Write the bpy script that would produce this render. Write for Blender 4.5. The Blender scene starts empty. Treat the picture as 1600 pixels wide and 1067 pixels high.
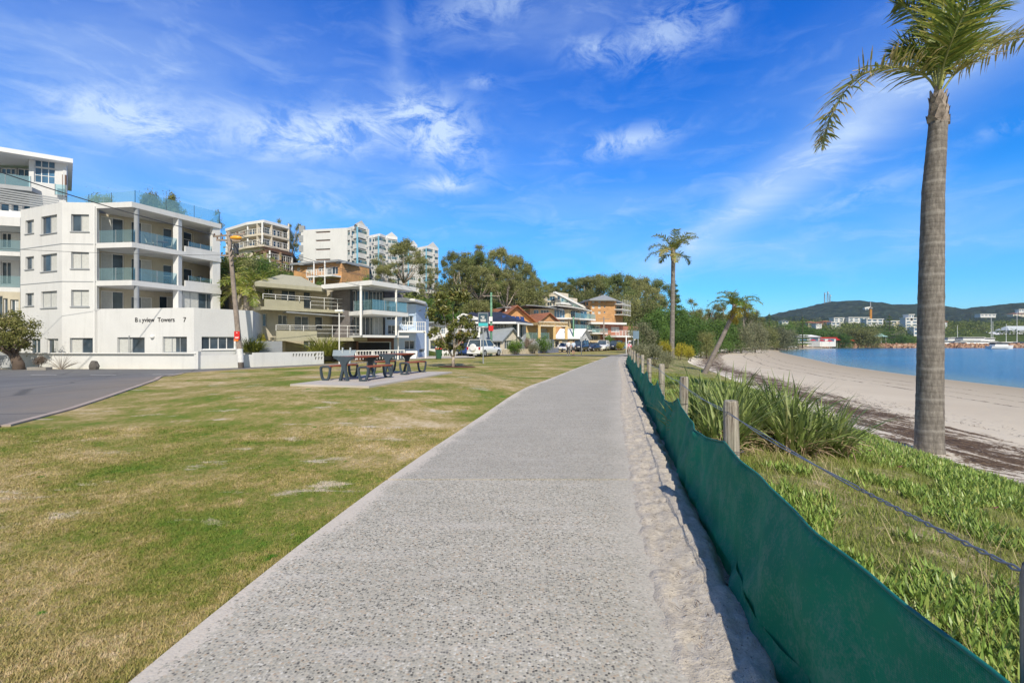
import bpy, math, random
import numpy as np
from mathutils import Vector, Matrix
random.seed(7); RNG = np.random.default_rng(7)
F, CX, CY, CH = 750.0, 800.0, 533.5, 1.6
scn = bpy.context.scene; COL = scn.collection
R = math.radians

# ---------------------------------------------------------------- terrain
FRONT = np.array([(-90,36),(-23,35.5),(-20,37.5),(-16.4,42),(-12,47),(-6,53),(0,62),(8,76),(18,92),(30,115),(45,150),(70,200),(100,260),(190,330),(600,420)], float)
def sm(a, b, x):
    t = np.clip((x-a)/(b-a), 0, 1); return t*t*(3-2*t)
def front_dist(x, y):
    x = np.asarray(x, float); y = np.asarray(y, float)
    best = np.full(np.broadcast(x, y).shape, 1e9); sg = np.ones_like(best)
    for i in range(len(FRONT)-1):
        a, b = FRONT[i], FRONT[i+1]; d = b-a; L2 = d@d
        t = np.clip(((x-a[0])*d[0]+(y-a[1])*d[1])/L2, 0, 1)
        qx, qy = a[0]+t*d[0], a[1]+t*d[1]
        dd = np.hypot(x-qx, y-qy); cr = d[0]*(y-qy)-d[1]*(x-qx)
        m = dd < best-1e-6
        best = np.where(m, dd, best); sg = np.where(m, np.where(cr > 0, 1, -1), sg)
    return best*sg
HD = ([-99,6,12,20,35,60,110,200,400],[0,0,2.5,6,11,17,26,30,30])
DEY = [(-10,5.5),(6.8,7.25),(11,7.9),(18,9.6),(31,13.5),(55,20),(95,36),(140,60),(200,100),(240,133),(285,185)]
SHY = [(-10,37),(20,39),(39,41.6),(54,45),(77,52.5),(115,70),(168,94),(195,108),(237,140),(262,172),(285,192)]
PLY = [(-10,-1.9),(2.25,-1.8),(5.5,-1.44),(11.2,-.45),(17.9,.95),(28.6,3.9),(43,8.0),(52,10.6),(62,14.0),(75,20),(95,31),(140,55),(200,96),(285,181)]
PRY = [(-10,.1),(2.25,.86),(5.5,1.47),(11.2,2.62),(17.9,4.2),(28.6,6.5),(43,9.6),(52,12.0),(62,15.4),(75,21.5),(95,32.5),(140,56.5),(200,97),(285,182)]
def lin(tab):
    ys = [a for a, b in tab]; xs = [b for a, b in tab]
    return lambda y: np.interp(y, ys, xs)
def smooth_tab(tab):
    f = lin(tab)
    def g(y):
        y = np.asarray(y, float); w = .04*np.abs(y)+.8
        return sum(f(y+k*w) for k in (-1.5,-1,-.5,0,.5,1,1.5))/7
    return g
DE, SE, PL, PR = smooth_tab(DEY), smooth_tab(SHY), smooth_tab(PLY), smooth_tab(PRY)
FXL = lambda y: np.where(np.asarray(y)<40, .95+.215*np.asarray(y), 9.55+(PR(y)+1.0-9.55-0)*1.0*sm(40,46,y)+0*y) 
def fence_x(y):
    y = np.asarray(y, float)
    a = .95+.215*y; b = PR(y)+.5
    w = sm(34, 46, y); return a*(1-w)+b*w
SEA = -2.2
def sins(x, y, s, ph=0):
    return (np.sin(x*s+ph+1.7*np.sin(y*s*.7+ph))+np.sin(y*s*1.13+2.1*ph+1.3*np.sin(x*s*.83)))*.5
_L = np.random.default_rng(77).random((256,256))
def vn(x, y, s=1.0, o=3, g=.55):
    """smooth value noise, 0..1"""
    x = np.asarray(x, float)*s+300; y = np.asarray(y, float)*s+300; t = 0; a = 1; n = 0
    for _ in range(o):
        i, j = np.floor(x).astype(int), np.floor(y).astype(int); u, v = x-i, y-j; u = u*u*(3-2*u); v = v*v*(3-2*v)
        A, B, C, D = _L[i%256,j%256], _L[(i+1)%256,j%256], _L[i%256,(j+1)%256], _L[(i+1)%256,(j+1)%256]
        t = t+a*((A*(1-u)+B*u)*(1-v)+(C*(1-u)+D*u)*v); n += a; a *= g; x = x*2.03+17; y = y*2.03+31
    return t/n
def Tv(x, y):
    x = np.asarray(x, float); y = np.asarray(y, float)
    d = front_dist(x, y)
    z = np.interp(d, *HD)*1.0
    z = np.where(d > 6, z, 0.0)
    z = z - (.07+.31*sm(-5,-18,x))*sm(-17, -8, d)*sm(6, 14, y)
    g = ((x+4.7)/3.7)**2+((y-17.0)/5.4)**2
    z = z + .31*np.exp(-(g*.55)**3)
    g2 = ((x+9)/6)**2+((y-26)/5)**2
    z = z + .12*np.exp(-g2)
    # dune and beach
    fx = fence_x(y); de = DE(y); se = SE(y)
    t = np.clip((x-fx)/(de-fx), 0, 1)
    zd = -.02+.05*sins(x, y, 1.1)*sm(0,.2,t) - .5*t*t - .25*sm(20,60,y)*t
    zb0 = -.75-.25*sm(20,60,y)
    t2 = np.clip((x-de)/(se-de), 0, 4)
    zb = np.where(x-de < .5, -.02-.5-.25*sm(20,60,y) - np.clip((x-de)/.5,0,1)*.22, zb0 + (SEA-zb0)*np.maximum(t2,0)**1.15)
    zb = np.where(t2 > 1, SEA-(t2-1)*1.5, zb)
    z = np.where(x > fx, np.where(x > de, zb, zd), z)
    return z
def T(x, y): return float(Tv(x, y))
def P(px, py, dz=0):
    """where the sight line through a photo pixel meets the ground"""
    dx, dzr = (px-CX)/F, (CY-py)/F
    Y = 1.0; prev = None
    while Y < 600:
        h = CH+dzr*Y - (T(dx*Y, Y)+dz)
        if h <= 0: break
        prev = Y; Y *= 1.02
    a, b = prev, Y
    for _ in range(24):
        m = (a+b)/2
        if CH+dzr*m-(T(dx*m, m)+dz) > 0: a = m
        else: b = m
    return Vector((dx*a, a, T(dx*a, a)+dz))
def W(px, Y): return ((px-CX)/F*Y, Y)
def Z(py, Y): return CH+(CY-py)/F*Y

# ---------------------------------------------------------------- objects
def tag(o, label=None, cat=None, group=None, kind=None):
    if label: o['label'] = label
    if cat: o['category'] = cat
    if group: o['group'] = group
    if kind: o['kind'] = kind
    return o
def thing(name, label, cat, loc=(0,0,0), group=None, rz=0):
    o = bpy.data.objects.new(name, None); COL.objects.link(o)
    o.location = loc; o.rotation_euler.z = rz; o.empty_display_size = .3
    return tag(o, label, cat, group)
def wloc(p):
    v = Vector((0,0,0))
    while p is not None: v += p.location; p = p.parent
    return v
def link(name, me, mats, parent=None, origin=None):
    o = bpy.data.objects.new(name, me); COL.objects.link(o)
    for m in (mats if isinstance(mats, (list, tuple)) else [mats]): me.materials.append(m)
    if parent is not None:
        w = wloc(parent)
        if w.length > 0: me.transform(Matrix.Translation(-w))
        o.parent = parent
    elif origin is not None:
        me.transform(Matrix.Translation(-Vector(origin))); o.location = origin
    return o
class MB:
    def __init__(s): s.v = []; s.f = []; s.m = []; s.mi = 0
    def face(s, pts):
        n = len(s.v); s.v += [tuple(p) for p in pts]; s.f.append(tuple(range(n, n+len(pts)))); s.m.append(s.mi)
    def idx(s, vs, fs):
        n = len(s.v); s.v += [tuple(p) for p in vs]
        for f in fs: s.f.append(tuple(i+n for i in f)); s.m.append(s.mi)
    def box(s, a, b):
        x0,y0,z0 = a; x1,y1,z1 = b
        s.idx([(x0,y0,z0),(x1,y0,z0),(x1,y1,z0),(x0,y1,z0),(x0,y0,z1),(x1,y0,z1),(x1,y1,z1),(x0,y1,z1)],
              [(0,3,2,1),(4,5,6,7),(0,1,5,4),(1,2,6,5),(2,3,7,6),(3,0,4,7)])
    def bar(s, p, q, w, h=None, up=(0,0,1)):
        """box beam from p to q, width w, height h"""
        h = w if h is None else h
        p, q = Vector(p), Vector(q); d = (q-p).normalized(); u = Vector(up)
        if abs(d.dot(u)) > .98: u = Vector((0,1,0))
        sx = d.cross(u).normalized()*w/2; sz = sx.cross(d).normalized()*h/2
        c = []
        for e in (p, q): c += [e-sx-sz, e+sx-sz, e+sx+sz, e-sx+sz]
        s.idx(c, [(0,1,2,3),(7,6,5,4),(0,4,5,1),(1,5,6,2),(2,6,7,3),(3,7,4,0)])
    def prism(s, poly, z0, z1):
        n = len(poly)
        area = sum(poly[i][0]*poly[(i+1)%n][1]-poly[(i+1)%n][0]*poly[i][1] for i in range(n))
        if area < 0: poly = poly[::-1]
        f0 = z0 if callable(z0) else (lambda x, y: z0); f1 = z1 if callable(z1) else (lambda x, y: z1)
        vs = [(x,y,f0(x,y)) for x,y in poly]+[(x,y,f1(x,y)) for x,y in poly]
        s.idx(vs, [tuple(range(n-1,-1,-1)), tuple(range(n,2*n))]+[(i,(i+1)%n,n+(i+1)%n,n+i) for i in range(n)])
    def tube(s, pts, rad, n=8, cap=True):
        pts = [Vector(p) for p in pts]
        if not isinstance(rad, (list, tuple)): rad = [rad]*len(pts)
        vs = []; ref = None
        for i, p in enumerate(pts):
            d = (pts[min(i+1,len(pts)-1)]-pts[max(i-1,0)]).normalized()
            if ref is None: ref = Vector((1,0,0)) if abs(d.x) < .8 else Vector((0,1,0))
            a = (ref-d*ref.dot(d)).normalized(); ref = a; b = d.cross(a)
            for k in range(n):
                t = 2*math.pi*k/n; vs.append(p+(a*math.cos(t)+b*math.sin(t))*rad[i])
        fs = []
        for i in range(len(pts)-1):
            for k in range(n): fs.append((i*n+k, i*n+(k+1)%n, (i+1)*n+(k+1)%n, (i+1)*n+k))
        if cap: fs += [tuple(range(n-1,-1,-1)), tuple((len(pts)-1)*n+k for k in range(n))]
        s.idx(vs, fs)
    def ball(s, c, r, n=10, m=7):
        if not isinstance(r, (list, tuple)): r = (r,r,r)
        vs = [(c[0],c[1],c[2]-r[2])]
        for j in range(1, m):
            t = math.pi*j/m
            for k in range(n):
                a = 2*math.pi*k/n
                vs.append((c[0]+r[0]*math.sin(t)*math.cos(a), c[1]+r[1]*math.sin(t)*math.sin(a), c[2]-r[2]*math.cos(t)))
        vs.append((c[0],c[1],c[2]+r[2])); fs = []
        for k in range(n): fs.append((0, 1+(k+1)%n, 1+k))
        for j in range(m-2):
            for k in range(n): fs.append((1+j*n+k, 1+j*n+(k+1)%n, 1+(j+1)*n+(k+1)%n, 1+(j+1)*n+k))
        L = len(vs)-1
        for k in range(n): fs.append((1+(m-2)*n+k, 1+(m-2)*n+(k+1)%n, L))
        s.idx(vs, fs)
    def build(s, name, mats, parent=None, origin=None, smooth=False, bevel=0, label=None):
        me = bpy.data.meshes.new(name); me.from_pydata(s.v, [], s.f)
        if isinstance(mats, (list, tuple)): me.polygons.foreach_set('material_index', s.m)
        if smooth: me.polygons.foreach_set('use_smooth', [True]*len(me.polygons))
        o = link(name, me, mats, parent, origin)
        if bevel:
            b = o.modifiers.new('b', 'BEVEL'); b.width = bevel; b.segments = 2; b.limit_method = 'ANGLE'
        if label: o['label'] = label
        return o
def faces_mesh(name, V, r=None, smooth=False):
    """V: (n faces, k corners, 3); r: one number per face"""
    n, k = V.shape[:2]; me = bpy.data.meshes.new(name)
    me.vertices.add(n*k); me.vertices.foreach_set('co', V.reshape(-1).astype(np.float32))
    me.loops.add(n*k); me.loops.foreach_set('vertex_index', np.arange(n*k, dtype=np.int32))
    me.polygons.add(n); me.polygons.foreach_set('loop_start', np.arange(0, n*k, k, dtype=np.int32))
    me.polygons.foreach_set('loop_total', np.full(n, k, np.int32))
    me.update(calc_edges=True)
    if r is not None:
        a = me.attributes.new('r', 'FLOAT', 'FACE'); a.data.foreach_set('value', r.astype(np.float32))
    return me
def grid_mesh(name, X, Y, Zz, attrs=None, smooth=True, keep=None):
    h, w = X.shape; me = bpy.data.meshes.new(name)
    V = np.stack([X, Y, Zz], -1).reshape(-1, 3)
    i = np.arange(h*w).reshape(h, w)
    q = np.stack([i[:-1,:-1], i[:-1,1:], i[1:,1:], i[1:,:-1]], -1).reshape(-1, 4)
    if keep is not None: q = q[keep.reshape(-1)]
    used = np.unique(q); rm = -np.ones(h*w, int); rm[used] = np.arange(len(used)); V = V[used]; q = rm[q]
    me.vertices.add(len(V)); me.vertices.foreach_set('co', V.reshape(-1).astype(np.float32))
    me.loops.add(q.size); me.loops.foreach_set('vertex_index', q.reshape(-1).astype(np.int32))
    me.polygons.add(len(q)); me.polygons.foreach_set('loop_start', np.arange(0, q.size, 4, dtype=np.int32))
    me.polygons.foreach_set('loop_total', np.full(len(q), 4, np.int32))
    me.update(calc_edges=True)
    if smooth: me.polygons.foreach_set('use_smooth', [True]*len(q))
    for k, v in (attrs or {}).items():
        a = me.attributes.new(k, 'FLOAT', 'POINT'); a.data.foreach_set('value', v.reshape(-1)[used].astype(np.float32))
    return me
def copy_thing(root, loc, rz=0, scale=None, label=None, group=None, name=None):
    c = root.copy(); COL.objects.link(c); c.location = loc; c.rotation_euler.z = rz
    if scale: c.scale = scale
    if label: c['label'] = label
    if group: c['group'] = group
    for ch in list(root.children):
        k = ch.copy(); COL.objects.link(k); k.parent = c
        for g in list(ch.children):
            h = g.copy(); COL.objects.link(h); h.parent = k
    return c

# ---------------------------------------------------------------- materials
class NT:
    def __init__(s, name):
        s.m = bpy.data.materials.new(name); s.m.use_nodes = True; s.t = s.m.node_tree
        s.t.nodes.clear(); s.out = s.n('ShaderNodeOutputMaterial')
    def n(s, typ, **kw):
        o = s.t.nodes.new(typ)
        for k, v in kw.items():
            if k.startswith('_'): setattr(o, k[1:], v)
            else: s.set(o.inputs[k.replace('__', ' ')] if not k.startswith('i_') else o.inputs[int(k[2:])], v)
        return o
    def set(s, inp, v):
        if hasattr(v, 'node') or isinstance(v, bpy.types.NodeSocket): s.t.links.new(v, inp)
        elif hasattr(v, 'outputs'): s.t.links.new(v.outputs[0], inp)
        elif isinstance(v, (tuple, list)) and len(v) == 3 and inp.type == 'RGBA': inp.default_value = (*v, 1)
        else: inp.default_value = v
    def pos(s): 
        return s.n('ShaderNodeNewGeometry').outputs['Position']
    def obj(s): return s.n('ShaderNodeTexCoord').outputs['Object']
    def map(s, vec, scale=(1,1,1), rot=(0,0,0)):
        return s.n('ShaderNodeMapping', Vector=vec, Scale=scale, Rotation=rot).outputs[0]
    def noise(s, vec, scale, detail=4, rough=.55, dist=0):
        return s.n('ShaderNodeTexNoise', Vector=vec, Scale=scale, Detail=detail, Roughness=rough, Distortion=dist).outputs['Fac']
    def ramp(s, fac, stops, interp='LINEAR'):
        r = s.n('ShaderNodeValToRGB', Fac=fac); cr = r.color_ramp; cr.interpolation = interp
        while len(cr.elements) < len(stops): cr.elements.new(.5)
        for e, (p, c) in zip(cr.elements, stops):
            e.position = p; e.color = (*c, 1) if isinstance(c, (tuple, list)) else (c,c,c,1)
        return r.outputs['Color']
    def math(s, op, a, b=0, clamp=False):
        o = s.n('ShaderNodeMath', _operation=op, _use_clamp=clamp); s.set(o.inputs[0], a); s.set(o.inputs[1], b); return o.outputs[0]
    def mix(s, fac, a, b, blend='MIX'):
        o = s.n('ShaderNodeMix', _data_type='RGBA', _blend_type=blend)
        s.set(o.inputs[0], fac); s.set(o.inputs[6], a); s.set(o.inputs[7], b); return o.outputs[2]
    def attr(s, name): return s.n('ShaderNodeAttribute', _attribute_name=name).outputs['Fac']
    def bump(s, h, strength=.3, dist=.02):
        return s.n('ShaderNodeBump', Height=h, Strength=strength, Distance=dist).outputs[0]
    def pbr(s, col, rough=.8, normal=None, spec=.3, metal=0, **kw):
        b = s.n('ShaderNodeBsdfPrincipled', Base__Color=col, Roughness=rough, Metallic=metal)
        b.inputs['Specular IOR Level'].default_value = spec
        if normal is not None: s.set(b.inputs['Normal'], normal)
        for k, v in kw.items(): s.set(b.inputs[k.replace('__',' ')], v)
        s.t.links.new(b.outputs[0], s.out.inputs[0]); return b
MATS = {}
def M(name, col=(.5,.5,.5), rough=.8, var=.12, scale=1.5, bump=.15, bscale=30, spec=.3, metal=0, streak=0):
    """plain surface with patchy tone, faint vertical weathering and fine grain"""
    if name in MATS: return MATS[name]
    t = NT(name); g = t.pos()
    n1 = t.noise(g, scale, 5, .6); n2 = t.noise(g, bscale, 3, .6)
    lo = tuple(c*(1-var) for c in col); hi = tuple(min(1, c*(1+var*.7)) for c in col)
    c = t.ramp(n1, [(.3, lo), (.7, hi)])
    if streak:
        s_ = t.noise(t.map(g, (2.5,2.5,.25)), 1.2, 5, .7)
        c = t.mix(t.math('MULTIPLY', t.ramp(s_, [(.52,0),(.75,1)]), streak), c, tuple(x*.5 for x in col))
    c = t.mix(.12, c, t.ramp(n2, [(.35,tuple(x*.6 for x in col)),(.65,hi)]))
    t.pbr(c, rough, t.bump(n2, bump, .01) if bump else None, spec, metal)
    MATS[name] = t.m; return t.m
def glass_dark(name='window_glass', col=(.03,.045,.06)):
    if name in MATS: return MATS[name]
    t = NT(name); n = t.noise(t.pos(), .9, 2)
    c = t.ramp(n, [(.35, col), (.7, tuple(min(1,x*2.2+.01) for x in col))])
    t.pbr(c, .06, t.bump(t.noise(t.pos(), 1.5, 1), .04, .02), .6); MATS[name] = t.m; return t.m
def glass_clear(name='balustrade_glass', tint=(.75,.9,.9), k=.22):
    if name in MATS: return MATS[name]
    t = NT(name)
    a = t.n('ShaderNodeBsdfTransparent', Color=tint); b = t.n('ShaderNodeBsdfGlossy', Color=(.8,.9,.95), Roughness=.03)
    fr = t.n('ShaderNodeFresnel', IOR=1.45)
    f = t.math('ADD', t.math('MULTIPLY', fr, 1.0), k*.4, True)
    m = t.n('ShaderNodeMixShader', Fac=f); t.set(m.inputs[1], a); t.set(m.inputs[2], b)
    d = t.n('ShaderNodeBsdfDiffuse', Color=(.35,.6,.62)); m2 = t.n('ShaderNodeMixShader', Fac=k*.5)
    t.set(m2.inputs[1], m); t.set(m2.inputs[2], d)
    t.t.links.new(m2.outputs[0], t.out.inputs[0]); MATS[name] = t.m; return t.m
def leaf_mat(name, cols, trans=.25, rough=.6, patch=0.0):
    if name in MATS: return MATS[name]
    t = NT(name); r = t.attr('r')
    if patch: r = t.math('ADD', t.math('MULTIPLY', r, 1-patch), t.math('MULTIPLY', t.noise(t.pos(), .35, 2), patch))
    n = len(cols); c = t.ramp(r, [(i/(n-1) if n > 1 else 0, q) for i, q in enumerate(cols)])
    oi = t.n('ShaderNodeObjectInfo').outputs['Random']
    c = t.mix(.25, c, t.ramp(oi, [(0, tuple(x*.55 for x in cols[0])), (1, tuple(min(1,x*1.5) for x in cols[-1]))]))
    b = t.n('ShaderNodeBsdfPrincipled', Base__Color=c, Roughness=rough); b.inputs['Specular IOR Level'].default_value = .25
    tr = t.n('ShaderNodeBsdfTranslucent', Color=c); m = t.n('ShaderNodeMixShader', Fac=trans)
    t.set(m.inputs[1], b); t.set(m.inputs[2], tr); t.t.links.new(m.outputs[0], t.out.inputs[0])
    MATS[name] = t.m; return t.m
def lawn_color(t):
    g = t.pos(); gs = t.map(g, (1,1,1), (0,0,.25))
    big = t.noise(t.map(g, (.8,1.2,1), (0,0,.3)), .35, 3, .55, .4); mid = t.noise(gs, 1.7, 5, .62, .3); fine = t.noise(g, 26, 5, .75)
    m2 = t.noise(t.map(g,(1.2,.8,1)), 7.5, 4, .7, .5)
    f = t.math('ADD', t.math('ADD', t.math('MULTIPLY', t.math('ADD', t.math('MULTIPLY', t.math('SUBTRACT', big, .5), 1.5), .5), .34), t.math('MULTIPLY', m2, .26)), t.math('ADD', t.math('MULTIPLY', mid, .30), t.math('MULTIPLY', fine, .24)))
    c = t.ramp(f, [(.43,(.095,.18,.02)),(.518,(.19,.215,.042)),(.578,(.31,.262,.09)),(.638,(.46,.355,.175)),(.725,(.62,.51,.34))])
    bare = t.ramp(t.math('ADD', t.noise(t.map(g,(.7,1.6,1),(0,0,.3)), 1.1, 4, .65), t.math('MULTIPLY', fine, .22)), [(.72,0),(.79,.9)])
    c = t.mix(bare, c, (.56,.48,.37))
    lush = t.ramp(t.noise(g, 2.4, 3, .6), [(.69,0),(.73,1)])
    c = t.mix(lush, c, (.07,.19,.015))
    return c, fine, mid
def mat_lawn():
    t = NT('lawn_turf'); c, fine, mid = lawn_color(t)
    h = t.math('ADD', fine, t.math('MULTIPLY', t.noise(t.pos(), 90, 2, .6), .5))
    t.pbr(c, .9, t.bump(h, .7, .025), .1); return t.m
def mat_blades():
    t = NT('lawn_blades'); c, fine, mid = lawn_color(t); r = t.attr('r')
    c = t.mix(1, c, t.ramp(r, [(0,(.6,.75,.5)),(.5,(1,1,1)),(1,(1.3,1.25,1.3))]), 'MULTIPLY')
    t.pbr(c, .7, None, .2); return t.m
def mat_sand(name='beach_sand', weed=False):
    t = NT(name); g = t.pos(); w = t.attr('w')
    big = t.noise(g, .25, 3); fine = t.noise(g, 45, 4, .7); mid = t.noise(g, 3.5, 5, .65)
    c = t.ramp(big, [(.3,(.58,.50,.385)),(.7,(.66,.585,.46))])
    # w: 0 at the dune edge, 1 at the water; wet sand is darker and yellower
    c = t.mix(t.ramp(w, [(.0,0),(.12,.0),(.5,.55),(.9,1)]), c, (.40,.335,.24))
    c = t.mix(t.ramp(w, [(.985,0),(1.0,1)]), c, (.26,.23,.17))
    c = t.mix(t.ramp(w, [(.0,1),(.10,0)]), c, (.71,.65,.55))
    d = t.attr('d')
    gs = t.map(g, (1,.55,1), (0,0,-.45))
    nz = t.noise(t.map(g, (1.6,.55,1), (0,0,-.35)), .9, 7, .74, 1.2); nz2 = t.noise(g, 9, 5, .75, .5)
    band = t.ramp(d, [(0,.15),(.03,.45),(.12,.75),(.2,.6),(.26,.0)])
    mask = t.ramp(t.math('ADD', t.math('MULTIPLY', nz, .8), t.math('ADD', t.math('MULTIPLY', nz2, .45), t.math('MULTIPLY', band, .42))), [(.862,0),(.895,1)])
    weedc = t.ramp(nz2, [(.35,(.03,.018,.01)),(.5,(.10,.06,.03)),(.7,(.27,.19,.11))])
    c = t.mix(t.math('MULTIPLY', mask, t.ramp(band,[(0,0),(.1,1)])), c, weedc)
    # thin strand lines lower down
    for c0, wd in ((.40,.006),(.62,.004),(.50,.003)):
        wob = t.math('ADD', w, t.math('MULTIPLY', t.math('SUBTRACT', t.noise(g,.12,3),.5), .09))
        ln = t.math('ABSOLUTE', t.math('SUBTRACT', wob, c0))
        ln = t.math('LESS_THAN', ln, t.math('MULTIPLY', t.ramp(t.noise(g,2.2,4,.7),[(.45,0),(.62,1)]), wd*2))
        c = t.mix(t.math('MULTIPLY', ln, .8), c, (.10,.07,.05))
    h = t.math('ADD', fine, t.math('MULTIPLY', mid, 2.2))
    rg = t.ramp(w, [(.96,.85),(1.0,.3)])
    t.pbr(c, rg, t.bump(h, .5, .04), .25); return t.m
def mat_path():
    t = NT('exposed_aggregate'); g = t.pos(); u = t.attr('u'); s1 = t.attr('s')
    v = t.n('ShaderNodeTexVoronoi', Vector=g, Scale=70.0, Randomness=1.0)
    cell = t.n('ShaderNodeSeparateColor', Color=v.outputs['Color']).outputs[0]
    ag = t.ramp(cell, [(0,(.03,.03,.03)),(.10,(.10,.095,.09)),(.22,(.27,.26,.22)),(.45,(.40,.385,.33)),(.62,(.54,.51,.43)),(.78,(.44,.32,.21)),(.86,(.72,.69,.61)),(.95,(.56,.54,.47)),(1,(.06,.06,.065))], 'LINEAR')
    gap = t.ramp(v.outputs['Distance'], [(.35,0),(.75,1)])
    c = t.mix(gap, ag, (.50,.465,.375))
    sm_ = t.noise(g, .7, 5, .65); fine = t.noise(g, 160, 2)
    c = t.mix(t.ramp(sm_, [(.35,.35),(.7,.0)]), c, (.28,.265,.215))
    st = t.noise(t.map(g,(.5,2.4,1)), 1.6, 5, .7)
    c = t.mix(t.ramp(st, [(.5,0),(.8,.5)]), c, (.60,.56,.50))
    c = t.mix(t.math('MULTIPLY', s1, .30), c, (.29,.275,.25))
    wob = t.math('ADD', u, t.math('ADD', t.math('MULTIPLY', t.math('SUBTRACT', t.noise(g, 1.1, 5, .6), .5), .22), t.math('MULTIPLY', t.math('SUBTRACT', t.noise(g, 40, 4, .7), .5), .25)))
    sand = t.ramp(wob, [(.85,0),(1.0,1)])
    sc = t.ramp(t.noise(g, 30, 4, .7), [(.3,(.42,.39,.33)),(.7,(.59,.55,.48))])
    c = t.mix(t.math('MULTIPLY', sand, .9), c, sc)
    edge = t.ramp(wob, [(.03,1),(.055,0)])
    c = t.mix(t.math('MULTIPLY', edge, .8), c, (.60,.54,.46))
    spot = t.ramp(t.noise(g, 2.8, 6, .75, .8), [(.66,0),(.72,.35)]); c = t.mix(spot, c, (.13,.12,.10))
    h = t.math('ADD', t.math('MULTIPLY', v.outputs['Distance'], -.8), t.math('MULTIPLY', fine, .4))
    t.pbr(c, .85, t.bump(h, .45, .004), .25); return t.m
def mat_strip():
    t = NT('loose_sand'); g = t.pos(); n = t.noise(g, 14, 5, .7); f = t.noise(g, 70, 4, .7)
    c = t.ramp(n, [(.3,(.42,.37,.30)),(.65,(.63,.57,.48))])
    v = t.noise(t.map(g,(1,1,1)), 34, 5, .8, 1.5)
    c = t.mix(t.ramp(v, [(.57,0),(.64,.8)]), c, (.12,.085,.055))
    t.pbr(c, .95, t.bump(t.math('ADD', n, t.math('MULTIPLY', f, .5)), .7, .03), .1); return t.m
def mat_road():
    t = NT('asphalt'); g = t.pos(); b = t.noise(t.map(g,(1,.35,1),(0,0,.5)), .5, 5, .65); f = t.noise(g, 60, 3, .8)
    c = t.ramp(b, [(.3,(.12,.122,.125)),(.55,(.17,.172,.175)),(.75,(.21,.205,.195))])
    e = t.attr('e'); en = t.math('ADD', e, t.math('MULTIPLY', t.math('SUBTRACT', t.noise(g,.6,5,.65),.5), .9))
    c = t.mix(t.ramp(en, [(.35,0),(.95,.85)]), c, (.27,.225,.175))
    cr = t.n('ShaderNodeTexVoronoi', Vector=t.map(g,(.35,.18,1),(0,0,.4)), Scale=.8, _feature='DISTANCE_TO_EDGE').outputs['Distance']
    c = t.mix(t.ramp(cr, [(.004,.7),(.012,0)]), c, (.05,.05,.05))
    c = t.mix(.25, c, t.ramp(f, [(.3,(.05,.05,.05)),(.7,(.28,.28,.28))]))
    t.pbr(c, .9, t.bump(f, .4, .01), .25); return t.m
def mat_water():
    t = NT('bay_water'); g = t.pos()
    w1 = t.noise(t.map(g,(.7,1.5,1),(0,0,.2)), .9, 4, .6, .5); w2 = t.noise(t.map(g,(.5,1.3,1)), 4.0, 4, .65)
    big = t.noise(t.map(g,(.25,1,1)), .05, 4, .6)
    h = t.math('ADD', w1, t.math('MULTIPLY', w2, .25))
    c = t.ramp(big, [(.3,(.005,.09,.22)),(.7,(.01,.17,.36))])
    sh = t.attr('shore')
    c = t.mix(sh, c, (.16,.24,.22))
    t.pbr(c, .14, t.bump(h, .8, .25), .35); return t.m
def mat_hill():
    t = NT('scrub_soil'); g = t.pos(); n = t.noise(g, .6, 6, .7)
    c = t.ramp(n, [(.3,(.03,.05,.015)),(.5,(.06,.09,.02)),(.7,(.13,.14,.05))])
    t.pbr(c, .95, t.bump(n, 1, .5), .1); return t.m
def mat_dune():
    t = NT('dune_soil'); g = t.pos(); n = t.noise(g, 5, 6, .75); b = t.noise(g, 1.2, 4, .6)
    c = t.ramp(n, [(.3,(.09,.10,.03)),(.48,(.24,.22,.09)),(.6,(.42,.35,.21)),(.75,(.58,.49,.38))])
    c = t.mix(t.ramp(b, [(.45,.0),(.62,.7)]), c, (.12,.17,.03))
    t.pbr(c, .95, t.bump(n, .9, .06), .1); return t.m
def mat_forest():
    t = NT('distant_forest'); g = t.pos()
    v = t.n('ShaderNodeTexVoronoi', Vector=g, Scale=.07); n = t.noise(g, .03, 5, .7); n2 = t.noise(g, .3, 3, .7)
    c = t.ramp(n, [(.3,(.045,.075,.058)),(.5,(.07,.105,.075)),(.7,(.12,.145,.10))])  # greens lightened and tinted blue, distance haze put into the colour
    c = t.mix(t.ramp(v.outputs['Distance'], [(.2,0),(.8,.6)]), c, (.028,.045,.035))
    t.pbr(c, .95, t.bump(t.math('SUBTRACT', n2, v.outputs['Distance']), 1, 9), .05); return t.m

# ---------------------------------------------------------------- ground sheets
def rows(segs):
    out = []
    for a, b, st in segs: out += list(np.arange(a, b-1e-6, st))
    out.append(segs[-1][1]); return np.array(out)
YR = rows([(-6,14,.3),(14,45,.6),(45,110,2),(110,285,6)])
def loft(f0, f1, n, ys=YR, pw=1.0):
    u = np.linspace(0, 1, n)**pw; y = ys[:,None]; a = f0(ys)[:,None]; b = f1(ys)[:,None]
    X = a+(b-a)*u[None,:]; Y = np.broadcast_to(y, X.shape).copy(); return X, Y, np.broadcast_to(u[None,:], X.shape).copy()
def struct(name, me, mat): return tag(link(name, me, mat), kind='structure')
off = rows([(0,14,.4),(14,60,1.4),(60,220,8)])
YL = rows([(-6,14,.3),(14,45,.6),(45,120,1.6),(120,420,8)])
X = PL(YL)[:,None]-off[None,:]; Y = np.broadcast_to(YL[:,None], X.shape).copy(); X = X[:, ::-1]
Zl = Tv(X, Y)
dist = front_dist(X, Y); dc = (dist[:-1,:-1]+dist[1:,1:])/2
LAWN = mat_lawn()
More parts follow.
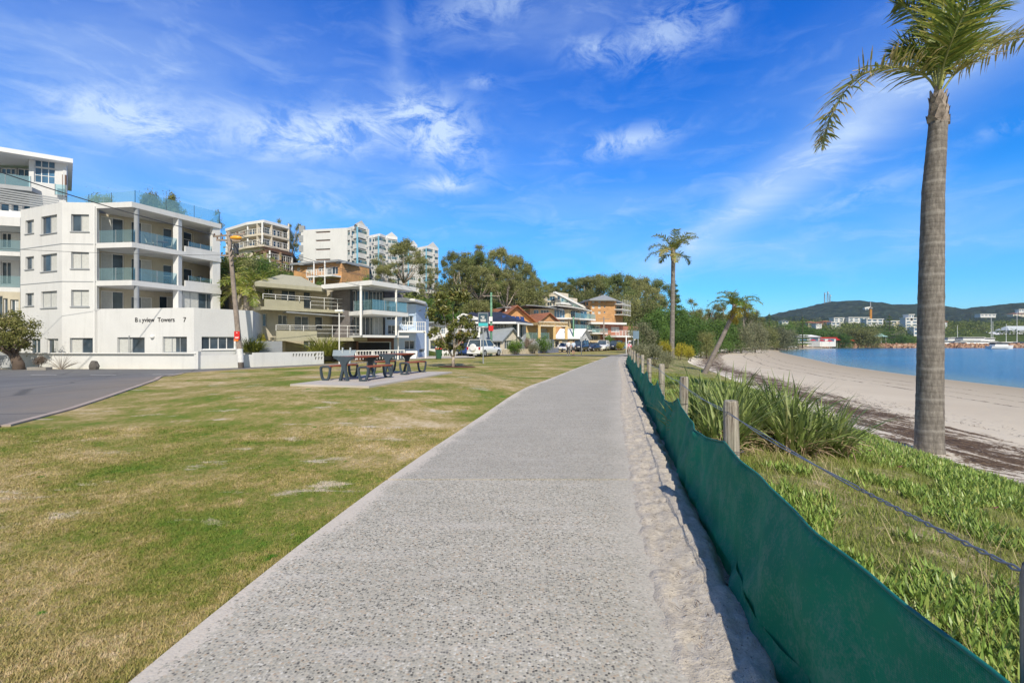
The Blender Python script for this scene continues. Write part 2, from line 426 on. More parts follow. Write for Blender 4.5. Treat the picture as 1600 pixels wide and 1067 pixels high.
struct('lawn', grid_mesh('lawn', X, Y, Zl, keep=(dc <= 5)), LAWN)
struct('hillside', grid_mesh('hillside', X, Y, Zl, keep=(dc > 5)), mat_hill())
# path in cast slabs with open joints
joints = [-6, 5.45, 17.9, 30.9, 43.5, 56, 70, 90, 140, 285]
pv = []; parts = []
for i in range(len(joints)-1):
    a, b = joints[i], joints[i+1]; g = .022 if i < 6 else .02
    ys = np.unique(np.concatenate([[a+g], YR[(YR > a+g+.05) & (YR < b-g-.05)], [b-g]]))
    Xp, Yp, Up = loft(PL, PR, 15, ys); Zp = Tv(Xp, Yp)+.035
    parts.append((Xp, Yp, Zp, Up, i))
me_v = []; 
pm = MB(); uu = []; ss = []
for Xp, Yp, Zp, Up, i in parts:
    h, w = Xp.shape; n0 = len(pm.v)
    vs = [(Xp[a,b],Yp[a,b],Zp[a,b]) for a in range(h) for b in range(w)]
    uu += list(Up.reshape(-1)); ss += [0.0 if i == 0 else .75+.25*math.sin(i*2.1)]*(h*w)
    fs = [(a*w+b, a*w+b+1, (a+1)*w+b+1, (a+1)*w+b) for a in range(h-1) for b in range(w-1)]
    ring = [(0,b) for b in range(w)]+[(a,w-1) for a in range(1,h)]+[(h-1,b) for b in range(w-2,-1,-1)]+[(a,0) for a in range(h-2,0,-1)]
    base = len(vs)
    for a, b in ring: vs.append((Xp[a,b],Yp[a,b],Zp[a,b]-.09)); uu.append(Up[a,b]); ss.append(.6)
    for k in range(len(ring)):
        a, b = ring[k]; a2, b2 = ring[(k+1)%len(ring)]
        fs.append((a*w+b, base+k, base+(k+1)%len(ring), a2*w+b2))
    pm.idx(vs, fs)
po = pm.build('path', mat_path()); tag(po, kind='structure')
for nm, dat in (('u', uu), ('s', ss)):
    a = po.data.attributes.new(nm, 'FLOAT', 'POINT'); a.data.foreach_set('value', np.array(dat, np.float32))
# sub-base under the path and the loose sand between path and fence
Xp, Yp, Up = loft(lambda y: PL(y)-.02, lambda y: PR(y)+.02, 5)
struct('path_bedding', grid_mesh('path_bedding', Xp, Yp, Tv(Xp, Yp)-.01), M('bedding', (.08,.07,.06)))
YS = rows([(-1,12,.06),(12,30,.2),(30,60,1),(60,285,6)])
Xs, Ys, Us = loft(lambda y: PR(y)-.16, lambda y: fence_x(y)+.10, 34, YS)
from mathutils import noise as mnoise
def fbm(x, y, s, o=3): return mnoise.fractal(Vector((x*s, y*s, 3.1)), .7, 2.1, o)
lip = np.zeros_like(Xs)
for i in range(Xs.shape[0]):
    if Ys[i,0] > 45: continue
    wd = Xs[i,-1]-Xs[i,0]; edge = .66+.07*fbm(Xs[i,0], Ys[i,0]*3.0, .9)+.03*fbm(Xs[i,0], Ys[i,0]*3.0, 4)
    for j in range(Xs.shape[1]):
        u = Us[i,j]; x, y = Xs[i,j], Ys[i,j]
        l = .046+.024*fbm(x, y, 7)+.012*fbm(x,y,19)+.03*max(0, 1-abs(u-.48)/.2)
        l = l*min(1, .55+u*5) + (-.004 if u < .05 else 0)
        drop = 1/(1+math.exp(-(u-edge)/.018))
        lip[i,j] = l*(1-drop)+(-.085+.012*fbm(x, y, 9))*drop
fade = sm(60, 45, Ys)
struct('sand_verge', grid_mesh('sand_verge', Xs, Ys, Tv(np.minimum(Xs, fence_x(Ys)-.01), Ys)+lip*(1-sm(38,45,Ys))+.0*Ys), mat_strip())
YD = rows([(-3,14,.12),(14,40,.4),(40,110,2),(110,285,6)])
Xd, Yd, Ud = loft(lambda y: fence_x(y)+.02, DE, 44, YD)
n3 = np.array([[fbm(x, y, 1.3) for x, y in zip(r1, r2)] for r1, r2 in zip(Xd, Yd)])
struct('dune', grid_mesh('dune', Xd, Yd, Tv(Xd+.001, Yd)+n3*.05*np.sin(np.pi*np.clip(Ud,0,1))), mat_dune())
Xb, Yb, Ub = loft(DE, lambda y: SE(y)+30, 90, YD, 1.4)
wv = (Xb-DE(Yb))/(SE(Yb)-DE(Yb)); dv = (Xb-DE(Yb))/26*np.interp(Yb,[0,30,120],[1.2,1.3,.9])
nb = sins(Xb, Yb, 2.3)*.012+sins(Xb, Yb, 6.1, 2)*.008
struct('beach', grid_mesh('beach', Xb, Yb, Tv(Xb+.0005, Yb)+nb*(1-sm(.9,1,wv)), {'w': wv, 'd': np.clip(dv,0,1)}), mat_sand())
# bay
wm = np.array(list(np.linspace(20, 260, 60))+[320,500,900,1600,2600.]); wy = np.array([-400,-60]+list(np.linspace(-20, 320, 86))+[500,1200,2350.])
Xw, Yw = np.meshgrid(wm, wy); shr = np.clip(1-(Xw-SE(np.clip(Yw,-10,285)))/ (4+Yw*.08), 0, 1)*(Yw<300)
struct('water', grid_mesh('water', Xw, Yw, np.full_like(Xw, SEA), {'shore': shr}), mat_water())
# flat headland the town stands on, and the land under everything
hx = rows([(-500,100,60),(100,520,12),(520,1600,90)]); hy = np.array([283.,287,295,310,330,360,400,460,560,800,1300,2200])
Xh, Yh = np.meshgrid(hx, hy); Zh = np.interp(Yh,[283,300,330,400,470,700,1300],[-.9,-.5,1.5,11,18,26,30])*np.where(Xh>150,1,1)
Zh = np.where((Xh > 204) & (Yh < 352), SEA-3, Zh)
struct('headland', grid_mesh('headland', Xh, Yh, Zh), mat_hill())
# road
RN = [(-60,-20),(-30,-3),(-14,6.0)]+[tuple(P(a,b).xy) for a, b in ((0,667),(50,654),(100,641),(150,625),(200,608),(240,594),(262,588),(285,583))]
RN += [(-19.6,33.5),(-16.6,37.5),(-12.8,42.6),(-7,49.3),(-1.5,56.5),(6.5,70.5),(16.5,87.5),(28,110),(43,146),(68,197)]
RF = [(-120,-10),(-90,10),(-75,34),(-58,34.0),(-46,34.1),(-40,34.1),(-36,34.1),(-32,34.1),(-28,34.1),(-24.6,33.9),(-22.2,34.2)]
RF += [(-20.2,35.6),(-17.0,40.6),(-13,46.0),(-7,52.2),(-1.2,60.9),(6.6,74.9),(16.6,91.5),(28.6,115),(43.8,150),(69,200)]
def resamp(pl, n):
    pl = np.array(pl); s = np.concatenate([[0], np.cumsum(np.hypot(*np.diff(pl, axis=0).T))]); 
    return pl, s
ra, sa = resamp(RN, 0); rb, sb = resamp(RF, 0)
# both edges share the same count of control points
assert len(ra) == len(rb), (len(ra), len(rb))
tt = np.linspace(0, len(ra)-1, 300); ia = np.interp(tt, range(len(ra)), ra[:,0]), np.interp(tt, range(len(ra)), ra[:,1]); ib = np.interp(tt, range(len(rb)), rb[:,0]), np.interp(tt, range(len(rb)), rb[:,1])
u = np.linspace(0, 1, 16)
Xr = ia[0][:,None]*(1-u)+ib[0][:,None]*u; Yr = ia[1][:,None]*(1-u)+ib[1][:,None]*u
def Troad(x, y): return Tv(x, y)+.025
Er = np.broadcast_to((1-u*2.2).clip(0,1)[None,:], Xr.shape)*(sm(10,0,abs(tt-7))[:,None])
struct('road', grid_mesh('road', Xr, Yr, Troad(Xr, Yr), {'e': Er.copy()}), mat_road())
kb = MB()
for i in range(len(ia[0])-1):
    a, b = (ia[0][i], ia[1][i]), (ia[0][i+1], ia[1][i+1])
    if a[1] < 0: continue
    d = Vector((b[0]-a[0], b[1]-a[1])).normalized(); nn = Vector((d.y, -d.x))
    q = [(a[0],a[1]),(b[0],b[1]),(b[0]+nn.x*.15,b[1]+nn.y*.15),(a[0]+nn.x*.15,a[1]+nn.y*.15)]
    kb.prism(q, lambda x, y: T(x, y)-.1, lambda x, y: T(x, y)+.035)
tag(kb.build('kerb', M('kerb_concrete', (.40,.33,.28), var=.2)), kind='structure')
mk = MB(); cy_ = 28.2
for i in range(14):
    x0 = -31.5+i*3.45-(0.0); x1 = x0+1.5
    if x1 > -13.5: break
    xs = [x0, x1]; y = [28.0+max(0,(a+22))*.25 for a in xs]
    for k in range(2):
        pass
    mk.face([(xs[0],y[0]-.07,float(Troad(xs[0],y[0]))+.012),(xs[1],y[1]-.07,float(Troad(xs[1],y[1]))+.012),(xs[1],y[1]+.07,float(Troad(xs[1],y[1]))+.012),(xs[0],y[0]+.07,float(Troad(xs[0],y[0]))+.012)])
tag(mk.build('road_markings', M('road_paint', (.75,.75,.73))), kind='structure')
# cross path and footpath beyond the slabs
cpth = MB()
for pl_, w in (([(-2,57.0),(3,57.5),(8,56.5),(13,53.5),(16,51)], 2.0),):
    for i in range(len(pl_)-1):
        for k in range(6):
            a = Vector(pl_[i]).lerp(Vector(pl_[i+1]), k/6); b = Vector(pl_[i]).lerp(Vector(pl_[i+1]), (k+1)/6)
            d = (b-a).normalized(); n_ = Vector((-d.y, d.x))*w
            q = [a-n_, b-n_, b+n_, a+n_]
            cpth.face([(p.x,p.y,T(p.x,p.y)+.05) for p in q])
tag(cpth.build('cross_path', mat_road()), kind='structure')
dv_ = MB()
for pts in ([P(640,562),P(742,559.5),P(742,556.5),P(640,557.5)],):
    dv_.face([(p.x,p.y,T(p.x,p.y)+.06) for p in pts])
tag(dv_.build('driveway_apron', M('pale_concrete', (.5,.46,.41))), kind='structure')
# ---------------------------------------------------------------- building kit
WHITE = M('white_render', (.68,.685,.68), .85, .06, .6, .2, 25, streak=.25)
WHITE2 = M('white_paint', (.80,.80,.79), .6, .04)
CREAM = M('cream_render', (.68,.61,.50), .85, .08, streak=.3)
OLIVE = M('olive_render', (.43,.41,.30), .85, .1, streak=.35)
BEIGE = M('beige_render', (.56,.51,.40), .85, .1, streak=.3)
GREYW = M('grey_render', (.40,.42,.44), .85, .1, streak=.2)
BLUEW = M('blue_render', (.48,.60,.76), .85, .08, streak=.2)
CHAR = M('charcoal_metal', (.06,.065,.075), .5, .1)
GREYM = M('grey_metal', (.32,.34,.36), .45, .1)
BROWN = M('brown_trim', (.16,.09,.06), .7, .2)
DARKIN = M('dark_interior', (.025,.025,.028), .9, .3)
ROOFG = M('grey_roof', (.27,.30,.33), .6, .12)
ROOFK = M('black_tile_roof', (.035,.038,.05), .6, .3)
ROOFT = M('terracotta_roof', (.36,.15,.085), .8, .3, 4)
BLIND = M('blind_fabric', (.55,.56,.54), .8, .12, 6)
GLASS = glass_dark(); GLASSB = glass_dark('blue_glass', (.04,.10,.17)); CLEAR = glass_clear(); CLEARB = glass_clear('blue_balustrade', (.6,.85,.9), .4)
def mat_brick(name, a, b, mortar, sc=1.0):
    t = NT(name); g = t.pos(); sp = t.n('ShaderNodeSeparateXYZ', Vector=g)
    h = t.math('ADD', sp.outputs[0], t.math('MULTIPLY', sp.outputs[1], .8))
    v = t.n('ShaderNodeCombineXYZ', X=h, Y=sp.outputs[2])
    br = t.n('ShaderNodeTexBrick', Vector=v.outputs[0], Color1=a, Color2=b, Mortar=mortar, Scale=sc, Mortar__Size=.012)
    br.inputs['Brick Width'].default_value = .24; br.inputs['Row Height'].default_value = .086
    n = t.noise(g, 1.2, 5, .6); c = t.mix(.4, br.outputs[0], t.ramp(n, [(.3,tuple(x*.6 for x in a)),(.7,tuple(min(1,x*1.3) for x in b))]))
    t.pbr(c, .9, t.bump(t.noise(g, 30, 3), .3, .01), .15); MATS[name] = t.m; return t.m
BRICKO = mat_brick('orange_brick', (.50,.24,.08), (.62,.32,.12), (.5,.42,.32))
BRICKR = mat_brick('red_brick', (.36,.12,.07), (.45,.16,.10), (.4,.33,.28))
BRICKG = mat_brick('grey_brick', (.13,.12,.12), (.20,.18,.18), (.28,.27,.26))
BRICKY = mat_brick('yellow_brick', (.55,.43,.25), (.60,.49,.31), (.5,.45,.35))
def ray(px): return (px-CX)/F
class Wall:
    """upright wall A->B (left to right as seen from outside); openings are given as photo rectangles cast onto its plane"""
    def __init__(s, A, B, z0, z1, th=.25):
        s.A, s.B = Vector(A), Vector(B); s.z0, s.z1, s.th = z0, z1, th
        d = s.B-s.A; s.L = d.length; s.d = d/s.L; s.n = Vector((s.d.y, -s.d.x)); s.holes = []; s.wins = []
    def u(s, px):
        k = ray(px); # point X = k*Y
        den = s.d.x-k*s.d.y
        return (k*s.A.y-s.A.x)/den
    def pt(s, u, z, out=0): 
        q = s.A+s.d*u+s.n*out; return Vector((q.x, q.y, z))
    def uz(s, px, py):
        u = s.u(px); q = s.A+s.d*u; return u, CH+(CY-py)/F*q.y
    def hole(s, a, b, c, e):
        s.holes.append((a, b, c, e)); return (a, b, c, e)
    def win(s, px0, py0, px1, py1, mull=1, door=False, kind='window', glass=None, frame=None, blind=False, trans=0, sill=False, real=False):
        u0, za = s.uz(px0, py0); u1, zb = s.uz(px1, py1)
        u0, zc = s.uz(px0, py1); zlo = (zb+zc)/2; zhi = (za+s.uz(px1, py0)[1])/2
        if u0 > u1: u0, u1 = u1, u0
        u0 = max(.02, u0); u1 = min(s.L-.02, u1); zlo = max(zlo, s.z0); zhi = min(zhi, s.z1-.02)
        if u1-u0 < .1 or zhi-zlo < .1: return
        s.wins.append((s.hole(u0, zlo, u1, zhi), mull, kind, glass, frame, blind, trans, sill))
    def build(s, parent, mat, name='wall', label=None, fr=.06):
        us = sorted({0, s.L, *[h[0] for h in s.holes], *[h[2] for h in s.holes]})
        zs = sorted({s.z0, s.z1, *[h[1] for h in s.holes], *[h[3] for h in s.holes]})
        solid = {}
        for i in range(len(us)-1):
            for j in range(len(zs)-1):
                uc, zc = (us[i]+us[i+1])/2, (zs[j]+zs[j+1])/2
                solid[i,j] = not any(h[0] < uc < h[2] and h[1] < zc < h[3] for h in s.holes)
        m = MB(); t = -s.th
        for (i,j), ok in solid.items():
            if not ok: continue
            a, b, c, d = us[i], us[i+1], zs[j], zs[j+1]
            m.face([s.pt(a,c),s.pt(b,c),s.pt(b,d),s.pt(a,d)]); m.face([s.pt(a,c,t),s.pt(a,d,t),s.pt(b,d,t),s.pt(b,c,t)])
            if not solid.get((i-1,j)): m.face([s.pt(a,c),s.pt(a,d),s.pt(a,d,t),s.pt(a,c,t)])
            if not solid.get((i+1,j)): m.face([s.pt(b,c),s.pt(b,c,t),s.pt(b,d,t),s.pt(b,d)])
            if not solid.get((i,j-1)): m.face([s.pt(a,c),s.pt(a,c,t),s.pt(b,c,t),s.pt(b,c)])
            if not solid.get((i,j+1)): m.face([s.pt(a,d),s.pt(b,d),s.pt(b,d,t),s.pt(a,d,t)])
        o = m.build(name, mat, parent, label=label)
        for (u0,z0,u1,z1), mull, kind, glass, frame, blind, trans, sill in s.wins:
            fm = MB(); e = fr; o0, o1 = -.18, -.12
            def bx(a, c, b, d, p0=o0, p1=o1, mm=None):
                (mm or fm).idx([s.pt(a,c,p0),s.pt(b,c,p0),s.pt(b,c,p1),s.pt(a,c,p1),s.pt(a,d,p0),s.pt(b,d,p0),s.pt(b,d,p1),s.pt(a,d,p1)],
                    [(0,3,2,1),(4,5,6,7),(0,1,5,4),(1,2,6,5),(2,3,7,6),(3,0,4,7)][::1])
            bx(u0,z0,u0+e,z1); bx(u1-e,z0,u1,z1); bx(u0+e,z0,u1-e,z0+e); bx(u0+e,z1-e,u1-e,z1)
            for k in range(1, mull+1):
                uc = u0+(u1-u0)*k/(mull+1); bx(uc-e*.45,z0+e,uc+e*.45,z1-e, o0+.004, o1-.004)
            for k in range(1, trans+1):
                zc = z0+(z1-z0)*k/(trans+1); bx(u0+e,zc-e*.4,u1-e,zc+e*.4, o0+.008, o1-.008)
            if sill: bx(u0-.06, z0-.07, u1+.06, z0-.003, -.05, .06)
            w = fm.build(kind, frame or WHITE2, parent)
            g = MB(); g.face([s.pt(u0+e/2,z0+e/2,-.16),s.pt(u1-e/2,z0+e/2,-.16),s.pt(u1-e/2,z1-e/2,-.16),s.pt(u0+e/2,z1-e/2,-.16)])
            g.build('pane', glass or GLASS, w)
            if blind:
                g = MB(); k0 = u0+e if blind != 2 else (u0+u1)/2+e/2; k1 = u1-e if blind != 1 else (u0+u1)/2-e/2
                g.face([s.pt(k0,z0+e,-.152),s.pt(k1,z0+e,-.152),s.pt(k1,z1-e,-.152),s.pt(k0,z1-e,-.152)]); g.build('blind', BLIND, w)
        return o
def slab(parent, poly, z0, z1, mat, name='slab'):
    m = MB(); m.prism([tuple(p) for p in poly], z0, z1); return m.build(name, mat, parent)
def box_fill(parent, A, B, depth, z0, z1, mat, name='body'):
    """closed volume behind a wall line A->B"""
    A, B = Vector(A), Vector(B); d = (B-A).normalized(); n = Vector((d.y,-d.x))
    return slab(parent, [A, B, B-n*depth, A-n*depth], z0, z1, mat, name)
def inset(A, B, o):
    A, B = Vector(A), Vector(B); d = (B-A).normalized(); n = Vector((d.y,-d.x)); return A+n*o, B+n*o
def rail(parent, pts, z, h, mat, posts=1.2, glass=None, bars=2, name='railing', pick=0, t=.04):
    m = MB(); 
    for i in range(len(pts)-1):
        a, b = Vector((*pts[i][:2], z)), Vector((*pts[i+1][:2], z)); L = (b-a).length
        if glass is None or bars: m.bar(a+Vector((0,0,h)), b+Vector((0,0,h)), t, t)
        if not bars: m.bar(a+Vector((0,0,.02)), b+Vector((0,0,.02)), t, t)
        for k in range(1, bars): m.bar(a+Vector((0,0,h*k/bars)), b+Vector((0,0,h*k/bars)), t*.6, t*.6)
        n = max(1, round(L/posts))
        for k in range(n+1):
            p = a.lerp(b, k/n); m.bar(p, p+Vector((0,0,h)), t, t)
        if pick:
            n = max(1, round(L/pick))
            for k in range(n):
                p = a.lerp(b, (k+.5)/n); m.bar(p, p+Vector((0,0,h-.01)), t*.5, t*.5)
    o = m.build(name, mat, parent)
    if glass:
        g = MB()
        for i in range(len(pts)-1):
            a, b = Vector((*pts[i][:2], z+.06)), Vector((*pts[i+1][:2], z+.06)); up = Vector((0,0,h-.08))
            g.face([a,b,b+up,a+up])
        g.build('glass_panel', glass, o)
    return o
def post(parent, p, z0, z1, w, mat, name='column', rnd=False):
    m = MB()
    if rnd: m.tube([(p[0],p[1],z0),(p[0],p[1],z1)], w/2, 14)
    else: m.box((p[0]-w/2,p[1]-w/2,z0),(p[0]+w/2,p[1]+w/2,z1))
    return m.build(name, mat, parent)
def bld(name, label, cat, A, group=None, z=0): return thing(name, label, cat, (A[0], A[1], z), group)
def text(parent, s, wall, px, py, size, mat, name='lettering', out=.02, ext=.012):
    c = bpy.data.curves.new(name, 'FONT'); c.body = s; c.size = size; c.extrude = ext; c.align_x = 'LEFT'
    o = bpy.data.objects.new(name, c); dg = bpy.context.evaluated_depsgraph_get(); COL.objects.link(o)
    dg.update(); me = bpy.data.meshes.new_from_object(o.evaluated_get(dg)); bpy.data.objects.remove(o)
    u, z = wall.uz(px, py); p = wall.pt(u, z, out)
    me.transform(Matrix(((wall.d.x,0,wall.n.x,p.x),(wall.d.y,0,wall.n.y,p.y),(0,1,0,p.z),(0,0,0,1))))
    me.materials.clear(); o = link(name, me, mat, parent); return o

# ---------------------------------------------------------------- white corner apartments
a0, a1, a2 = W(32,38.6), W(97,36.4), W(151,36.6)
B1, B2 = W(207,36.2), W(344,43.1)
ap = bld('apartment_building', 'white rendered corner apartment building with curved glass balconies and black lettering', 'building', a1, z=-.4)
ztop = 12.1
w1 = Wall(a0, a1, -.6, ztop)
for y0, y1 in ((344,365),(401,421),(458,478)): w1.win(39.5,y0,53,y1, blind=2, sill=True, frame=GREYM)
for y0, y1 in ((337,365),(397,424),(455,481)): w1.win(64,y0,89,y1, blind=3 if y0 > 400 else 2, sill=True, frame=GREYM)
w1.win(46,529.5,63,554, kind='door'); w1.win(73,529,91,553, kind='door', blind=2)
w1.build(ap, WHITE)
w2 = Wall(a1, a2, -.6, ztop)
for y0, y1 in ((335,362),(394,420),(453,479)): w2.win(111,y0,139,y1, blind=2 if y0 == 335 else 3, sill=True, frame=GREYM)
w2.win(109,528,145,552, blind=1, frame=GREYM)
w2.build(ap, WHITE)
k0, k1, k2 = W(152.5,37.6), W(277,42.0), W(338,46.5)
p0, p1, p2 = (a2[0]+.05,a2[1]-.02), W(303,35.2), W(395,38.6)
pw = Wall(p0, p1, -.6, 4.08); pw.win(183,527,226,552, mull=1, blind=1, frame=GREYM); pw.win(254,526,292,551, mull=2, blind=1, frame=GREYM)
pw.build(ap, WHITE, 'podium_wall')
text(ap, 'B', pw, 211, 503, .47, DARKIN); text(ap, 'a', pw, 217.3, 503, .47, GREYM); text(ap, 'yview  Towers', pw, 222.3, 503, .47, DARKIN); text(ap, '7', pw, 286.5, 503, .5, DARKIN)
pv2 = Wall(p1, p2, -.6, 4.07); pv2.win(315,526,368,546, mull=3, sill=True); pv2.build(ap, WHITE, 'podium_wall')
slab(ap, [(p0[0]+.1,p0[1]+.27),(p1[0]-.1,p1[1]+.3),(p2[0]-.3,p2[1]+.05),(p2[0]-3,p2[1]+8),(k2[0],k2[1]+2),(k0[0],k0[1]+4)], 3.45, 3.72, WHITE, 'terrace_slab')
pr = Wall(p2, (p2[0]-3,p2[1]+8), -.6, 4.06); pr.build(ap, WHITE, 'podium_wall')
kw = Wall(k0, k1, 3.7, ztop-.4)
for i, (y0, y1) in enumerate(((339,380),(396,439),(455,487))):
    kw.win(158,y0+(0 if i else 1),194,y1+4, blind=1, kind='sliding_door'); kw.win(205,y0+9,238,y1+5, blind=2, kind='sliding_door')
    if i < 2: kw.win(255,y0+18,270,y1+9, kind='door', mull=0, trans=1)
    else: kw.win(249,463,275,490, kind='door', blind=2)
kw.build(ap, BEIGE, 'balcony_wall')
kw2 = Wall(k1, k2, 3.7, ztop-.4); kw2.win(287,363,302,386, mull=0, trans=1); kw2.win(287,420,302,446, mull=0); kw2.build(ap, BEIGE, 'balcony_wall')
floors = (5.83, 8.70, 11.72)
ins = lambda p, q, o: inset(p, q, o)
edge = [(a2[0]-.0,a2[1]-.0), B1, B2]
inner = [(k2[0]-1.0,k2[1]+1.0), (k1[0]-.5,k1[1]+1), (k0[0]-.6,k0[1]+1)]
for i, zf in enumerate(floors):
    e = list(edge)
    if i == 2:
        slab(ap, [a0,a1,a2,(a2[0]-4,a2[1]+9),(a0[0]-3,a0[1]+9)], ztop, ztop+.06, WHITE, 'roof')
        slab(ap, [(a2[0]+.01,a2[1]-.06),(B1[0],B1[1]-.06),(B2[0]+.1,B2[1]),(B2[0]-3.5,B2[1]+3.5),(k1[0]-1,k1[1]+1.5),(k0[0],k0[1]+2)], zf, ztop+.02, WHITE, 'roof_slab')
    else:
        slab(ap, [(a2[0]+.01,a2[1]-.05),(B1[0],B1[1]-.05),(B2[0]+.1,B2[1]), *inner], zf, zf+.38, WHITE, 'balcony_slab')
        v = Vector(B1).lerp(Vector(B2), .56)
        m = MB(); a_, b_ = inset(v, B2, .02); a2_, b2_ = inset(v, B2, -.13); m.prism([a_, b_, b2_, a2_], zf+.36, zf+.86); m.build('parapet', WHITE, ap)
        v1 = Vector(B1).lerp(Vector(B2), .50)
        rail(ap, [(a2[0]+.15,a2[1]+.06),(B1[0]-.05,B1[1]+.08),(v1.x-.08,v1.y+.03)], zf+.38, 1.0, GREYM, 1.5, CLEAR, bars=0, name='balustrade', t=.03)
        rail(ap, [(v.x+.1,v.y+.25),(B2[0]-.35,B2[1]-.6)], zf+.86, .45, GREYM, 1.4, CLEAR, bars=0, name='balustrade', t=.03)
post(ap, (B1[0]-.02,B1[1]+.42), 3.7, 11.72, .34, GREYM, 'round_column', True)
for z0, z1 in ((3.7,5.83),(6.21,8.70),(9.08,11.72)):
    q = Vector(B1).lerp(Vector(B2), .50); q = q-Vector((.25,-.05)); post(ap, q, z0, z1, .44, WHITE)
    a_ = Vector(B2)-Vector((.0,.0)); m = MB(); m.prism([(B2[0]+.02,B2[1]-.02),(B2[0]-.28,B2[1]-.62),(B2[0]-.6,B2[1]-.5),(B2[0]-.3,B2[1]+.15)], z0, z1); m.build('pier', WHITE, ap)
    kk = Wall(k2, (B2[0]-.3,B2[1]+.1), z0, z1, .15); kk.build(ap, WHITE, 'end_wall')
    m = MB(); m.prism([(a2[0],a2[1]+.01),(k0[0]+.12,k0[1]),(k0[0]-.2,k0[1]+.1),(a2[0]-.25,a2[1]+.1)], z0, z1); m.build('end_wall', WHITE, ap)
# glazed enclosure on the lowest level
q0, q1 = Vector(B1).lerp(Vector(B2), .54), Vector(B2)-Vector((.15,.3))
ge = Wall(inset(q0,q1,-.12)[0], inset(q0,q1,-.12)[1], 3.7, 5.83, .12); ge.win(285.5,455,336,483, mull=3, frame=GREYM, blind=1); ge.build(ap, GREYM, 'enclosure')
m = MB(); m.box((k0[0],k0[1]+1,3.72),(k0[0]+.1,k0[1]+1.1,11.7)); 
slab(ap, [(a0[0],a0[1]+.3),(a1[0],a1[1]+.3),(a2[0]-.3,a2[1]+.3),(k0[0]-.3,k0[1]+.2),(k1[0]-.4,k1[1]+.3),(k2[0]-.5,k2[1]+.6),(k2[0]-4,k2[1]+5),(a0[0],a0[1]+10)], -.5, 11.7, WHITE, 'core')
for a, b, z_ in ((a0,a1,9.0),(a1,a2,9.0),(a0,a1,6.15),(a1,a2,6.15)):
    A_, B_ = inset(a, b, .012); m = MB(); m.bar((*A_,z_), (*B_,z_), .02, .05); m.build('expansion_joint', GREYM, ap)
m = MB(); m.tube([(a2[0]-.12,a2[1]-.06,11.9),(a2[0]-.12,a2[1]-.06,0)], .045, 8); m.build('downpipe', WHITE2, ap)
m = MB(); A_ = inset(p0, p1, .08)[0]; q = pw.pt(2.9, 0, .05); m.tube([(q.x,q.y,.6),(q.x,q.y,2.05)], .03, 6); m.build('vent_pipe', GREYM, ap)
q = pw.pt(*pw.uz(239,526), .08); m = MB(); m.ball(q, (.16,.12,.14)); m.build('wall_light', WHITE2, ap, smooth=True)
# rooftop glass balustrade
r0, r1, r2, r3 = W(104,40), W(211,38.2), W(343,44.6), (W(343,44.6)[0]-4, 49)
rail(ap, [r0, r1, r2, r3], 12.12, 1.5, CHAR, 2.6, CLEARB, bars=0, name='roof_balustrade', t=.025)
# outdoor setting on the top balcony
def patio_chair(px, Y, z, rz, lab):
    c = thing('patio_chair', lab, 'chair', (*W(px,Y), z), 'chairs on the top balcony of the white apartments', rz)
    s_ = MB(); s_.box((-.25,-.25,.40),(.25,.25,.44)); bk = MB(); bk.bar((0,.24,.42),(0,.42,1.0),.5,.04,(0,1,0)); l = MB()
    for m_, n_ in ((s_,'seat'),(bk,'backrest')):
        o = m_.build(n_, BEIGE); o.parent = c
    for x in (-.23,.23):
        for y in (-.23,.23):
            l = MB(); l.bar((x,y,0),(x,y,.4),.03); o = l.build('leg', BROWN); o.parent = c
patio_chair(236.5, 38.6, 9.08, 1.9, 'tan patio chair left of the little balcony table'); patio_chair(268, 40.2, 9.08, -1.8, 'tan patio chair beside the white balcony pillar')
tb = thing('balcony_table', 'small round dark table on the top apartment balcony', 'table', (*W(254,39.6), 9.08))
m = MB(); m.tube([(0,0,.68),(0,0,.72)], .42, 16); o = m.build('tabletop', BROWN); o.parent = tb
m = MB(); m.tube([(0,0,0),(0,0,.68)], .04, 8); m.tube([(0,0,0),(0,0,.03)], .25, 12); o = m.build('pedestal', BROWN); o.parent = tb
bq = thing('kettle_barbecue', 'black kettle barbecue on the middle apartment balcony', 'barbecue', (*W(312,42.6), 6.21))
m = MB(); m.ball((0,0,1.0), (.26,.26,.2), 12, 8); o = m.build('bowl', CHAR, smooth=True); o.parent = bq
for k in range(3):
    a = k*2.1; m = MB(); m.bar((.06*math.cos(a),.06*math.sin(a),.85),(.28*math.cos(a),.28*math.sin(a),0),.03); o = m.build('leg', CHAR); o.parent = bq
# lower left wing with balconies
lw = bld('apartment_wing', 'set back white apartment wing with glass balconies at the left edge', 'building', W(0,40), z=-.4)
l0, l1 = W(-110,41.5), W(31,42.5); f0, f1 = W(-110,38.6), W(31.5,40.3)
lwall = Wall(l0, l1, -.6, 11.2)
for y0, y1 in ((347,387),(405,444),(462,500)):
    lwall.win(-50,y0,-10,y1, kind='sliding_door'); lwall.win(1,y0+4,17,y1, kind='sliding_door')
lwall.build(lw, WHITE)
for z_ in (5.75, 8.75, 11.25):
    slab(lw, [f0, f1, (l1[0],l1[1]+.4), (l0[0],l0[1]+.4)], z_, z_+(.35 if z_ < 11 else .75), WHITE, 'balcony_slab')
    if z_ < 11: rail(lw, [(f0[0],f0[1]+.1),(f1[0]-.08,f1[1]+.1)], z_+.35, 1.0, GREYM, 1.6, CLEAR, bars=0, name='balustrade', t=.03)
ow = Wall(f0, f1, 2.6, 5.75, .2); ow.win(-30,462,4,497, mull=2); ow.win(5,466,12,500, mull=0); ow.win(16,468,29,500, blind=2); ow.build(lw, BEIGE, 'lower_wall')
Wall(f0, f1, -.6, 2.6).build(lw, GREYM, 'base_wall')
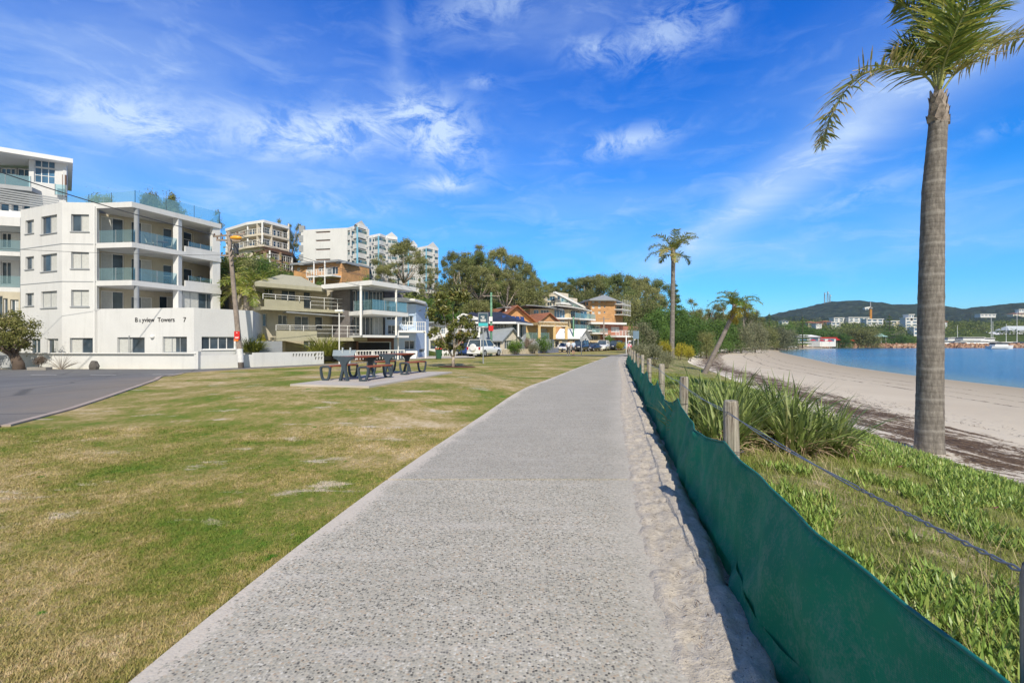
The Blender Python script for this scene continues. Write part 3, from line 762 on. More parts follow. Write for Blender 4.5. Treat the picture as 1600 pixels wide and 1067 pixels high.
# rooftop house behind
ph = bld('rooftop_house', 'glassy house with sloping white roof above the apartments at far left', 'house', W(60,44), z=8)
c0, c1, c2 = W(-70,42.2), W(45,43.0), W(104,44.2)
hw = Wall(c1, c2, 11.5, 18.0)
hw.win(53,249,86,262, mull=2, glass=GLASSB); hw.win(53,262.5,86,286.5, mull=2, trans=1, glass=GLASSB); hw.build(ph, WHITE)
hb = Wall((c0[0],c0[1]+1.8), (c1[0]-.2,c1[1]+1.6), 11.5, 17.6); hb.win(-50,244,-2,274, mull=3, glass=GLASSB); hb.win(0,247,23,272, mull=2, glass=GLASSB); hb.win(26,250,46,276, mull=1, glass=GLASSB); hb.build(ph, GREYW, 'balcony_wall')
Wall(c2, (c2[0]*1.14,c2[1]*1.14), 11.5, 17.6).build(ph, WHITE, 'side_wall')
Wall(inset(W(97.5,44.1),c2,.05)[0], inset(W(97.5,44.1),c2,.05)[1], 14.9, 16.9, .1).build(ph, BROWN, 'timber_screen')
m = MB(); pl = [W(-75,39.5), W(114,44.0), W(112,52), (W(-75,39.5)[0]-4,50)]
zr = lambda x, y: 17.95+(x+40)*.012
m.prism(pl, zr, lambda x, y: zr(x, y)+.38); m.build('roof', WHITE2, ph)
slab(ph, [W(-75,40), W(50,42.2), (c1[0]+.3,c1[1]+2), (c0[0],c0[1]+2)], 14.8, 15.15, GREYW, 'balcony_slab')
rail(ph, [W(-75,40.2), W(48,42.3)], 15.15, 1.0, GREYM, 1.6, CLEARB, bars=0, name='balustrade')
rail(ph, [W(86,43.6), W(104,43.9)], 14.9, 1.0, GREYM, 1, CLEARB, bars=0, name='balustrade')
m = MB()
for k in range(6):
    z_ = 13.35+k*.2; m.bar((*W(-75,39.8),z_+.5), (*W(14,41.0),z_+.1), .05, .13); m.bar((*W(14,41.0),z_+.1), (*W(92,42.4),z_-.15), .05, .13)
m.build('louvres', GREYM, ph)
gl = Wall(W(-75,40.0), W(88,42.6), 11.6, 13.5, .12)
for a, b in ((-60,-30),(-27,-3),(-1,14),(18,29),(35,47),(51,62),(66,78)): gl.win(a,299+(a*.12),b,328, mull=0, fr=.1) if False else gl.win(a,301+(a*.08),b,330, mull=0, glass=GLASSB)
gl.build(ph, WHITE2, 'glazed_front')
an = thing('tv_aerial', 'thin metal television aerial above the apartment roof', 'aerial', (*W(162,43), 12.1))
m = MB(); m.tube([(0,0,0),(0,0,2.5)], .02, 6); o = m.build('mast', GREYM); o.parent = an
for k, w_ in enumerate((.5,.4,.3)): m = MB(); m.bar((-w_,0,2.4-.3*k),(w_,0,2.4-.3*k),.02); o = m.build('element', GREYM); o.parent = an

# boundary wall along the footpath, in two heights, with a pierced end panel
bw = bld('boundary_wall', 'long low white boundary wall with a row of square holes at its right end', 'wall', W(303,35), z=-.4)
s0, s1, s2, s3 = W(28,34.9), W(308,34.3), W(396,37.0), W(506,42.0)
Wall(s0, s1, -.6, Z(552.5,34.6), .2).build(bw, WHITE, 'wall_panel')
Wall((s1[0],s1[1]), s2, -.6, Z(555.5,34.3), .2).build(bw, WHITE, 'wall_panel')
lwv = Wall(s2, s3, -.6, Z(549,42), .2)
for i in range(8):
    u, z = lwv.uz(457.5+i*4.75, 555); lwv.hole(u, z-.13, u+.14, z+.13)
for j, (a, b) in enumerate(((492.5,553.2),(497.3,553.2),(501.8,553.2),(492.5,559.3),(497.3,559.3),(501.8,559.3))):
    u, z = lwv.uz(a, b+.6); lwv.hole(u, z-.13, u+.15, z+.13)
lwv.build(bw, WHITE, 'pierced_panel')
m = MB(); m.bar((*inset(s0,s1,.03)[0],Z(552.5,34.6)+.03),(*inset(s0,s1,.03)[1],Z(552.5,34.6)+.03),.3,.06); m.build('coping', WHITE2, bw)
m = MB(); m.box((s1[0]-.15,s1[1]-.12,-.5),(s1[0]+.15,s1[1]+.2,Z(551,34.3)+.1)); m.build('pier', WHITE, bw)
gw = bld('planter_wall', 'grey rendered planter wall under the bushy tree at far left', 'wall', W(10,34.6), z=-.4)
Wall(W(-90,34.9), W(27.5,34.9), -.6, Z(555,34.9), .4).build(gw, GREYW, 'wall_panel')
# ---------------------------------------------------------------- houses up the street
def front(parent, A, B, z0, z1, mat, wins, name='wall', **kw):
    w = Wall(A, B, z0, z1)
    for q in wins: w.win(*q[:4], **(q[4] if len(q) > 4 else {}))
    w.build(parent, mat, name, **kw); return w
def sl(parent, A, B, out, back, z0, z1, mat, name='balcony_slab'):
    a, b = inset(A, B, out); c, d = inset(A, B, -back); return slab(parent, [a, b, d, c], z0, z1, mat, name)
D1 = dict(mull=1, kind='sliding_door'); D0 = dict(mull=0, kind='door')
# 6: olive house -------------------------------------------------
A, B = W(398,43.5), W(548,50.5)
h = bld('tiered_house', 'olive and cream house with two stepped terraces and white railings', 'house', A, z=-.4)
zU, zM = Z(483,46), Z(527,46)     # floor levels
w = front(h, A, B, zU-.25, Z(441,45.5), BEIGE, [(413,449,428,462),(440,451,463,480,D1),(474.5,455,486,481,D0)])
w = front(h, A, B, zM-.3, zU-.25, BEIGE, [(408,490,417,510,dict(glass=GLASSB,mull=0)),(434.5,492,449,507),(460.5,494,483,515,D1),(492.5,494.5,505,515,D0)])
w = front(h, A, B, -.6, zM-.3, BEIGE, [(474.5,530,493,546,D1),(522,533,549,547,dict(mull=4,kind='garage_door',glass=BLIND))])
box_fill(h, inset(A,B,-.26)[0], inset(A,B,-.26)[1], 9, -.5, Z(441,45.5)-.05, BEIGE)
sl(h, A, W(531,49.6), 2.0, 0, zU-.3, zU-.02, OLIVE); a_, b_ = inset(A, W(458,46.3), 2.0)
slab(h, [a_, b_, inset(A,W(458,46.3),1.85)[1], inset(A,W(458,46.3),1.85)[0]], zU-.02, zU+.65, OLIVE, 'parapet')
rail(h, [inset(A,B,1.92)[0], inset(A,B,1.92)[0].lerp(inset(A,B,1.92)[1],.45)], zU+.65, .45, WHITE2, 1.0, bars=2)
rail(h, [inset(A,B,1.92)[0].lerp(inset(A,B,1.92)[1],.45), inset(A,B,1.92)[0].lerp(inset(A,B,1.92)[1],.88)], zU, 1.1, WHITE2, 1.3, bars=3)
A2, B2_ = W(423,44.2), W(560,49.0)
sl(h, A2, B2_, 2.6, .3, zM-.35, zM-.02, OLIVE); a_, b_ = inset(A2, B2_, 2.6); c_ = a_.lerp(b_, .42)
slab(h, [a_, c_, inset(a_,c_,-.15)[1], inset(a_,c_,-.15)[0]], zM-.02, zM+.55, OLIVE, 'parapet')
rail(h, [inset(a_,b_,-.08)[0], inset(a_,c_,-.08)[1]], zM+.55, .5, WHITE2, 1.0, bars=3)
rail(h, [inset(a_,c_,-.08)[1], inset(a_,b_,-.08)[1].lerp(a_,.06)], zM, 1.1, WHITE2, 1.3, bars=3)
m = MB(); p_, q_ = inset(W(437,44.8), W(532,49), 1.2); m.bar((*p_, zU-.42), (*q_, zU-.62), 1.0, .1); m.build('awning', GREYM, h)
Wall(*inset(W(398,43), W(441,44.5), 1.0), -.6, zM-.3, .3).build(h, BEIGE, 'side_wall')
m = MB(); e = [W(398,41.5), W(503,46.0), W(520,52), W(400,52)]; rA, rB = W(440,47.5), W(470,49)
zE = Z(450,46); zR = Z(430,48); zf = [Z(448,41.5), Z(452,46.0), Z(452,52)-.8, Z(447,52)-1]
ev = [(*e[i], 6.75) for i in range(4)]; 
m.idx(ev+[(*rA, zR),(*rB, zR)], [(0,1,5,4),(1,2,5),(2,3,4,5),(3,0,4)]); m.idx([(x,y,z_-.35) for x,y,z_ in ev]+ev, [(0,1,5,4),(1,2,6,5),(2,3,7,6),(3,0,4,7),(3,2,1,0)])
m.build('roof', OLIVE, h)
gt = bld('yard_fence', 'dark grey paling fence and gate beside the olive house', 'fence', W(418,40.0), z=-.3)
Wall(W(397,38.8), W(441,40.4), -.5, Z(533,39.5), .08).build(gt, GREYM, 'panel')
# 7: modern house -------------------------------------------------
C, Rr, L = W(581,43), W(650,49.5), W(502,47)
h = bld('modern_house', 'modern two storey house with flat white roofs and grey brick wall', 'house', C, z=-.4)
zt = Z(437,43); zs = Z(483,43)
m = MB(); zz = lambda x, y: zt-.45+(.010*(y-43))
m.prism([C, Rr, (Rr[0]-6.5,Rr[1]+5), L], zz, lambda x, y: zz(x,y)+.42); m.build('roof', WHITE2, h)
sl2 = [W(581,43.2), W(638,48.2), (W(638,48.2)[0]-5,W(638,48.2)[1]+3), W(545,46)]
slab(h, sl2, zs-.42, zs-.05, WHITE2, 'balcony_slab')
sl3 = [W(567,43.6), W(639,48.4), (W(639,48.4)[0]-5,53), W(545,47)]
slab(h, sl3, Z(527,44), Z(523.5,44), WHITE2, 'lower_slab')
bA, bB = W(519,48.5), W(547,47.2)
front(h, bA, bB, -.6, zt-.45, BRICKG, [])
front(h, W(500,49.6), bA, zs-.5, zt-.5, GREYW, [(501,456,517,464)], 'upper_wall')
gA, gB = W(547,47.2), W(601,49.5)
front(h, gA, gB, zs-.05, zt-.42, CHAR, [(551,454,557,484,dict(mull=0)),(558,454,577,484,dict(mull=2,glass=GLASSB)),(578,455,599,485,dict(mull=3))], 'glazed_wall')
front(h, gA, gB, Z(524,47), zs-.42, CHAR, [(551,494,563,523,dict(mull=1)),(565,494,599,524,dict(mull=4,blind=2))], 'glazed_wall')
front(h, gB, W(630,52), Z(524,47), zt-.42, BRICKG, [])
box_fill(h, *inset(bA,bB,-.3), 8, -.5, zt-.6, BRICKG); box_fill(h, *inset(gA,gB,-.3), 8, Z(524,47), zt-.6, CHAR)
front(h, W(558,46.8), W(634,51), -.6, Z(527,44), BROWN, [(560,534,612,552,dict(mull=0,glass=DARKIN,kind='garage_door')),(617,534,627,550,dict(mull=1))], 'garage_wall')
for px, Y in ((564,43.4),(619,46.6)): post(h, W(px,Y), Z(524,Y), zt-.40, .17, WHITE2)
rail(h, [W(553,45.6), W(581,43.35), W(636,48.0)], zs-.05, 1.0, GREYM, 1.6, CLEARB, bars=0, name='balustrade')
pf_ = bld('picket_fence', 'low white picket fence in front of the modern house', 'fence', W(590,41.5), z=-.3)
rail(pf_, [W(556,41.0), W(632,44.6)], Z(561,42.5), .75, WHITE2, 1.9, bars=2, pick=.28, t=.09)
lt = bld('bollard_light_post', 'thin white light pole in front of the modern house', 'pole', W(530,40.5), z=-.3)
m = MB(); m.tube([(*W(530,40.5),-.4),(*W(530,40.5),Z(486,40.5))], .05, 8); m.build('post', WHITE2, lt)
m = MB(); m.box((W(530,40.5)[0]-.3,40.3,Z(487,40.5)),(W(530,40.5)[0]+.35,40.7,Z(484,40.5))); m.build('lamp_head', WHITE2, lt)
# 8: pale blue house ----------------------------------------------
h = bld('blue_house', 'pale blue house with shallow curved roof and white balcony', 'house', W(640,50), z=-.4)
A, B, C = W(602,49.5), W(650,51), W(670,56)
zt = Z(474,50)
front(h, A, B, -.6, zt, BLUEW, [(604,478,620,500,dict(mull=1)),(628,493,646,508,dict(mull=2)),(632,532,648,546,dict(mull=1)),(606,508,624,522,dict(mull=2))])
front(h, B, C, -.6, zt, BLUEW, [(655,545,664,551,dict(mull=0))]); box_fill(h, *inset(A,B,-.3), 7, -.5, zt-.1, BLUEW)
m = MB(); zz = lambda x, y: zt-.05+.32*math.cos((x-W(632,50)[0])*.5); pl = [W(599,48.2), W(616,48.6), W(632,49), W(648,49.6), W(665,52.5), W(668,58), W(640,58), W(600,57)]
m.prism(pl, zz, lambda x, y: zz(x,y)+.22); m.build('roof', WHITE2, h)
sl(h, W(614,49.8), W(656,51.2), 2.0, 0, Z(519.5,49), Z(516.5,49), WHITE2); a_, b_ = inset(W(614,49.8), W(656,51.2), 1.9)
rail(h, [a_, b_], Z(516.5,49), .9, WHITE2, 1.0, bars=2, pick=.22, t=.05)
post(h, b_, -.4, Z(519.5,49), .16, WHITE2); post(h, a_, -.4, Z(519.5,49), .16, WHITE2)
st = MB()
for k in range(6): q = Vector(W(640,48.6)); st.box((q.x-.6,q.y-k*.0+k*.18,-.4),(q.x+.6,q.y+.2+k*.18,-.4+.17*(k+1)))
st.build('steps', WHITE2, h)
h = bld('pale_house', 'white house mostly hidden behind the young magnolia', 'house', W(695,60), z=-.2)
A, B = W(667,60), W(722,61.5)
front(h, A, B, -.5, Z(505,60), WHITE, [(672,512,680,522,dict(mull=1)),(686,510,696,522,dict(mull=2,glass=GLASSB)),(703,511,712,522,dict(mull=1)),(672,532,682,546,dict(mull=0)),(690,533,703,549,dict(mull=1,kind='sliding_door'))])
box_fill(h, *inset(A,B,-.3), 7, -.4, Z(505,60)-.1, WHITE); sl(h, A, B, .5, 7, Z(505,60), Z(502.5,60), ROOFG, 'roof'); sl(h, W(684,60.2), W(722,61.5), 1.3, 0, Z(527,60), Z(525,60), WHITE2)
rail(h, [*inset(W(684,60.2), W(722,61.5), 1.2)], Z(525,60), .9, WHITE2, 1.2, bars=2, pick=.3, t=.05)
gd = bld('garden_fence', 'low white picket fence beside the green wheelie bin', 'fence', W(705,55), z=-.2)
rail(gd, [W(692,54.5), W(722,56)], T(*W(705,55)), .9, WHITE2, 1.6, bars=2, pick=.25, t=.08)
# 9: house with black roof, veranda, grey cottage -----------------
h = bld('black_roofed_house', 'white house with wide black tiled hip roof behind the cottage', 'house', W(775,64), z=0)
A, B, C = W(716,62), W(800,62.5), W(822,66); zt = Z(503,61)
front(h, A, B, -.4, zt, WHITE, [(773,505.5,786,513,dict(mull=2)),(788,505.5,791,513,dict(mull=0)),(762,506,766,514,dict(mull=0)),(722,506,745,516,dict(mull=3))])
front(h, B, C, -.4, zt, GREYW, [(801,505,809,524,dict(mull=0)),(811,505,818,528,dict(mull=1))]); box_fill(h, *inset(A,B,-.3), 8, -.3, zt-.1, WHITE)
e = [W(712,59.8), W(806,60.2), W(833,67), W(800,74), W(705,72)]; r1, r2 = W(736,66), W(782,66); zr = Z(487.5,66)
m = MB(); ev = [(*q, zt) for q in e]; m.idx(ev+[(*r1,zr),(*r2,zr)], [(0,1,6,5),(1,2,6),(2,3,6),(3,4,5,6),(4,0,5)]); m.build('roof', ROOFK, h)
m = MB(); m.prism(e, zt-.25, zt-.01); m.build('fascia', WHITE2, h); post(h, W(810,60.8), Z(526,60.8), zt-.25, .2, WHITE2)
for q in range(5): 
    m = MB(); 
    px = 786+q*7; y_ = 61.2+q*.7; z_ = zt+.42; m.idx([(*W(px,y_),zt+.15),(*W(px+6,y_+.3),zt+.12),(*W(px+4.5,y_+2.2),zt+.92),(*W(px-1.5,y_+2),zt+.95)],[(0,1,2,3)]); m.build('solar_panel', glass_dark('solar_glass',(.02,.03,.07)), h)
vr = bld('white_veranda', 'white gabled balcony over a garage beside the orange brick pillar', 'veranda', W(733,58), z=-.2)
A, B = W(712,57.5), W(747,58.5)
front(vr, A, B, -.4, Z(527,58), GREYW, [(727,532,735,549,dict(mull=0,kind='garage_door'))]); box_fill(vr, *inset(A,B,-.3), 5, -.3, Z(527,58)-.1, GREYW)
sl(vr, A, B, .8, 5, Z(527,58), Z(520,58), WHITE2, 'balcony_slab'); a_, b_ = inset(A,B,.7); zb = Z(520,58)
rail(vr, [a_, b_], zb, .75, WHITE2, 1.3, bars=2, pick=.25, t=.07)
for q in (a_.lerp(b_,.25), b_): post(vr, q, zb, Z(497,57.5), .16, WHITE2)
m = MB(); ap_ = a_.lerp(b_,.25); m.bar((*a_,Z(497,57.5)),(*ap_,Z(491,57.5)),.15,.2); m.bar((*ap_,Z(491,57.5)),(*b_,Z(498,57.5)),.15,.2); m.bar((*a_,Z(498.5,57.5)),(*b_,Z(498.5,57.5)),.15,.15); m.build('gable_frame', WHITE2, vr)
m = MB(); q = W(719,56.8); m.prism([W(716,56.8),W(724,57),W(724,58.5),W(713,60)], lambda x,y: -.4, lambda x,y: Z(527,57)+.0*x); m.build('brick_pillar', BRICKR, vr)
ct = bld('cottage', 'small cream cottage with grey iron roof and front gable', 'cottage', W(790,60), z=-.3)
A, B, C = W(741,59.5), W(784,59.0), W(812,62.5)
front(ct, A, B, -.4, Z(531,59.3), BEIGE, [(743,534,768,551,dict(mull=0,glass=DARKIN,kind='garage_door')),(770,534,783,550,dict(mull=1,kind='door'))])
w = front(ct, B, C, -.4, Z(531,60), CREAM, [(788.5,532,800,545.5,dict(mull=2,blind=2))])
m = MB(); gB, gC = Vector(B), Vector(C); gm_ = gB.lerp(gC,.5); zE, zA = Z(531,60), Z(513,60.5)
m.face([(*gB,zE),(*gC,zE),(*gm_,zA)]); dd = Vector((-.25,.25)); m.face([(*(gB+dd),zE),(*(gm_+dd),zA),(*(gC+dd),zE)]); m.build('gable', CREAM, ct)
m = MB(); bk = Vector(A)-Vector(B); fo = Vector((.35,-.1)); th = .1
g1, g2, g3 = gB+Vector((.1,-.35)), gm_+fo, gC+Vector((.45,.1)); a1_, a3_ = Vector(A)+Vector((-.2,-.35)), gC+bk
r_ = gm_+bk+Vector((.8,0))
m.idx([(*g1,zE-.08),(*g2,zA+.08),(*r_,zA+.08),(*a1_,zE-.08),(*g3,zE-.08),(*a3_,zE-.08)]+[(*g1,zE-.2),(*g2,zA-.04),(*r_,zA-.04),(*a1_,zE-.2),(*g3,zE-.2),(*a3_,zE-.2)],[(0,1,2,3),(1,4,5,2),(6,9,8,7),(7,8,11,10),(0,6,7,1),(1,7,10,4),(3,9,6,0)]); m.build('roof', ROOFG, ct)
fn = bld('timber_fence', 'pale timber paling fence in front of the cottage', 'fence', W(812,62), z=-.3)
fa, fb = Vector(W(786,58.8)), Vector(W(840.5,66.5)); TIMB = M('pale_timber', (.58,.50,.36), var=.25, scale=4)
for k in range(6):
    Wall(fa.lerp(fb,k/6+.002), fa.lerp(fb,(k+1)/6-.006), -.4, .62, .07).build(fn, TIMB, 'panel')
fn = bld('slate_fence', 'low blue-grey rendered fence right of the timber fence', 'fence', W(857,68), z=-.3)
Wall(fb, W(873,72), -.4, .66, .2).build(fn, M('slate_render', (.20,.22,.27)), 'panel')
# 10: terracotta roofed houses -------------------------------------
def gable_house(name, label, A, B, depth, zb, ze, zr, wall, roof, wins=(), over=.5, ridge='across', cat='house'):
    h = bld(name, label, cat, A, z=zb); A, B = Vector(A), Vector(B); d = (B-A).normalized(); n = Vector((d.y,-d.x))
    front(h, A, B, zb-1.5, ze, wall, wins); C_, D_ = B-n*depth, A-n*depth
    front(h, B, C_, zb-1.5, ze, wall, []); front(h, D_, A, zb-1.5, ze, wall, [])
    m = MB(); o = over
    if ridge == 'across':      # gable faces the street
        g0, g1 = A+n*.0, B+n*.0; mid = A.lerp(B,.5)
        gm__ = MB(); gm__.face([(*A,ze),(*B,ze),(*mid,zr-.1)]); gm__.build('gable', wall, h)
        e0, e1, r0 = A-d*o+n*o, B+d*o+n*o, mid+n*o; f0_, f1_, r1_ = D_-d*o-n*o, C_+d*o-n*o, mid-n*(depth+o)
        sl_ = o*(zr-ze)/((B-A).length/2)
        vs = [(*e0,ze-sl_),(*r0,zr),(*e1,ze-sl_),(*f0_,ze-sl_),(*r1_,zr),(*f1_,ze-sl_)]
        m.idx(vs+[(x,y,z_-.15) for x,y,z_ in vs], [(0,1,4,3),(1,2,5,4),(6,9,10,7),(7,10,11,8),(0,6,7,1),(1,7,8,2),(3,4,10,9),(4,5,11,10),(0,3,9,6),(2,8,11,5)])
    elif ridge == 'hip':
        e = [A-d*o+n*o, B+d*o+n*o, C_+d*o-n*o, D_-d*o-n*o]; W_ = (B-A).length; k = min(W_, depth)*.45
        if W_ >= depth: r0, r1_ = (A+d*k-n*depth/2), (B-d*k-n*depth/2); fs = [(0,1,5,4),(1,2,5),(2,3,4,5),(3,0,4)]
        else: r0, r1_ = (A.lerp(B,.5)-n*k), (A.lerp(B,.5)-n*(depth-k)); fs = [(0,1,4),(1,2,5,4),(2,3,5),(3,0,4,5)]
        m.idx([(*q,ze) for q in e]+[(*r0,zr),(*r1_,zr)], fs); f_ = MB(); f_.prism(e, ze-.22, ze-.01); f_.build('fascia', WHITE2, h)
    m.build('roof', roof, h); return h
h1 = gable_house('terracotta_house', 'orange brick house with long terracotta roof and dormer up the slope', W(772,77), W(838,80), 12, 2.2, Z(505,79), Z(478,80), BRICKO, ROOFT, [(842,505,850,512)], over=.8)
dm = Wall(W(790,79), W(811,80.3), Z(492,79), Z(481,79)); dm.win(792.5,482.5,810,491,mull=2); dm.build(h1, WHITE2, 'dormer'); sl(h1, W(788,79), W(812,80.3), .4, 3, Z(481,79), Z(479.4,79), GREYM, 'dormer_roof')
h2 = gable_house('terracotta_house', 'second terracotta roofed brick house just right of the dormer house', W(828,86), W(884,90), 12, 2.0, Z(512,88), Z(489,89), BRICKO, ROOFT, [(846,512,856,517)], over=.6)
# apricot house with carport
h = bld('apricot_house', 'apricot flat fronted house with an open carport and white garage door', 'house', W(842,74), z=-.2)
A, B = W(822,74), W(866,77)
Wall(*inset(A,B,3.4), Z(511,75), Z(503.5,75), .2).build(h, CREAM, 'fascia'); sl(h, A, B, 3.4, 4, Z(509,75), Z(505,75), M('apricot_render',(.66,.47,.22)), 'roof_slab')
front(h, A, B, -.4, Z(509,75), M('apricot_render'), [(838,513,855,523,dict(mull=0,glass=BLIND,kind='garage_door'))]); box_fill(h,*inset(A,B,-.3),6,-.3,Z(510,75),M('apricot_render'))
for f in (.03,.55,.97): post(h, inset(A,B,3.2)[0].lerp(inset(A,B,3.2)[1],f), Z(530,72), Z(509,75), .4, M('apricot_render'))
rail(h, [W(818,70), W(858,72.5)], Z(530,71)+.0, 1.0, GREYM, 1.5, CLEARB, bars=0, name='balustrade')
slab(h, [W(818,70), W(858,72.5), W(866,76), W(822,74)], -.3, Z(530,71), GREYW, 'terrace')
# 14: white roofed cottage
h = bld('white_roofed_cottage', 'yellow cottage with steep white roof behind the parked cars', 'cottage', W(890,84), z=-.2)
A, B, C = W(865,81.5), W(904,82), W(921,87)
front(h, A, B, -.4, Z(528,82), BRICKY, [(878,530,889,537,dict(mull=0,glass=BLIND)),(867,533,874,543,dict(mull=0,glass=DARKIN))]); front(h, B, C, -.4, Z(528,84), WHITE, [(908,529,912,541,dict(mull=0)),(914,529,917,541,dict(mull=0))])
gB, gC = Vector(B), Vector(C); gm_ = gB.lerp(gC,.5); zE, zA = Z(528,84), Z(514.5,84)
m = MB(); m.face([(*gB,zE),(*gC,zE),(*gm_,zA)]); m.build('gable', WHITE, h)
m = MB(); bk = Vector(A)-Vector(B); r_ = gm_+bk; vs = [(*(gB+Vector((.2,-.4))),zE-.1),(*(gm_+Vector((.4,-.2))),zA+.1),(*r_,zA+.1),(*(Vector(A)+Vector((0,-.4))),zE-.1),(*(gC+Vector((.5,0))),zE-.1),(*(gC+bk),zE-.1)]
m.idx(vs, [(0,1,2,3),(1,4,5,2)]); m.idx([(x,y,z_-.12) for x,y,z_ in vs],[(3,2,1,0),(2,5,4,1)]); m.build('roof', WHITE2, h); box_fill(h,*inset(A,B,-.3),5,-.3,zE-.2,WHITE)
m = MB(); q = Vector(W(883,83.2)); m.ball((q.x,q.y,Z(521,83)),(.25,.25,.35)); m.box((q.x-.5,q.y-.1,Z(523,83)),(q.x+.4,q.y+.1,Z(522,83))); m.build('roof_vent', CHAR, h)
# 12: glass house with curved roofs
h = bld('glass_fronted_house', 'yellow and glass house with curved grey roofs above the parked cars', 'house', W(880,95), z=2)
A, B, C = W(828,93), W(889,95), W(921,101)
zz = [Z(515,95), Z(497,95), Z(481,95)]
front(h, A, B, 1, zz[0]-.3, BRICKY, [])
for i in range(2):
    front(h, A, B, zz[i], zz[i+1]-.3, BRICKY, [(834+(i*0),(500,484)[i],842,(514,497)[i],dict(mull=1,glass=GLASSB)),(845,(500,484)[i],858,(514,497)[i],dict(mull=2)),(866,(500,484)[i],883,(514,497)[i],dict(mull=3,glass=GLASSB))])
    front(h, B, C, zz[i], zz[i+1]-.3, BRICKY, [(892,(500,485)[i],904,(514,497)[i],dict(mull=2)),(907,(500,485)[i],918,(514,497)[i],dict(mull=1,glass=GLASSB))])
    sl(h, A, B, 1.5, 8, zz[i]-.3, zz[i], WHITE2); sl(h, B, C, 1.5, 1, zz[i]-.3+.006, zz[i]-.006, WHITE2)
    rail(h, [*inset(B,C,1.4)], zz[i], 1.0, GREYM, 2, CLEARB, bars=1, name='balustrade')
box_fill(h,*inset(A,B,-.3),8,1,zz[2]-.4,BRICKY); front(h, B, C, 1, zz[0]-.3, BRICKY, [])
for (p_, q_, zt_) in ((W(822,91), W(880,93), 3.2),(W(872,92), W(925,97), 2.4)):
    m = MB(); p_, q_ = Vector(p_), Vector(q_); n = 12; d_ = (q_-p_).normalized(); nn = Vector((-d_.y,d_.x))*8
    for k in range(n):
        za, zb_ = [zz[2]-.45+(1-((t_/n)**2))*.75 for t_ in (k, k+1)]; a_, b_ = p_.lerp(q_,k/n), p_.lerp(q_,(k+1)/n)
        m.prism([a_,b_,b_+nn,a_+nn], (lambda x,y,za=za,zb_=zb_: (za+zb_)/2-.14), (lambda x,y,za=za,zb_=zb_: (za+zb_)/2))
    m.build('curved_roof', ROOFG if zt_ > 3 else WHITE2, h)
# 11: long cream apartments on the slope
h = bld('stepped_apartments', 'long cream apartment block stepping down the slope on the right', 'building', W(850,118), z=8)
A, B, C = W(808,120), W(868,118), W(917,128)
front(h, A, B, 5, Z(461,119), CREAM, [(812.5,464.5,819,467.5,dict(mull=0)),(822,464,826,467,dict(mull=0)),(828,464,834,467.5,dict(mull=0)),(837,464,842,467,dict(mull=0)),(847,463,852,467,dict(mull=0)),(855,463,867,470,dict(mull=2,glass=GLASSB)),
    (823,474,830,479,dict(mull=0)),(835,474,841,478,dict(mull=0)),(847,473,853,477,dict(mull=0)),(855,472,862,478,dict(mull=1)),(864,472,867.5,479,dict(mull=0))])
box_fill(h,*inset(A,B,-.3),9,5,Z(461,119)-.2,CREAM)
for i, (pa, pb, top, Yo) in enumerate(((868,888,457,0),(886,902,465,2),(899,917,475,4))):
    a_, b_ = W(pa,118+Yo), W(pb,122+Yo); front(h, a_, b_, 4, Z(top,119+Yo), CREAM, [(pa+3,top+5,pa+8,top+12,dict(mull=0)),(pa+10,top+9,pb-1,top+15,dict(mull=1)),(pa+9,top+20,pb-1,top+25,dict(mull=1))])
    box_fill(h,*inset(a_,b_,-.3),8,4,Z(top,119+Yo)-.1,CREAM)
    sl(h, a_, b_, 1.6, 0, Z(top+16,119+Yo)-.5, Z(top+16,119+Yo), WHITE2); rail(h, [*inset(a_,b_,1.5)], Z(top+16,119+Yo), 1, GREYM, 2, CLEARB, bars=1, name='balustrade')
m = MB(); m.bar((*W(866,116),Z(457,116)),(*W(919,124),Z(484,124)),.8,.5); m.build('sloping_parapet', WHITE2, h)
# 13: orange brick flats
h = bld('brick_apartments', 'four storey orange brick flats with hip roof and stacked balconies', 'building', W(940,122), z=6)
A, B, C, Lf = W(923,121), W(960,121.5), W(973,128), W(904,131)
zt = Z(468.5,121); wn = []
for r_, (y0, y1) in enumerate(((470,473.5),(477,482),(486,490.5))): wn += [(934.5,y0,938.5,y1,dict(mull=0,glass=BLIND)),(943.5,y0+.5,946,y1-1,dict(mull=0)),(925,y0+.5,929,y1,dict(mull=0,glass=BLIND))]
front(h, A, B, 3, zt, BRICKO, wn)
front(h, Lf, A, 3, zt, BRICKO, [(909,471,914,477,dict(mull=1)),(915,472,919,478,dict(mull=0)),(909,482,914,488,dict(mull=1))])
front(h, B, C, 3, zt, BRICKO, [(963,y,971,y+5,dict(mull=1,kind='sliding_door')) for y in (470,478,486)])
box_fill(h,*inset(A,B,-.3),9,3,zt-.1,BRICKO)
for y in (476,484,492): sl(h, B, C, 2.2, 0, Z(y+1,124), Z(y,124), WHITE2); rail(h, [*inset(B,C,2.1)], Z(y,124), 1.0, WHITE2, 1.5, bars=3)
e = [W(921,119.5), W(963,120), W(976,130), W(925,142), W(899,133)]; m = MB(); r1, r2 = W(944,126), W(915,136); zr = Z(460.5,126)
m.idx([(*q,zt) for q in e]+[(*r1,zr),(*r2,zr-.6)], [(0,1,5),(1,2,5),(2,3,6,5),(3,4,6),(4,0,5,6)]); m.prism(e, zt-.3, zt-.01); m.build('roof', M('grey_tile_roof',(.30,.32,.33),var=.2), h)
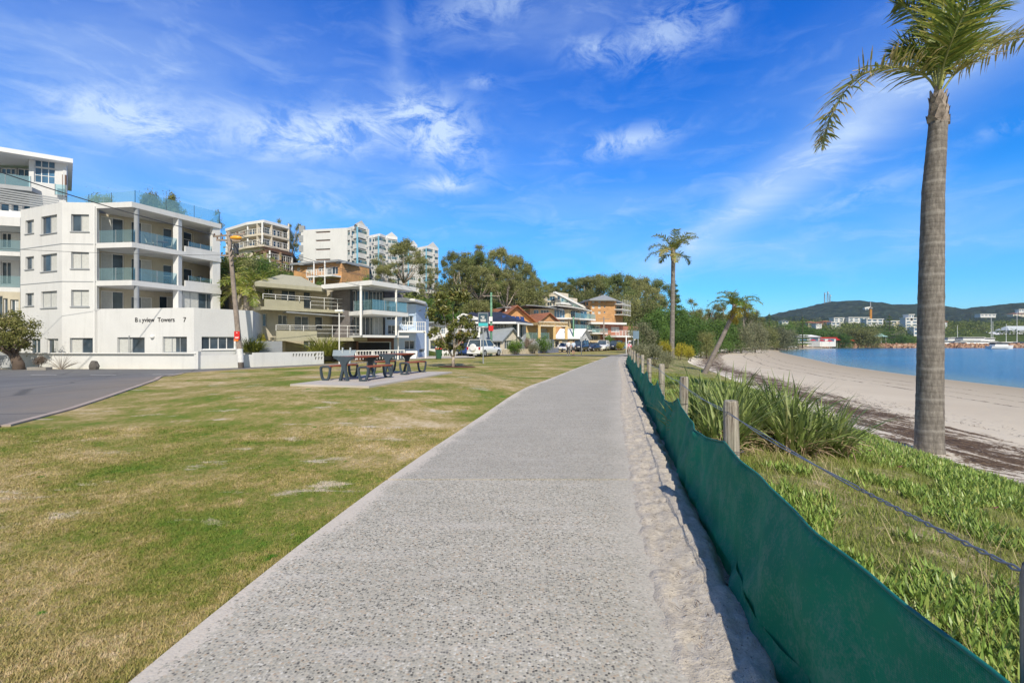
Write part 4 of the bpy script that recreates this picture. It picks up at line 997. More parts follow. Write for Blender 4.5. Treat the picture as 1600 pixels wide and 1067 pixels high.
# 15: red brick house
h = bld('red_brick_house', 'red brick house with flat white roof and white balcony near the path end', 'house', W(945,100), z=0)
A, B = W(918,99), W(973,103)
front(h, W(938,100.4), B, -.6, Z(507,101), BRICKR, [(941,511,947,516,dict(mull=0,glass=BLIND)),(955,511,968,519,dict(mull=2,blind=3))]); front(h, A, W(938,100.4), -.6, Z(507,101), BRICKY, [(921,510,937,520,dict(mull=2)),(921,524,935,533,dict(mull=1,kind='sliding_door'))])
box_fill(h,*inset(A,B,-.3),8,-.5,Z(508,101),BRICKR); sl(h, A, B, 1.3, 9, Z(507,101), Z(504,101), WHITE2, 'roof')
sl(h, A, W(942,101), 1.6, 0, Z(522,100), Z(520.5,100), WHITE2); rail(h, [*inset(A,W(942,101),1.5)], Z(520.5,100), .9, GREYM, 2, CLEARB, bars=1, name='balustrade')
a_, b_ = W(954,99), W(984,104); sl(h, a_, b_, 1.4, 2, Z(527,100), Z(524,100), WHITE2); rail(h, [*inset(a_,b_,1.3)], Z(524,100), 1.0, WHITE2, 1.2, bars=4, t=.08); post(h, inset(a_,b_,1.2)[1], -.5, Z(527,100), .3, WHITE2)
Wall(*inset(a_,b_,-.4), -.6, Z(527,100)).build(h, BRICKR, 'garage_wall')
sf = bld('stone_retaining_wall', 'yellow sandstone retaining wall behind the white parked car', 'wall', W(937,92), z=-.3)
Wall(W(918,90), W(958,94), -.5, Z(531.5,91.5), .4).build(sf, BRICKY, 'panel')
sf = bld('pink_retaining_wall', 'pinkish brick retaining wall on the slope above the path end', 'wall', W(986,118), z=2)
Wall(W(974,116), W(1000,122), 1, Z(510,119), .4).build(sf, M('pink_brick',(.50,.22,.16),var=.2), 'panel')
# white building glimpsed in the ridge trees
h = bld('ridge_house', 'long low white house glimpsed between ridge gum trees', 'house', W(760,125), z=12)
A, B = W(733,128), W(793,124); front(h, A, B, 5, Z(453.5,126), WHITE, [(742,456,756,461,dict(mull=3)),(762,456,785,461,dict(mull=4))]); sl(h, A, B, 1, 6, Z(453.5,126), Z(451,126), WHITE2, 'roof'); box_fill(h,*inset(A,B,-.3),6,5,Z(454,126),WHITE)

# ---------------------------------------------------------------- blocks on the hill
def block(h, segs, zb, levels, mat, dep=1.6, gl=GLASSB, railmat=WHITE2, rglass=None, cols=None, colmat=None, top=True, roofmat=WHITE2, ins=1.8, bands=None):
    """segs: plan points left to right; levels: floor heights incl. roof; balconies all along"""
    pts = [Vector(p) for p in segs]
    for i in range(len(pts)-1):
        A, B = pts[i], pts[i+1]; a_, b_ = inset(A, B, -ins)
        for j in range(len(levels)-1):
            z0, z1 = levels[j], levels[j+1]-.35; w = Wall(a_, b_, z0, z1, .2); n = max(1, int(w.L/3.2)); 
            for k in range(n):
                u0 = w.L*(k+.12)/n; u1 = w.L*(k+.88)/n; w.wins.append((w.hole(u0, z0+.05, u1, z1-.4), 2, 'window', gl, None, False, 0, False))
            w.build(h, mat, 'recessed_wall')
        if colmat:
            n = max(1, int((B-A).length/(cols or 4)))
            for k in range(n+(1 if i == len(pts)-2 else 0)):
                q = A.lerp(B, k/n)-Vector((inset(A,B,1)[0]-A))*.35; post(h, q, levels[0], levels[-1]-.3, .26, colmat)
    back = [p+Vector((-3,9)) for p in (pts[-1], pts[0])]
    q_ = [Vector(p)+Vector((-.8,1.2)) for p in pts]
    slab(h, q_+back, levels[0]-9, levels[0]-.36, mat, 'base_storey')
    up_ = .45 if rglass else 0
    for j, z_ in enumerate(levels):
        slab(h, pts+back, z_-.40, z_+up_ if j < len(levels)-1 else z_+.15, mat if j < len(levels)-1 else roofmat, 'floor_slab' if j < len(levels)-1 else 'roof')
        if j < len(levels)-1:
            ip = []
            for i in range(len(pts)):
                d_ = (pts[min(i+1,len(pts)-1)]-pts[max(i-1,0)]).normalized(); ip.append(pts[i]-Vector((d_.y,-d_.x))*.12)
            rail(h, ip, z_+up_, 1.05-up_, railmat, 1.5, rglass, bars=2 if not rglass else 1, pick=0 if rglass else .5, t=.07)
# 3: cream tiered tower
h = bld('hillside_tower', 'cream hillside apartment tower with rows of white balustrades', 'building', W(410,98), z=10)
segs = [W(352,101), W(385,95.5), W(412,93.5), W(452,99)]
zl = [Z(y,95) for y in (428,405,388,368.5,350)]; zl = [zl[0], zl[1], zl[2], zl[3], zl[4]]
block(h, segs, 8, [Z(384,95), Z(366.5,95), Z(347.5,95)], CREAM, railmat=WHITE2, colmat=WHITE2, cols=7)
sg = [W(395,95.5), W(424,91.5), W(458,96.5)]
block(h, sg, 8, [Z(432,92), Z(418,92), Z(405,92), Z(390,92)], M('tan_render',(.42,.30,.20)), railmat=WHITE2, colmat=WHITE2, cols=6, roofmat=BROWN)
front(h, W(452,99), W(453.5,108), 10, Z(350,99), CREAM, [])
# 4: white towers with blue columns
BLUEC = M('blue_column', (.20,.45,.62)); 
h = bld('white_tower', 'tall white tower block with four dark slots in its blank side wall', 'building', W(530,92), z=10)
A, B = W(470,88), W(543,86.2)
w = Wall(A, B, 8, 20); A_, B_ = Vector(A), Vector(B)
zt0, zt1 = Z(359,96), Z(355.5,86); zt = zt1
w = Wall(A, B, 8, zt)
for y in (363,376,390,406): w.win(493,y-1.5,516,y+1.2, mull=0, glass=M('slot_brown',(.14,.07,.05)), frame=WHITE)
w.build(h, WHITE); front(h, (A[0]-1.5,A[1]+6), A, 8, zt-.6, WHITE, [])
for y in (371,385,399,412): m = MB(); p_ = w.pt(.0,Z(y,96)-.8,.1); m.box((p_.x-.3,p_.y-.0,p_.z),(p_.x+.7,p_.y+.5,p_.z+1.2)); m.build('side_balcony', GREYM, h)
segs = [W(541,86.4), W(561,83.5), W(574.5,85.6)]
lv = [Z(y,85) for y in (432,417,401,386,370,355)]
block(h, segs, 8, lv, WHITE, railmat=WHITE2, rglass=CLEARB, colmat=BLUEC, cols=6)
m = MB(); a_, b_, c_ = W(554,83.3), W(575,85.8), W(565,84.2); m.idx([(*a_,lv[-1]+.1),(*b_,lv[-1]-.2),(*c_,lv[-1]+1.0),(a_[0]-2,a_[1]+5,lv[-1]+.1),(b_[0]-2,b_[1]+5,lv[-1]-.2),(c_[0]-2,c_[1]+5,lv[-1]+1.0)],[(0,1,2),(0,2,5,3),(2,1,4,5)]); m.build('pediment', WHITE, h)
slab(h, [(A[0]+.1,A[1]+.3),(B[0]+.05,B[1]+.3),(B[0]-1,B[1]+9),(A[0]-1,A[1]+9)], 8, zt-.05, WHITE, 'body')
def blue_block(lab, segs, tops, ped):
    h = bld('blue_balcony_tower', lab, 'building', segs[1], z=10); Y0 = segs[1][1]
    block(h, segs, 8, [Z(y,Y0) for y in tops], WHITE, railmat=WHITE2, rglass=CLEARB, colmat=BLUEC, cols=5)
    a_, b_ = Vector(segs[-2]), Vector(segs[-1]); c_ = a_.lerp(b_,.5); z_ = Z(tops[-1],Y0)+.15
    m = MB(); bk = Vector((-2,6)); m.idx([(*a_,z_),(*b_,z_),(*c_,z_+ped),(*(a_+bk),z_),(*(b_+bk),z_),(*(c_+bk),z_+ped)],[(0,1,2),(0,2,5,3),(2,1,4,5)]); m.build('pediment', WHITE, h)
    front(h, (segs[0][0]-.3,segs[0][1]+.1), segs[0], 8, z_, WHITE, [])
blue_block('white tower with blue columns next to the slotted tower', [W(576,97), W(594,95), W(603,97), W(621,98.5)], (443,430,417,405,392,379,366), .9)
blue_block('white and blue tower half hidden by the large gum tree', [W(622,105), W(640,103), W(652,105)], (452,440,428,416,404,392,381), .8)
blue_block('rightmost white and blue tower beside the ridge gum trees', [W(654,105), W(668,103), W(685,106)], (455,443,430,418,406,396,385), 1.1)
# 5: orange brick house with pergola
h = bld('pergola_house', 'orange brick house with long white pergola roof below the towers', 'house', W(510,74), z=8)
A, B, C = W(459,75), W(534,71.5), W(556,75)
front(h, A, B, 6, Z(412,73), BRICKO, [(463,418,469,424,dict(mull=0,glass=BLIND)),(479,417,490,425,dict(mull=2,blind=3)),(497,417,505,424,dict(mull=1)),(508,417,528,429,dict(mull=3)),(481,433,488,439,dict(mull=1)),(470,434,476,440)])
front(h, B, C, 6, Z(414,73), BRICKO, [(537,422,549,430,dict(mull=2,blind=3)),(551,422,555,431,dict(mull=0))]); box_fill(h,*inset(A,B,-.3),6,6,Z(412,73)-.1,BRICKO)
sl(h, A, B, .7, 7, Z(412,73), Z(409,73), GREYM, 'roof'); sl(h, B, C, .7, 1, Z(414,73), Z(412,73), GREYM, 'roof')
a_, b_ = inset(W(493,73.4), W(533,71.5), 1.8); sl(h, W(493,73.4), W(533,71.5), 1.8, 0, Z(433,71), Z(430.5,71), WHITE2); rail(h, [a_, b_], Z(430.5,71), .9, WHITE2, 1, bars=2, pick=.25, t=.06)
for f in (.3,.72): q = a_.lerp(b_,f); post(h, q, 7, Z(412,73), .16, WHITE2)
m = MB()
for k in range(12): q = inset(A,C,1.6)[0].lerp(inset(A,C,1.6)[1], .2+.75*k/12); m.bar((q.x,q.y,Z(410,72)-.02*k),(q.x-.3,q.y+2.4,Z(410,72)-.02*k),.1,.12)
m.bar((*inset(A,C,1.5)[0].lerp(inset(A,C,1.5)[1],.15),Z(411,72)),(*inset(A,C,1.5)[1],Z(413.5,72)),.1,.12); m.build('pergola', GREYM, h)
# ---------------------------------------------------------------- rope and shade-cloth fence
def mat_post():
    t = NT('weathered_timber'); g = t.obj(); n = t.noise(t.map(g,(30,30,1.2)), 1.0, 6, .75, .6); n2 = t.noise(g, 7, 4)
    c = t.ramp(n, [(.36,(.07,.055,.045)),(.46,(.25,.22,.185)),(.56,(.42,.385,.33)),(.72,(.56,.52,.45))])
    c = t.mix(t.ramp(n2,[(.5,0),(.75,.4)]), c, (.42,.44,.34))
    t.pbr(c, .9, t.bump(n, .9, .02), .1); MATS['weathered_timber'] = t.m; return t.m
def mat_cloth():
    t = NT('green_shade_cloth'); g = t.obj(); 
    n = t.noise(g, 5, 6, .8); n2 = t.noise(g, 60, 3, .8)
    c = t.ramp(t.noise(g, 1.3, 3), [(.3,(.003,.25,.14)),(.7,(.010,.38,.215))])
    d = t.ramp(t.math('ADD', t.math('MULTIPLY', n, .7), t.math('MULTIPLY', n2, .4)), [(.52,0),(.66,.50)])
    c = t.mix(d, c, (.26,.40,.33))
    wv = t.n('ShaderNodeTexWave', Vector=g, Scale=52, _bands_direction='Z'); wv2 = t.n('ShaderNodeTexWave', Vector=g, Scale=52, _bands_direction='Y')
    wf = t.math('MULTIPLY', wv.outputs['Fac'], wv2.outputs['Fac'])
    c = t.mix(t.ramp(wf,[(.0,.45),(.5,0)]), c, (.002,.06,.045))
    b = t.n('ShaderNodeBsdfPrincipled', Base__Color=c, Roughness=.7, Normal=t.bump(wf, .35, .003)); b.inputs['Specular IOR Level'].default_value = .25
    tr = t.n('ShaderNodeBsdfTranslucent', Color=(.01,.45,.3)); m = t.n('ShaderNodeMixShader', Fac=.22); t.set(m.inputs[1], b); t.set(m.inputs[2], tr)
    t.t.links.new(m.outputs[0], t.out.inputs[0]); return t.m
FY = [1.10, 3.92, 6.9, 10.1, 13.7, 17.2, 20.7, 24.3, 27.8, 31.2, 34.2]
fx = lambda y: .95+.215*y
fence = thing('shade_cloth_fence', 'green shade cloth fence on round timber posts beside the path', 'fence', (fx(3.92), 3.92, 0))
WT_ = mat_post()
random.seed(3)
for i, y in enumerate(FY):
    x = fx(y)+(.12 if i == 0 else .02); b0 = T(x+.1, y); h = 1.13+random.uniform(-.03,.03); r = .062+random.uniform(-.003,.004)
    if i == 0: x, h = 1.262, 1.10
    tl = Vector((random.uniform(-.02,.02), random.uniform(-.02,.02), 0)); p = Vector((x, y, b0-.3))
    m = MB(); hs = [0,.5,1.0,h+.3-.05,h+.3-.012,h+.3]; rs = [r,r*1.01,r,r,r*.93,r*.8]
    m.tube([p+tl*(k/1.4)+Vector((0,0,k)) for k in hs], rs, 20); m.build('post', WT_, fence, smooth=False)
def cloth_top(y):
    k = max(0, min(len(FY)-2, int(np.searchsorted(FY, y))-1)); a, b = FY[k], FY[k+1]; t_ = min(1,max(0,(y-a)/(b-a)))
    z0 = [.82,.785,.79,.78,.76,.78,.77,.76,.78,.77,.76]; sag = [.055,.16,.22,.24,.2,.2,.17,.2,.15,.15][k]
    return (z0[k]*(1-t_)+z0[k+1]*t_)-sag*4*t_*(1-t_)*(1 if k else .8)
ys = np.concatenate([np.arange(.25,12,.05), np.arange(12,34.3,.14)]); nv = 22
Xc = np.zeros((len(ys), nv)); Yc = np.zeros_like(Xc); Zc = np.zeros_like(Xc)
for i, y in enumerate(ys):
    zt = cloth_top(y); zb = T(fx(y)-.05, y)-.11
    dist_post = min(abs(y-q) for q in FY); span = min(1, dist_post/1.2)
    for j in range(nv):
        v = j/(nv-1); z = zb+(zt-zb)*v
        ripple = .026*math.sin(y*4.1+v*2.2)+.020*math.sin(y*9.7-v*3)+.012*math.sin(y*21+v*6)*(1-v)+.05*fbm(y, v*2, .9)
        lean = -.10*(1-v)**1.3-.05*math.sin(math.pi*v)*span + (.035 if v > .9 else .02)*0
        fold = -.05*math.exp(-((y-2.0-(1-v)*1.2)/.18)**2)*(1-v)
        crease = .028*math.exp(-((v-.16-.03*math.sin(y*2.3))/.05)**2)
        side = -.052 if y > .8 else -.04
        Xc[i,j] = fx(y)+side+lean+(ripple*.8)*span**.5*(1 if v < .97 else .6)+fold-crease*(y < 6); Yc[i,j] = y+.02*math.sin(v*5+y); Zc[i,j] = z
me = grid_mesh('shade_cloth', Xc, Yc, Zc); co_ = link('shade_cloth', me, mat_cloth(), fence)
sd_ = co_.modifiers.new('s','SOLIDIFY'); sd_.thickness = .004
lm = grid_mesh('loose_flap', *(lambda a, b: [np.concatenate([q]) for q in (Xc[a:b,:7]-.012-.012*np.sin(Yc[a:b,:7]*17), Yc[a:b,:7], Zc[a:b,:7]*1.0)])(18, 62)); lf = link('loose_flap', lm, None or mat_cloth(), fence)
for i_, y_ in enumerate(FY[:6]):
    m = MB(); x_ = fx(y_)+(.14 if i_ == 0 else .02)
    for z_ in (.72,.58): m.tube([(x_+.072*math.cos(a_), y_+.072*math.sin(a_), z_+T(x_,y_)*.5) for a_ in [k_*.524 for k_ in range(13)]], .004, 4, False)
    m.build('cable_tie', CHAR, fence)
hem = MB(); hem.tube([(Xc[i,-1]-.002,Yc[i,-1],Zc[i,-1]) for i in range(0,len(ys),2)], .007, 6); hem.build('hem', M('hem_green',(.01,.16,.13),.6), fence, smooth=True)
WIRE = M('galvanised_wire', (.25,.26,.28), .4, metal=.6)
for s_ in range(2):
    m = MB(); pts = []
    for k in range(len(FY)-1):
        a, b = FY[k], FY[k+1]; n = 90 if k == 0 else 50 if k < 3 else 14
        for q in range(n):
            t_ = q/n; y = a+(b-a)*t_; xo = (.115 if k == 0 else 0)*(1-t_)
            z = T(fx(y)+.1,y)*.0+1.03-.03*4*t_*(1-t_)+(.0 if k else 0)
            tw = y*60+s_*math.pi if (k == 0 and t_ < .3) else s_*math.pi+y*2.5; am = .006 if (k == 0 and t_ < .3) else .008
            pts.append((fx(y)-.045+xo+am*math.cos(tw), y, z+am*math.sin(tw)))
    pts = [(1.205,.9,.60-.05*s_),(1.20,1.02,.80),(1.215,1.07,.95-.02*s_)]+pts
    m.tube(pts, .0032, 5, False); m.build('wire', WIRE, fence, smooth=True)
m = MB(); y = 1.1
if 0: m.tube([(1.19+.08*math.cos(t_*1.1),1.1+.08*math.sin(t_*1.1),1.03-.006*t_) for t_ in range(14)]+[(1.16,1.0,.8),(1.14,.9,.62),(1.16,.75,.5)], .0045, 5, False); m.build('wire', WIRE, fence, smooth=True)
LEAFDRY = M('dry_leaf', (.34,.12,.04), .8, .4, 20)

# ---------------------------------------------------------------- picnic tables and benches
STEEL = M('dark_table_steel', (.055,.075,.095), .45, .15, 5); SLAT = M('red_timber_slats', (.36,.105,.045), .55, .35, 9, .3, 60)
ax = Vector((.24,.97)).normalized(); pr_ = Vector((ax.y,-ax.x)); ang = math.atan2(ax.y, ax.x)
def slats(name, L, wd, n, z, th, parent):
    m = MB(); w = wd/n
    for k in range(n): m.box((-L/2,-wd/2+k*w+.006,z),(L/2,-wd/2+(k+1)*w-.006,z+th))
    for x in (-L/2+.12, 0, L/2-.12): m.box((x-.02,-wd/2+.02,z-.03),(x+.02,wd/2-.02,z-.0006))
    o = m.build(name, SLAT); o.parent = parent; return o
def leg_plate(x, prof, notch, th, parent):
    """hourglass plate leg: prof = [(z, half width)], split into two feet below the notch"""
    m = MB(); zs = [i*.02 for i in range(0, int(prof[-1][0]/.02))]+[prof[-1][0]]
    hw = lambda z: float(np.interp(z, [a for a,b in prof], [b for a,b in prof]))
    for i in range(len(zs)-1):
        a, b = zs[i], zs[i+1]; na, nb = [max(0, notch[1]*(1-(q/notch[0])**1.3)) if q < notch[0] else 0 for q in (a,b)]
        for s_ in (-1,1):
            q = [(x-th/2,s_*na,a),(x-th/2,s_*hw(a),a),(x-th/2,s_*hw(b),b),(x-th/2,s_*nb,b)]; q2 = [(x+th/2,y,z) for _,y,z in q]
            m.idx(q+q2, [(0,1,2,3),(7,6,5,4),(1,5,6,2)]+([(0,3,7,4)] if na > 0 else [])+([(0,4,5,1)] if i == 0 else []))
    q = [(x-th/2,-hw(zs[-1]),zs[-1]),(x+th/2,-hw(zs[-1]),zs[-1]),(x+th/2,hw(zs[-1]),zs[-1]),(x-th/2,hw(zs[-1]),zs[-1])]; m.face(q)
    for s_ in (-1,1): m.box((x-th/2-.03,s_*.10-.07,0),(x+th/2+.03,s_*.10+.07,.008))
    o = m.build('leg', STEEL); o.parent = parent; return o
def ring_leg(x, top, bot, H, t_, th, parent):
    m = MB(); n = 24; out, inn = [], []
    for k in range(n):
        a = k/n
        def sh(tp, bt, z0, z1, k):
            a = 2*math.pi*k/n; c_, s2 = math.cos(a), math.sin(a); e = .45
            yy = math.copysign(abs(c_)**e, c_); zz_ = math.copysign(abs(s2)**e, s2); f = (zz_+1)/2
            return (yy*(bt+(tp-bt)*f**.7)/2, z0+(z1-z0)*f)
        out.append(sh(top, bot, 0, H, k)); inn.append(sh(top-2*t_, bot-2*t_*.9, t_, H-t_*.9, k))
    vs = [(x-th/2,y,z) for y,z in out]+[(x-th/2,y,z) for y,z in inn]+[(x+th/2,y,z) for y,z in out]+[(x+th/2,y,z) for y,z in inn]
    fs = []
    for k in range(n):
        j = (k+1)%n; fs += [(k,j,n+j,n+k),(2*n+k,3*n+k,3*n+j,2*n+j),(k,2*n+k,2*n+j,j),(n+k,n+j,3*n+j,3*n+k)]
    m.idx(vs, fs); m.box((x-th/2-.03,-.09,-.002),(x+th/2+.03,.09,.008)); o = m.build('leg', STEEL); o.parent = parent; return o
def table(c, lab):
    t_ = thing('picnic_table', lab, 'table', (c.x, c.y, T(c.x,c.y)+.05), 'picnic tables on the concrete slab', ang)
    slats('tabletop', 1.62, .70, 6, .72, .04, t_)
    for x in (-.80,.80):
        leg_plate(x, [(0,.165),(.12,.14),(.35,.075),(.48,.075),(.58,.12),(.66,.22),(.70,.31),(.72,.355),(.765,.36)], (.33,.085), .085, t_)
    return t_
def bench(c, lab):
    t_ = thing('park_bench', lab, 'bench', (c.x, c.y, T(c.x,c.y)+.05), 'backless benches beside the picnic tables', ang)
    slats('seat', 1.62, .36, 4, .425, .035, t_)
    for x in (-.78,.78): ring_leg(x, .42, .26, .47, .055, .075, t_)
    return t_
tc1 = Vector((-5.08,15.85)); tc2 = Vector((-4.46,18.75))
table(tc1, 'nearer picnic table with red slats and dark flared legs'); table(tc2, 'farther picnic table with red slats, behind the first table')
for tc, nm in ((tc1,'nearer'),(tc2,'farther')):
    bench(tc-pr_*.68, 'backless red slatted bench on the left of the %s picnic table' % nm); bench(tc+pr_*.66, 'backless red slatted bench on the right of the %s picnic table' % nm)
m = MB(); o_ = Vector((-6.45,13.95)); q = [o_, o_+pr_*2.55, o_+pr_*2.55+ax*6.4, o_+ax*6.4]
m.prism(q, lambda x,y: T(-4.7,17)-.15, lambda x,y: T(-4.7,17)+.05); tag(m.build('concrete_slab', M('pale_concrete')), kind='structure')

# ---------------------------------------------------------------- poles, wires, signs
POLE = M('grey_pole_timber', (.30,.25,.215), .9, .35, 5, .6, 18, streak=.6); GREENP = M('green_pole_paint', (.16,.33,.22), .8, .3, 3); REDP = M('red_paint', (.62,.03,.03)); PAPER = M('white_paper', (.72,.72,.72), .8, .2, 12)
bx_, by_ = W(377,35.2); tx_, _ = W(357,35.2)
pole = thing('power_pole', 'leaning timber power pole with crossarms, orange street lamp and red notice', 'power pole', (bx_, by_, -.35))
zt = Z(362,35.2); lp = lambda z: Vector((bx_+(tx_-bx_)*(z+.35)/(zt+.35), by_, z))
m = MB(); m.tube([lp(z) for z in (-.6,1,3,5,7,zt)], [.20,.19,.175,.16,.145,.13], 14); m.build('shaft', POLE, pole, smooth=True)
for z, px0, px1 in ((zt-.25,333,383),(Z(400,35.2),345,381),(zt-.65,338,376)):
    m = MB(); a_ = Vector((*W(px0,35.0),z-.15 if px0 == 333 else z)); b_ = Vector((*W(px1,35.4),z+.12 if px0 == 333 else z)); m.bar(a_, b_, .11, .12); ca = m.build('crossarm', POLE, pole)
    for f in (.04,.25,.75,.96): q = a_.lerp(b_, f); mi = MB(); mi.tube([q+Vector((0,0,.05)),q+Vector((0,0,.13)),q+Vector((0,0,.22))], [.03,.06,.03], 8); mi.build('insulator', BROWN, ca)
m = MB(); q = lp(Z(388,35.2))+Vector((.45,0,0)); m.tube([q-Vector((0,0,.4)),q+Vector((0,0,.35))], .16, 12); m.build('cable_box', CHAR, pole, bevel=.02)
for k in range(4): m = MB(); a_ = lp(zt-.4-k*.35); m.tube([a_, a_+Vector((.3+.1*k,-.1,-.5)), a_+Vector((.15,-.15,-1.1))], .025, 5); m.build('drop_cable', CHAR, pole)
m = MB(); a_ = lp(zt-.3); b_ = Vector((*W(366,33.2),Z(371,33.2))); m.tube([a_, a_.lerp(b_,.5)+Vector((0,0,.15)), b_], .03, 6); la = m.build('lamp_arm', GREYM, pole)
m = MB(); m.ball((b_.x+.12,b_.y,b_.z-.03), (.42,.22,.15), 14, 8)
t_ = NT('orange_lamp_cover'); t_.pbr((.9,.42,.04), .3, None, .5); m.build('lamp_cover', t_.m, pole, smooth=True)
m = MB(); q = lp(Z(524,35.2))+Vector((.03,-.21,0)); m.box((q.x-.20,q.y-.02,q.z-.30),(q.x+.20,q.y+.01,q.z+.30)); o = m.build('notice', REDP, pole)
m = MB(); 
for k, w_ in ((.19,.05),(-.14,.14),(-.2,.1)): m.box((q.x-w_,q.y-.03,q.z+k-.02),(q.x+w_,q.y-.021,q.z+k+.02))
m.build('notice_marks', WHITE2, o); m = MB(); m.box((q.x-.22,q.y-.018,q.z-.42),(q.x+.1,q.y+.012,q.z-.31)); m.build('orange_tag', M('orange_paint',(.8,.2,.02)), o)
m = MB(); a_, b_ = Z(566,35.2), Z(545,35.2); m.tube([lp(a_),lp((a_*2+b_)/3)+Vector((.01,0,0)),lp((a_+2*b_)/3),lp(b_)], [.215,.222,.216,.212], 14, False); m.build('paper_wrap', PAPER, pole)
def wire(pts, lab, r=.016, sag=.3, name='overhead_wire', n=14):
    m = MB(); out = []
    for i in range(len(pts)-1):
        a, b = Vector(pts[i]), Vector(pts[i+1])
        for k in range(n+(i == len(pts)-2)):
            t_ = k/n; p = a.lerp(b, t_); p.z -= sag*4*t_*(1-t_)*(a-b).length/30; out.append(p)
    m.tube(out, r, 5, False); return tag(m.build(name, CHAR), lab, 'wire', 'overhead wires along the street')
wire([(*W(-260,21),Z(176,21)), (*W(336,35),zt-.3)], 'thick black overhead cable crossing the front of the white apartments', .03, .7)
wire([(*W(-200,30),Z(376,30)), (*W(346,35.2),Z(399,35.2))], 'thin overhead wire across the middle of the apartment facade', .014, .3)
P2 = W(767,57); 
for k, (dx, z0) in enumerate(((-.5,zt-.2),(.3,zt-.1),(.6,Z(399,35.2)))):
    wire([(tx_+dx+(.3 if k == 2 else 0),35.2,z0), (P2[0]+dx*.6,P2[1],Z(460,57)-k*.3), (*W(896,84),Z(498,84)-k*.3)], ['upper','middle','lowest'][k]+' overhead wire running from the leaning pole along the street', .018, 1.0)
def simple_pole(name, lab, cat, px, Y, pytop, r, mat, arm=False, z0=None, top_r=None):
    x, y = W(px, Y); z0 = T(x, y)-.2 if z0 is None else z0; p = thing(name, lab, cat, (x,y,z0))
    m = MB(); m.tube([(x,y,z0),(x,y,Z(pytop,Y))], [r, top_r or r*.8], 12); m.build('shaft', mat, p, smooth=True)
    if arm: m = MB(); m.bar((x-1.0,y,Z(pytop,Y)-.4),(x+1.0,y,Z(pytop,Y)-.4),.1); m.build('crossarm', POLE, p)
    return p
q = simple_pole('utility_pole', 'green painted utility pole behind the white four wheel drive', 'pole', 767.5, 57, 457, .15, GREENP, True)
m = MB(); m.box((P2[0]-.25,56.7,Z(517,57)),(P2[0]+.3,56.82,Z(509,57))); m.build('red_notice', REDP, q); m = MB(); m.box((P2[0]-.2,56.7,Z(502,57)),(P2[0]+.2,56.82,Z(495,57))); m.build('white_plate', WHITE2, q)
simple_pole('utility_pole', 'green painted utility pole behind the two walkers', 'pole', 896, 82, 495, .15, GREENP, True)
simple_pole('utility_pole', 'bare timber utility pole among the parked cars', 'pole', 943.5, 86, 495, .14, POLE, True)
simple_pole('flag_pole', 'slim grey pole beside the yellow cottage', 'pole', 864.5, 76, 512, .07, GREYM)
simple_pole('flag_pole', 'slim white pole near the far end of the path', 'pole', 978.5, 62, 524, .08, WHITE2)
q = simple_pole('street_sign', 'thin grey parking sign post on the grass right of the walkers', 'sign', 908.5, 58, 526, .045, GREYM)
x, y = W(908.5,58); m = MB(); m.box((x-.16,y-.06,Z(533,58)),(x+.16,y-.048,Z(526,58))); m.build('sign_plate', GREYM, q)
p = P(755,568); x, y = p.x, p.y; sg = thing('notice_sign', 'tall notice sign with dark blue and turquoise board on the lawn', 'sign', (x,y,p.z))
m = MB(); m.tube([(x,y,p.z-.2),(x,y,Z(508,y))], .045, 10); m.build('pole', GREYM, sg)
SB = M('sign_slate', (.045,.09,.13), .5); TQ = M('sign_turquoise', (.06,.50,.55), .5)
w_ = 7.2/F*y; m = MB(); m.box((x-w_-.03,y-.07,Z(512,y)),(x+w_+.03,y-.045,Z(489,y))); fr = m.build('frame', GREYM, sg)
m = MB(); m.box((x-w_,y-.078,Z(504.5,y)),(x+w_,y-.0705,Z(490,y))); m.build('board', SB, fr)
m = MB(); m.box((x-w_,y-.078,Z(509.5,y)),(x+w_,y-.0705,Z(504.7,y))); m.build('turquoise_band', TQ, fr)
m = MB()
for k, (a_, b_) in enumerate(((-.5,.3),(-.2,.25),(-.6,.6),(-.55,.6))): m.box((x+a_*w_,y-.084,Z(495.3+k*2.4,y)),(x+b_*w_,y-.079,Z(494.1+k*2.4,y)))
m.box((x-.25*w_,y-.084,Z(511.3,y)),(x+.3*w_,y-.079,Z(510.2,y))); m.build('lettering', WHITE2, fr)
# lectern board behind the first table
x, y = W(540,24.5); g0 = T(x,y); sg = thing('information_board', 'small grey lectern style information board behind the nearer picnic table', 'sign', (x,y,g0))
for px in (534,546): a_, _ = W(px,24.5); m = MB(); m.bar((a_,y,g0-.1),(a_+.05,y,Z(543,24.5)),.07); m.build('leg', M('silver_post',(.40,.45,.5),.5), sg)
m = MB(); a_, b_ = W(521,24.5)[0], W(554,24.5)[0]; m.idx([(a_,y-.15,Z(556,24.5)),(b_,y-.15,Z(556,24.5)),(b_+.05,y+.1,Z(547,24.5)),(a_-.05,y+.1,Z(547,24.5)),(a_,y-.1,Z(556.6,24.5)),(b_,y-.1,Z(556.6,24.5)),(b_+.05,y+.15,Z(547.6,24.5)),(a_-.05,y+.15,Z(547.6,24.5))],[(0,1,2,3),(7,6,5,4),(0,4,5,1),(2,6,7,3),(1,5,6,2),(3,7,4,0)]); m.build('board', M('board_grey',(.24,.29,.33),.5), sg)
